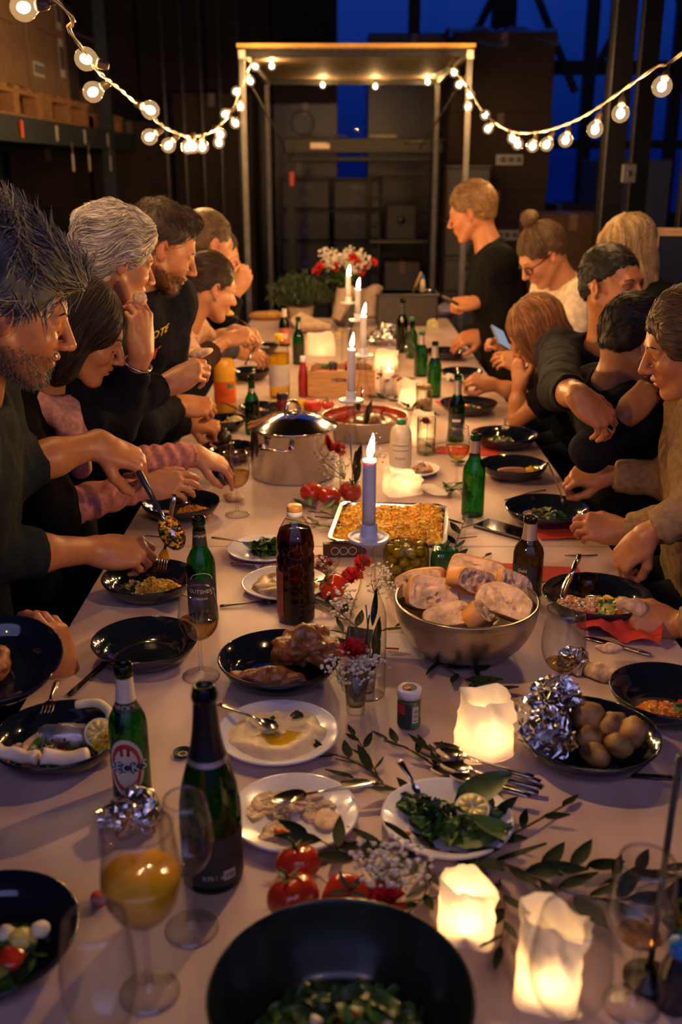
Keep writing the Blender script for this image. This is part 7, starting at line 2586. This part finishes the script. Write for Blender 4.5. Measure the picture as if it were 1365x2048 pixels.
def person(label, head, fwd, hip, skin, hair, top, arms, s=1.0, male=True, up=(0, 0, 1), mouth=0.0, beard=0.0, jaw=1.0, build=1.0, heading=None,
           sleeve=1.0, legs='stand', trousers=None, vox=.0032, hn=600, neckr=1.0, hair_extra=None, thick=1.0, collar=.0, fold=.005, group=None, brow=None, hide_face=False, cloth_vox=.0085, longneck=0.0):
    """arms: dict side -> (elbow, wrist, finger dir, back-of-hand dir, pose, [sleeve share])"""
    t = thing('person', label, 'person', (hip.x, hip.y, 0), 0, group)
    org = Vector((hip.x, hip.y, 0))
    onp = np.array(org)
    Rh = frame(fwd, up)
    Mh = Matrix.Translation(head) @ Rh.to_4x4()
    # head
    hp = xform_prims(head_prims(male, mouth, jaw), s)
    down = (hip - head).normalized()
    nk_top = Rh.transposed() @ Vector((0, 0, 0))
    Nw = head + Rh @ Vector((-.035, 0, -.10)) * s + down * (.075 + longneck) * s
    Nl = np.array(Rh.transposed() @ (Nw - head))
    hp.append(RC((-.028 * s, 0, -.055 * s), .050 * s * neckr, Nl, .060 * s * neckr, .028))
    dn = np.array(Rh.transposed() @ down)
    hp.append(RC(Nl, .060 * s * neckr, Nl + dn * .05, .075 * s, .03))
    V, Q = sdf_mesh(hp, vox)
    tone = head_tone(V / s, None, beard, .12, mouth)
    Rn = np.array(Rh)
    VV = [V @ Rn.T + np.array(head) - onp]; QQ = [Q]; TT = [tone]; off = len(V)
    # shoulders
    if heading is None: heading = Vector((fwd[0], fwd[1], 0))
    hd = Vector(heading).normalized()
    spine = (hip - Nw).normalized()
    left = Vector((0, 0, 1)).cross(hd).normalized()
    sw = .175 * build * s if male else .155 * build * s
    sh = {'L': Nw + left * sw + spine * .045 * s, 'R': Nw - left * sw + spine * .045 * s}
    chest = Nw + spine * .17 * s + hd * .01
    lw = .075 * build * s
    TZ = thick
    trunk = []
    for q in (-1, 1):
        a, b, c = chest + left * (q * lw), lerp(chest, hip, .55) + left * (q * lw * .8), hip + left * (q * lw * 1.0)
        trunk += [RC(a, .108 * build * s * TZ, b, .098 * build * s * TZ, .06), RC(b, .098 * build * s * TZ, c, .115 * build * s, .06)]
    trunk.append(RC(sh['L'], .058 * s, sh['R'], .058 * s, .06))
    trunk.append(RC(Nw, .062 * s * neckr, Nw + spine * .08 * s, .085 * s, .05))
    # torso skin under the clothes
    core = [dict(q) for q in trunk]
    for q in core:
        if 'rc' in q: a, ra, b, rb = q['rc']; q['rc'] = (a, ra * .88, b, rb * .88)
    for sd in arms:
        core.append(RC(sh[sd], .050 * s, arms[sd][0], .040 * s, .03))
    V, Q = sdf_mesh(core, .0105)
    VV.append(V - onp); QQ.append(Q + off); TT.append(np.ones((len(V), 3))); off += len(V)
    hands = {}
    for sd, a in arms.items():
        e, w, fd, dz, pose = a[:5]
        V, Q, tn, Rm = arm_block(e, w, Vector(fd), Vector(dz), pose, sd, s * (1.0 if male else .93), max(.0026, vox * .9), .041 * s * (1 if male else .88), .026 * s * (1 if male else .88))
        VV.append(V - onp); QQ.append(Q + off); TT.append(tn); off += len(V)
        hands[sd] = (w, Rm)
    np_mesh('body', np.concatenate(VV), np.concatenate(QQ), skin, t, np.concatenate(TT))
    # top
    tp = [dict(q) for q in trunk]
    for q in tp:
        a, ra, b, rb = q['rc']; q['rc'] = (a, ra * 1.04 + .006, b, rb * 1.04 + .006)
    for sd in ('L', 'R'):
        tp.append(EL(sh[sd] + spine * .01, (.074 * s, .074 * s, .074 * s), .05))
    for sd, a in arms.items():
        e, w = a[0], a[1]
        f = a[5] if len(a) > 5 else sleeve
        if f <= .5:
            q = lerp(sh[sd], e, f * 2)
            tp.append(RC(sh[sd], .068 * s, q, .060 * s, .035, True))
        else:
            tp.append(RC(sh[sd], .066 * s, e, .054 * s, .035))
            q = lerp(e, w, (f - .5) * 2)
            rr_ = lerp(.053, .042, (f - .5) * 2) * s
            tp.append(RC(e, .054 * s, q, rr_, .025, True))
    if collar:
        tp.append(RC(Nw - spine * collar, .068 * s * neckr, Nw + spine * .03, .078 * s, .02, False))
        tp.append(CUT(np.array(Nw - spine * (collar + .07) * 1.0), (.062 * s, .062 * s, .062 * s), .01))
    else:
        tp.append(CUT(np.array(Nw - spine * .035 + hd * .025), (.073 * s, .073 * s, .062 * s), .012))
    V, Q = sdf_mesh(tp, cloth_vox)
    N = vnormals(V, Q)
    V = V + N * (fold * fbm(V * np.array([1.0, 1.0, .55]), 15, int(abs(head.x * 1000)), 3) + fold * .6 * (1 - 2 * np.abs(vnoise(V, 24, 5))))[:, None]
    np_mesh('top', V - onp, Q, top, t)
    # trousers and shoes
    tr = []
    hs = .10 * build * s
    feet = []
    for q in (-1, 1):
        h0 = hip + left * (q * hs * .9) - Vector((0, 0, .02))
        if legs == 'stand':
            kn = Vector((h0.x + hd.x * .05, h0.y + hd.y * .05, .48 * s)); ft = Vector((h0.x - hd.x * .02, h0.y - hd.y * .02, .07))
        else:
            kn = h0 + hd * .40 + Vector((0, 0, -.06)); ft = Vector((kn.x - hd.x * .05, kn.y - hd.y * .05, .07))
        tr += [RC(h0, .105 * build * s, kn, .068 * s, .04), RC(kn, .068 * s, ft, .052 * s, .02, True)]
        feet.append(ft)
    V, Q = sdf_mesh(tr, .013)
    np_mesh('trousers', V - onp, Q, trousers or m_jeans, t)
    for ft in feet:
        sp_ = [RC(ft + Vector((0, 0, -.02)), .042, ft + hd * .02 + Vector((0, 0, -.03)), .040, .02), RC(ft + hd * -.02 + Vector((0, 0, -.035)), .034, ft + hd * .15 + Vector((0, 0, -.038)), .030, .02)]
        V, Q = sdf_mesh(sp_, .009)
        np_mesh('shoe', V - onp, Q, m_shoe, t)
    # hair and face details
    if hair is not None:
        h = hair_obj(t, Matrix.Translation(head - org) @ Rh.to_4x4(), s, hair[0], hair[1], int(abs(head.y * 997)) % 1000, max(vox * 1.15, .0036), hair_extra, int(hn * 1.5))
        bm_ = brow or hair[1]
        MHL = Matrix.Translation(head - org) @ Rh.to_4x4()
        if not hide_face:
            for q in (-1, 1):
                b = MB().tube([MHL @ (Vector(v) * s) for v in ((.0915, q * .014, .0165), (.0905, q * .026, .0225), (.0845, q * .040, .0225), (.0745, q * .051, .015))], [.0030 * s, .0036 * s, .0030 * s, .0012 * s], 6, flat=.7)
                b.build('eyebrow', bm_, t)
                e = MB().tube([MHL @ (Vector(v) * s) for v in ((.0835, q * .019, -.0085), (.0870, q * .027, -.0108), (.0850, q * .037, -.0112), (.0770, q * .047, -.0075))], [.0008 * s, .0013 * s, .0014 * s, .0008 * s], 5)
                e.build('eyelashes', m_lash, t)
        if beard:
            Vh, Qh = sdf_mesh(xform_prims([EL((.030, 0, -.030), (.060, .060, .082), .0)] + [RC((-.002, q * .056 * jaw, -.048), .017, (.058, q * .020 * jaw, -.100), .018, .03) for q in (-1, 1)] + [EL((.070, 0, -.102), (.021, .026, .018), .022), EL((.080, 0, -.062), (.017, .027, .019), .018)], s), .006)
            mk = (Vh[:, 2] < -.052 * s) & (Vh[:, 0] > -.005 * s) & ~((np.abs(Vh[:, 1]) < .018 * s) & (Vh[:, 2] > -.078 * s) & (Vh[:, 0] > .07 * s))
            mu = (np.abs(Vh[:, 1]) < .026 * s) & (Vh[:, 0] > .085 * s) & (Vh[:, 2] > -.056 * s) & (Vh[:, 2] < -.044 * s)
            ix = np.where(mk | mu)[0]
            if len(ix):
                rs = np.random.RandomState(4)
                ix = rs.choice(ix, int(len(ix) * 1.6))
                Nh = vnormals(Vh, Qh)
                P0 = Vh[ix] + rs.randn(len(ix), 3) * .002 * s
                SV, SQ = strands(P0, Nh[ix], lambda P, N: np.tile([.25, 0, -1.0], (len(P), 1)) + N * .5, (.012 if beard > .7 else .006) * s, 3, .0008 * s, 3, .004, .3)
                Rn_ = np.array(Rh)
                np_mesh('beard', SV @ Rn_.T + np.array(head - org), SQ, hair[1], t, np.full((len(SV), 3), .6))
    return t, dict(head=Mh, org=org, hands=hands, N=Nw, sh=sh, left=left, hd=hd, spine=spine, chest=chest)

m_lash = M('eyelash', (.02, .012, .01), .5)
m_jeans = cloth_mat('dark_denim', (.008, .010, .018))
m_shoe = M('dark_shoe', (.02, .018, .016), .5)

s_tan = skin_mat('skin_tan', (.40, .16, .068))
s_pale = skin_mat('skin_pale', (.46, .205, .10))
s_deep = skin_mat('skin_olive', (.33, .15, .075))
h_saltp = hair_mat('hair_salt_pepper', (.05, .045, .042), (.26, .24, .22))
h_brown = hair_mat('hair_dark_brown', (.018, .010, .007), (.05, .028, .018))
h_white = hair_mat('hair_white', (.42, .36, .29), (.68, .62, .54))
h_black = hair_mat('hair_black', (.006, .005, .005), (.018, .014, .012))
h_mid = hair_mat('hair_mid_brown', (.07, .038, .020), (.16, .09, .045))
h_red = hair_mat('hair_reddish', (.16, .062, .024), (.34, .15, .06))
h_blond = hair_mat('hair_blond', (.20, .12, .055), (.46, .31, .16))
h_sandy = hair_mat('hair_sandy', (.16, .085, .035), (.36, .20, .09))
c_slate = cloth_mat('slate_jersey', (.011, .015, .021))
c_black = cloth_mat('black_jersey', (.005, .005, .006))
c_navy = cloth_mat('navy_knit', (.006, .007, .013))
c_charc = cloth_mat('charcoal_knit', (.009, .009, .012))
c_beige = cloth_mat('beige_knit', (.26, .17, .095), scale=60, bump=.5)
c_cream = cloth_mat('cream_fleece', (.60, .50, .38), scale=40, bump=.9)
c_pink = cloth_mat('pink_rib', (.42, .17, .16))
c_scarf = cloth_mat('rose_scarf', (.50, .26, .25))
c_peach = cloth_mat('peach_shirt', (.50, .30, .21))
c_blue = cloth_mat('blue_shirt', (.07, .08, .13))
c_brownk = cloth_mat('brown_cardigan', (.035, .017, .012))

# ---- left side ------------------------------------------------------------------------------------------------
# man with salt and pepper hair, serving rice
hd_ = D(20, 615, 1.86)
w1, w2 = D(190, 1100, 2.24), D(196, 886, 2.24)
p1, i1 = person('man with spiky salt and pepper hair and stubble, in slate jumper, spooning rice', hd_, (.90, .28, -.36), V3(-.86, 2.0, .93), s_tan, ('spiky', h_saltp), c_slate,
    {'R': (D(-40, 1112, 2.02), w1, (1, .12, -.10), (-.05, -.55, .85), 'pinch', .74), 'L': (D(10, 945, 2.12), w2, (.86, .15, -.45), (.35, -.25, .9), 'pinch', .68)},
    s=1.08, heading=(.95, .2, 0), beard=.45, vox=.0028, hn=1500, cloth_vox=.008, build=1.05, brow=h_brown)
# his serving spoon and fork
sa, sb = D(268, 925, 2.24), D(352, 1082, 2.24)
t = thing('serving_spoon', 'big serving spoon of rice held over the plate by the man in slate', 'spoon', sa)
m_blueh = M('blue_black_handle', (.012, .02, .05), .3)
hl = sb - sa
MB().tube([(0, 0, 0), hl * .3, hl * .62], [.007, .0075, .005], 8).build('handle', m_blueh, t)
MB().tube([hl * .60, hl * .80], [.0045, .004], 8).build('shank', m_steel, t)
fr = frame(hl, (0, -.5, .8))
def spb(u, v):
    a = u * 2 * PI
    return hl * .9 + fr @ Vector((.042 * v * math.cos(a), .028 * v * math.sin(a), .014 * v * v - .012))
MB().grid(spb, 24, 6, wrap=True).build('bowl', m_mirror, t)
b = MB(); rr = random.Random(2)
for k in range(160):
    a, q = rr.uniform(0, 6.3), math.sqrt(rr.random())
    c = hl * .9 + fr @ Vector((.036 * q * math.cos(a), .024 * q * math.sin(a), rr.uniform(-.004, .016 * (1 - q) + .004)))
    grain(b, c, .0055, .0035, rnd_rot(rr), rr.randrange(3))
tag(b.build('rice', [m_rice, m_rice2, m_leafd], t, False), kind='stuff')
cutlery('fork', D(349, 988, 2.30), D(322, 1152, 2.36), 'fork held against the serving spoon, dipping into the rice plate')

# woman with the pink scarf
hd_ = D(166, 662, 2.42)
p2, i2 = person('woman with a dark brown bob and rose scarf reaching for a wine glass', hd_, (.86, .12, -.44), V3(-.82, 2.55, .92), s_pale, ('bob', h_brown), c_black,
    {'R': (D(120, 1018, 2.42), D(288, 972, 2.52), (.95, .05, .05), (-.1, -.7, .7), 'relax', .56), 'L': (D(232, 935, 2.62), D(392, 908, 2.74), (.88, .15, -.42), (.3, -.2, .9), 'reach', .56)},
    s=.98, male=False, heading=(.9, -.35, 0), vox=.0029, hn=900, cloth_vox=.008)
# pink rib cuffs and cowl scarf
for sd in ('R', 'L'):
    e, w = ((D(120, 1018, 2.42), D(288, 972, 2.52)) if sd == 'R' else (D(232, 935, 2.62), D(392, 908, 2.74)))
    V, Q = sdf_mesh([RC(lerp(e, w, .05), .050, lerp(e, w, .96), .036, .01, True)], .006)
    N = vnormals(V, Q); ax_ = np.array((w - e).normalized())
    V = V + N * (.0028 * np.sin((V @ ax_) * 150 + 3 * vnoise(V, 20, 2)))[:, None]
    np_mesh('sleeve', V - np.array(i2['org']), Q, c_pink, p2)
Nn = i2['N']
sc = [RC(Nn + Vector((.075 * math.cos(a) - .005, .085 * math.sin(a), -.03 - .035 * math.cos(a))), .030, Nn + Vector((.075 * math.cos(a + .55) - .005, .085 * math.sin(a + .55), -.03 - .035 * math.cos(a + .55))), .030, .02) for a in np.arange(0, 6.28, .52)]
sc += [RC(Nn + Vector((.05, -.06, -.06)), .035, Nn + Vector((.085, -.045, -.19)), .030, .03), RC(Nn + Vector((.05, -.03, -.06)), .03, Nn + Vector((.10, -.02, -.14)), .028, .03)]
V, Q = sdf_mesh(sc, .006)
N = vnormals(V, Q)
V = V + N * (.008 * (1 - 2 * np.abs(fbm(V * np.array([1, 1, .5]), 22, 8, 2))))[:, None]
np_mesh('scarf', V - np.array(i2['org']), Q, c_scarf, p2)

# white haired man eating bread
hd_ = D(232, 517, 2.56)
wl, wr = D(284, 704, 2.46), D(336, 768, 2.66)
p3, i3 = person('older man with wavy white hair and checked collar biting bread', hd_, (.78, .46, -.32), V3(-.94, 2.92, .95), s_pale, ('wavy', h_white), c_navy,
    {'L': (D(232, 850, 2.58), wl, (.02, .02, 1), (.80, -.6, 0), 'hold', .90), 'R': (D(180, 835, 2.50), wr, (.86, .1, .42), (-.2, -.7, .65), 'pinch', .95)},
    s=.95, heading=(1, -.15, 0), mouth=.012, vox=.003, hn=1200, cloth_vox=.008, brow=h_white)
chk_m = bpy.data.materials.new('checked_shirt'); chk_m.use_nodes = True
nt = chk_m.node_tree; bs = nt.nodes['Principled BSDF']; ck = nt.nodes.new('ShaderNodeTexChecker'); tcn = nt.nodes.new('ShaderNodeTexCoord')
ck.inputs['Scale'].default_value = 150; ck.inputs['Color1'].default_value = (.55, .52, .55, 1); ck.inputs['Color2'].default_value = (.10, .08, .12, 1)
nt.links.new(tcn.outputs['Object'], ck.inputs['Vector']); nt.links.new(ck.outputs['Color'], bs.inputs['Base Color']); bs.inputs['Roughness'].default_value = .8
def collar(pp, ii, mat, r=.074, h=.045, tilt=.25, name='collar'):
    N_, sp, hd, lf = ii['N'], ii['spine'], ii['hd'], ii['left']
    def f(u, v):
        a = .45 + u * (2 * PI - .9)
        rad = r + .012 * math.sin(v * PI) + .02 * (1 - v)
        return N_ - ii['org'] + hd * (rad * math.cos(a)) + lf * (rad * math.sin(a)) - sp * (h * v * (1.25 - .5 * math.cos(a)) - .012 + tilt * .05 * math.cos(a))
    return MB().grid(f, 40, 5).build(name, mat, pp)
collar(p3, i3, chk_m, .076, .055)
def wristband(pp, ii, w, e, r, mat, nm):
    ax_ = (e - w).normalized()
    fr = frame(ax_, (0, 0, 1))
    c = w + ax_ * .035 - ii['org']
    ring = [c + fr @ Vector((0, r * math.cos(a), r * math.sin(a))) for a in [2 * PI * k / 20 for k in range(21)]]
    return MB().tube(ring, .004, 6, flat=1).build(nm, mat, pp)
wristband(p3, i3, wl, D(232, 850, 2.58), .034, m_steel, 'wrist_watch')
# bread in both hands
def held_bread(c, r, label, rz, rot=(0, 0, 0)):
    o = blob((0, 0, 0), r, r[2] * .4, 40, int(c.x * 900) % 97, 20, 12).build('bread_piece', m_crumb)
    tag(o, label, 'bread'); o.location = c; o.rotation_euler = rot
held_bread(D(279, 598, 2.44), (.020, .014, .016), 'piece of bread at the white haired man\'s mouth', 0, (0, .5, 0))
held_bread(D(401, 706, 2.70), (.036, .024, .011), 'flat piece of bread held up in the white haired man\'s near hand', 0, (0, -.25, 0))
# pink zip of his sweater
q = D(250, 760, 2.42)
MB().tube([i3['chest'] - i3['org'] + Vector((.13, -.10, .06)), i3['chest'] - i3['org'] + Vector((.14, -.10, -.10))], .010, 6, flat=.5).build('pink_trim', M('pink_trim', (.6, .03, .12), .6), p3)

# bearded man in the navy sweatshirt
hd_ = D(326, 495, 3.0)
p4, i4 = person('bearded man with dark quiff in a navy sweatshirt with yellow and red print', hd_, (.82, .24, -.42), V3(-.80, 3.28, .95), s_tan, ('quiff', h_brown), c_navy,
    {'R': (D(285, 860, 3.00), D(358, 808, 3.16), (.92, .2, -.15), (-.1, -.6, .8), 'pinch', .95), 'L': (D(330, 850, 3.40), D(382, 842, 3.44), (.9, -.2, -.2), (.1, -.3, .9), 'grip', .95)},
    s=1.0, heading=(.78, -.62, 0), beard=.7, vox=.0032, hn=900, collar=.01)
def chest_print(ii, pp, txt, size, mat, up_, fwd_off, lat=0.0, name='print', rotz=0.0):
    hd, lf, sp = ii['hd'], ii['left'], ii['spine']
    upv = -sp
    nrm = lf.cross(upv).normalized()
    if nrm.dot(hd) < 0: nrm = -nrm
    c = ii['chest'] - ii['org'] + upv * up_ + nrm * fwd_off
    right = upv.cross(nrm).normalized()
    cr, sr = math.cos(rotz), math.sin(rotz)
    def xf(v):
        x, y = v.x * cr - v.y * sr + lat, v.x * sr + v.y * cr
        return c + right * x + upv * y - nrm * (3.2 * x * x)
    return text_mb(txt, size, None, xf).build(name, mat, pp, False)
chest_print(i4, p4, 'OOTE', .045, M('print_yellow', (.65, .5, .02), .7), .10, .118, .02)
chest_print(i4, p4, 'OMITE', .062, M('print_red', (.6, .05, .02), .7), .02, .122, .02)

# short haired man in blue shirt behind, woman with pinned up hair, person eating at far left
hd_ = D(416, 488, 3.95)
p5, i5 = person('man with short brown hair and blue shirt, half hidden behind the bearded man', hd_, (.74, .55, -.30), V3(-1.0, 4.3, .92), s_pale, ('crew', h_mid), c_blue,
    {'R': (D(400, 690, 4.0), D(470, 700, 4.2), (.9, .1, -.2), (0, -.4, .9), 'relax', .95)}, s=1.02, heading=(1, -.1, 0), vox=.0038, hn=400, collar=.015)
hd_ = D(421, 574, 3.72)
p6, i6 = person('woman with pinned up dark hair and earring in a peach shirt lifting a fork', hd_, (.78, .46, -.32), V3(-.82, 3.88, .92), s_pale, ('updo', h_brown), c_peach,
    {'R': (D(388, 735, 3.62), D(452, 678, 3.80), (.9, .1, .15), (-.1, -.6, .8), 'pinch', .50), 'L': (D(415, 690, 4.02), D(470, 662, 4.02), (.9, -.1, -.12), (0, -.4, .9), 'pinch', .50)},
    s=.97, male=False, heading=(1, -.05, 0), vox=.0036, hn=500)
V, Q = sdf_mesh([RC(lerp(i6['sh']['R'], D(388, 735, 3.62), .1), .068, D(388, 735, 3.62), .054, .03), RC(D(388, 735, 3.62), .054, lerp(D(388, 735, 3.62), D(452, 678, 3.80), .55), .045, .02, True)], .008)
np_mesh('cardigan_sleeve', V - np.array(i6['org']), Q, c_brownk, p6)
MB().ell(i6['head'] @ Vector((-.004, -.080, -.042)) - i6['org'], .006, 8, 6).build('earring', m_steel, p6)
cutlery('fork', D(500, 654, 4.0), D(462, 630, 3.9), 'fork with a bite lifted by the woman with pinned up hair', m_dsteel)
o = blob((0, 0, 0), (.014, .011, .012), .005, 60, 3, 12, 8).build('food_bite', m_rice3); tag(o, 'yellow bite of food on the lifted fork', 'food'); o.location = D(460, 627, 3.9)
cutlery('knife', D(492, 730, 3.7), D(510, 692, 3.75), 'table knife held upright beside the orange juice bottle')
hd_ = D(436, 512, 4.6)
p7, i7 = person('dark clothed person farthest on the left holding food at the mouth', hd_, (.95, .0, -.22), V3(-.98, 4.85, .92), s_pale, ('short', h_brown), c_black,
    {'R': (D(448, 640, 4.45), D(474, 580, 4.45), (.55, .05, .85), (.3, -.8, .2), 'pinch', .9)}, s=.98, male=False, vox=.0040, hn=400)
# partly hidden guest passing a bowl at the lower left edge
bp = D(-8, 1322, 1.74)
p0, i0 = person('person beyond the left edge holding out a dark plate', V3(-1.10, 1.66, 1.52), (.9, .3, -.3), V3(-1.16, 1.62, .93), s_tan, ('short', h_brown), c_black,
    {'R': (V3(-.80, 1.70, .90), D(128, 1345, 1.96), (-.16, -.02, 1), (.85, -.45, .15), 'flat', .9), 'L': (V3(-.98, 1.90, 1.05), D(-190, 1350, 1.80), (.8, -.1, .1), (-.3, .6, -.6), 'hold', .9)},
    s=1.0, vox=.0032, hn=300)
t = thing('deep_plate', 'tilted dark plate with roast meat held out at the left edge', 'plate', bp - Vector((.0, 0, .03)), 0)
t.rotation_euler = (.24, .06, 0)
r = .115
MB().lathe([(0, .0), (.58 * r, 0), (.62 * r, .003), (.86 * r, .018), (r, .044), (r - .0012, .0462), (r - .004, .0458), (.83 * r, .0215), (.66 * r, .0075), (.5 * r, .006), (0, .006)], 56).build('dish', m_glaze, t)
blob((-.005, .0, .028), (.04, .03, .022), .012, 30, 61, 30, 18).build('roast_meat', m_chick, t)
blob((-.03, .035, .03), (.025, .02, .02), .01, 36, 62, 24, 14).build('roast_meat', m_chick, t)

# ---- right side -----------------------------------------------------------------------------------------------
hd_ = D(1378, 684, 2.28)
q1, j1 = person('woman with wavy brown hair tied back and a beige jumper eating lettuce', hd_, (-.92, .12, -.34), V3(1.02, 2.52, .62), s_tan, ('lowbun', h_mid), c_beige,
    {'R': (D(1345, 960, 2.72), D(1212, 950, 2.74), (-.97, .05, -.05), (.1, -.5, .85), 'pinch', .93), 'L': (D(1380, 1035, 2.36), D(1250, 1062, 2.46), (-.96, .12, .08), (-.1, -.75, .65), 'flat', .95)},
    s=.99, male=False, vox=.0029, hn=1100, legs='sit', cloth_vox=.008, brow=h_brown)
cutlery('fork', D(1095, 925, 2.72), D(1130, 1015, 2.74), 'fork in the hand of the woman in the beige jumper', m_steel)
MB().lathe([(.004, -.001), (.005, 0), (.004, .001), (.003, 0), (.004, -.001)], 10).build('nose_ring', m_steel, q1).matrix_local = Matrix.Translation(j1['head'] @ Vector((.110, .004, -.045)) - j1['org'])
# hidden neighbour: arms over the bean plate
q0, j0 = person('person beyond the right edge in a beige jumper picking from the bean plate', V3(1.00, 1.86, 1.26), (-.9, .2, -.4), V3(1.03, 1.90, .62), s_tan, ('bob', h_mid), c_beige,
    {'R': (D(1415, 1000, 2.20), D(1292, 1070, 2.26), (-.58, .10, -.80), (-.6, -.45, .55), 'pinch', .90), 'L': (D(1440, 1245, 2.02), D(1352, 1250, 2.10), (-.95, .2, .15), (.1, -.75, .6), 'hold', .85)},
    s=.98, male=False, vox=.0030, hn=300, legs='sit')
held_bread(D(1265, 1215, 2.12), (.032, .022, .026), 'torn bread held at the right edge above the red cloth', 0, (0, .4, 0))
# black haired youth leaning
hd_ = D(1272, 682, 2.74)
q3, j3 = person('black haired youth in a dark hoodie turned away, hand at the mouth', hd_, (.86, .25, -.36), V3(.93, 3.06, .62), s_deep, ('short', h_black), c_navy,
    {'L': (D(1370, 900, 3.0), D(1345, 850, 2.85), (.2, .3, .9), (.6, .5, .1), 'relax', .95), 'R': (D(1185, 900, 2.66), D(1252, 832, 2.62), (.62, .05, .75), (-.55, -.75, .25), 'grip', .93)},
    s=.96, vox=.0032, hn=900, legs='sit', heading=(.92, .1, 0), build=.85, collar=.005, hair_extra=[EL((.05, 0, .09), (.05, .06, .035), .02)])
# person with cropped hair, arm over the youth
hd_ = D(1226, 570, 3.25)
wq = D(1156, 790, 2.50)
q4, j4 = person('person with cropped dark hair and printed sweatshirt, ringed hand on the youth', hd_, (.62, -.78, .02), V3(1.10, 3.46, .64), s_tan, ('crew', h_black), c_charc,
    {'R': (D(1122, 780, 2.74), wq, (.72, -.22, -.62), (.35, -.75, .62), 'drape', .80)},
    s=1.02, vox=.0031, hn=700, legs='sit', heading=(-.5, -.85, 0), longneck=.03)
chest_print(j4, q4, 'LUTTIN', .055, m_china, .0, .128, .06, 'print', .1)
Rw = j4['hands']['R'][1]
rc_ = wq + Rw @ Vector((.115, -.010, -.008)) - j4['org']
MB().box(rc_ + Rw @ Vector((0, 0, .011)), (.014, .014, .004), rot=Rw, bev=.001).build('signet_ring', m_mirror, q4, False)
# woman with long reddish hair leaning on her elbow
hd_ = D(1072, 662, 3.72)
q5, j5 = person('woman with long reddish hair in a black short sleeved top leaning on the table', hd_, (-.84, -.10, -.58), V3(1.06, 4.02, .62), s_tan, ('long', h_red), c_black,
    {'L': (D(1034, 836, 3.82), D(1040, 770, 3.78), (-.1, .3, .95), (-.8, -.4, .2), 'relax', .36), 'R': (D(1046, 790, 4.10), D(985, 768, 4.10), (-.85, -.1, .25), (.1, -.6, .8), 'pinch', .36)},
    s=.98, male=False, vox=.0036, hn=1200, legs='sit', hair_extra=[EL((.07, .03, -.02), (.03, .03, .09), .02)])
cutlery('fork', D(962, 735, 4.1), D(952, 795, 4.12), 'fork in the hand of the woman with long reddish hair', m_steel)
# woman with glasses and a bun
hd_ = D(1085, 510, 4.20)
q6, j6 = person('woman with glasses and a hair bun in a cream fleece looking at her phone', hd_, (-.78, -.18, -.60), V3(1.10, 4.52, .66), s_pale, ('bun', h_mid), c_cream,
    {'R': (D(1060, 740, 4.35), D(1024, 704, 4.28), (-.7, .0, .5), (.2, .3, .9), 'hold', .95), 'L': (D(1120, 760, 4.05), D(1050, 730, 4.1), (-.8, .2, .2), (0, -.7, .7), 'relax', .95)},
    s=1.0, male=False, vox=.0037, hn=600, legs='sit')
MHL = Matrix.Translation(-j6['org']) @ j6['head']
gm = M('black_spectacles', (.008, .007, .007), .25)
g = MB()
for s_ in (-1, 1):
    g.tube([MHL @ Vector((.098 - .012 * abs(math.cos(a)) * (s_ * math.cos(a) > 0), s_ * .032 + .024 * math.cos(a), -.006 + .018 * math.sin(a))) for a in [2 * PI * k / 20 for k in range(21)]], .0026, 6)
    g.tube([MHL @ Vector((.088, s_ * .056, .0)), MHL @ Vector((.05, s_ * .078, .004)), MHL @ Vector((-.01, s_ * .084, .006))], .0022, 5)
g.tube([MHL @ Vector((.099, -.009, -.002)), MHL @ Vector((.101, .009, -.002))], .0022, 5)
g.build('glasses', gm, q6)
pc = D(1002, 676, 4.22)
t = thing('smartphone', 'phone held up by the woman with glasses', 'phone', pc)
t.rotation_euler = (.5, .5, .4)
MB().box((0, 0, 0), (.072, .145, .009), bev=.003).build('case', m_greyp, t, False)
MB().box((0, 0, .005), (.066, .138, .001)).build('screen', EM('phone_glow', (.7, .8, 1.0), .35), t, False)
# blonde woman behind
hd_ = D(1252, 498, 3.95)
q7, j7 = person('blonde woman in a dotted black blouse standing behind the cropped haired person', hd_, (-.92, -.12, -.30), V3(1.32, 4.26, .90), s_pale, ('open', h_blond), None or c_black,
    {'R': (D(1240, 700, 4.2), D(1180, 705, 4.2), (-.8, 0, -.2), (0, -.3, .9), 'relax', .9)}, s=1.0, male=False, vox=.0038, hn=1000)
dots = MB(); rr = random.Random(6)
for k in range(60):
    a = rr.uniform(-2.6, .6)
    c = j7['N'] - j7['org'] + j7['spine'] * rr.uniform(.02, .22)
    rad = .135 if True else 0
    dv = Vector((math.cos(a), math.sin(a), 0))
    dots.ell(c + dv * (rad + .02 * rr.random()), .005, 6, 4)
dots.build('dot_pattern', m_cream, q7)
# standing man at the far right
hd_ = D(944, 424, 4.90)
q8, j8 = person('standing man with short sandy hair in a black jacket at the far right', hd_, (-.84, .32, -.28), D(1030, 735, 5.05), s_tan, ('short', h_sandy), c_black,
    {'L': (D(1010, 600, 4.85), D(952, 604, 4.84), (-.95, .1, -.1), (.1, -.5, .85), 'grip', .92), 'R': (D(1010, 690, 5.0), D(966, 670, 4.98), (-.9, -.1, -.15), (.1, -.6, .75), 'relax', .92)},
    s=1.10, vox=.0038, hn=700, heading=(-1, 0, 0), build=1.08, up=(-.15, 0, 1))
t = thing('wooden_peeler', 'short stick held by the standing man', 'tool', D(905, 605, 4.82))
MB().tube([(-.05, 0, .03), (.03, 0, -.01)], .007, 8).build('shaft', m_dsteel, t)
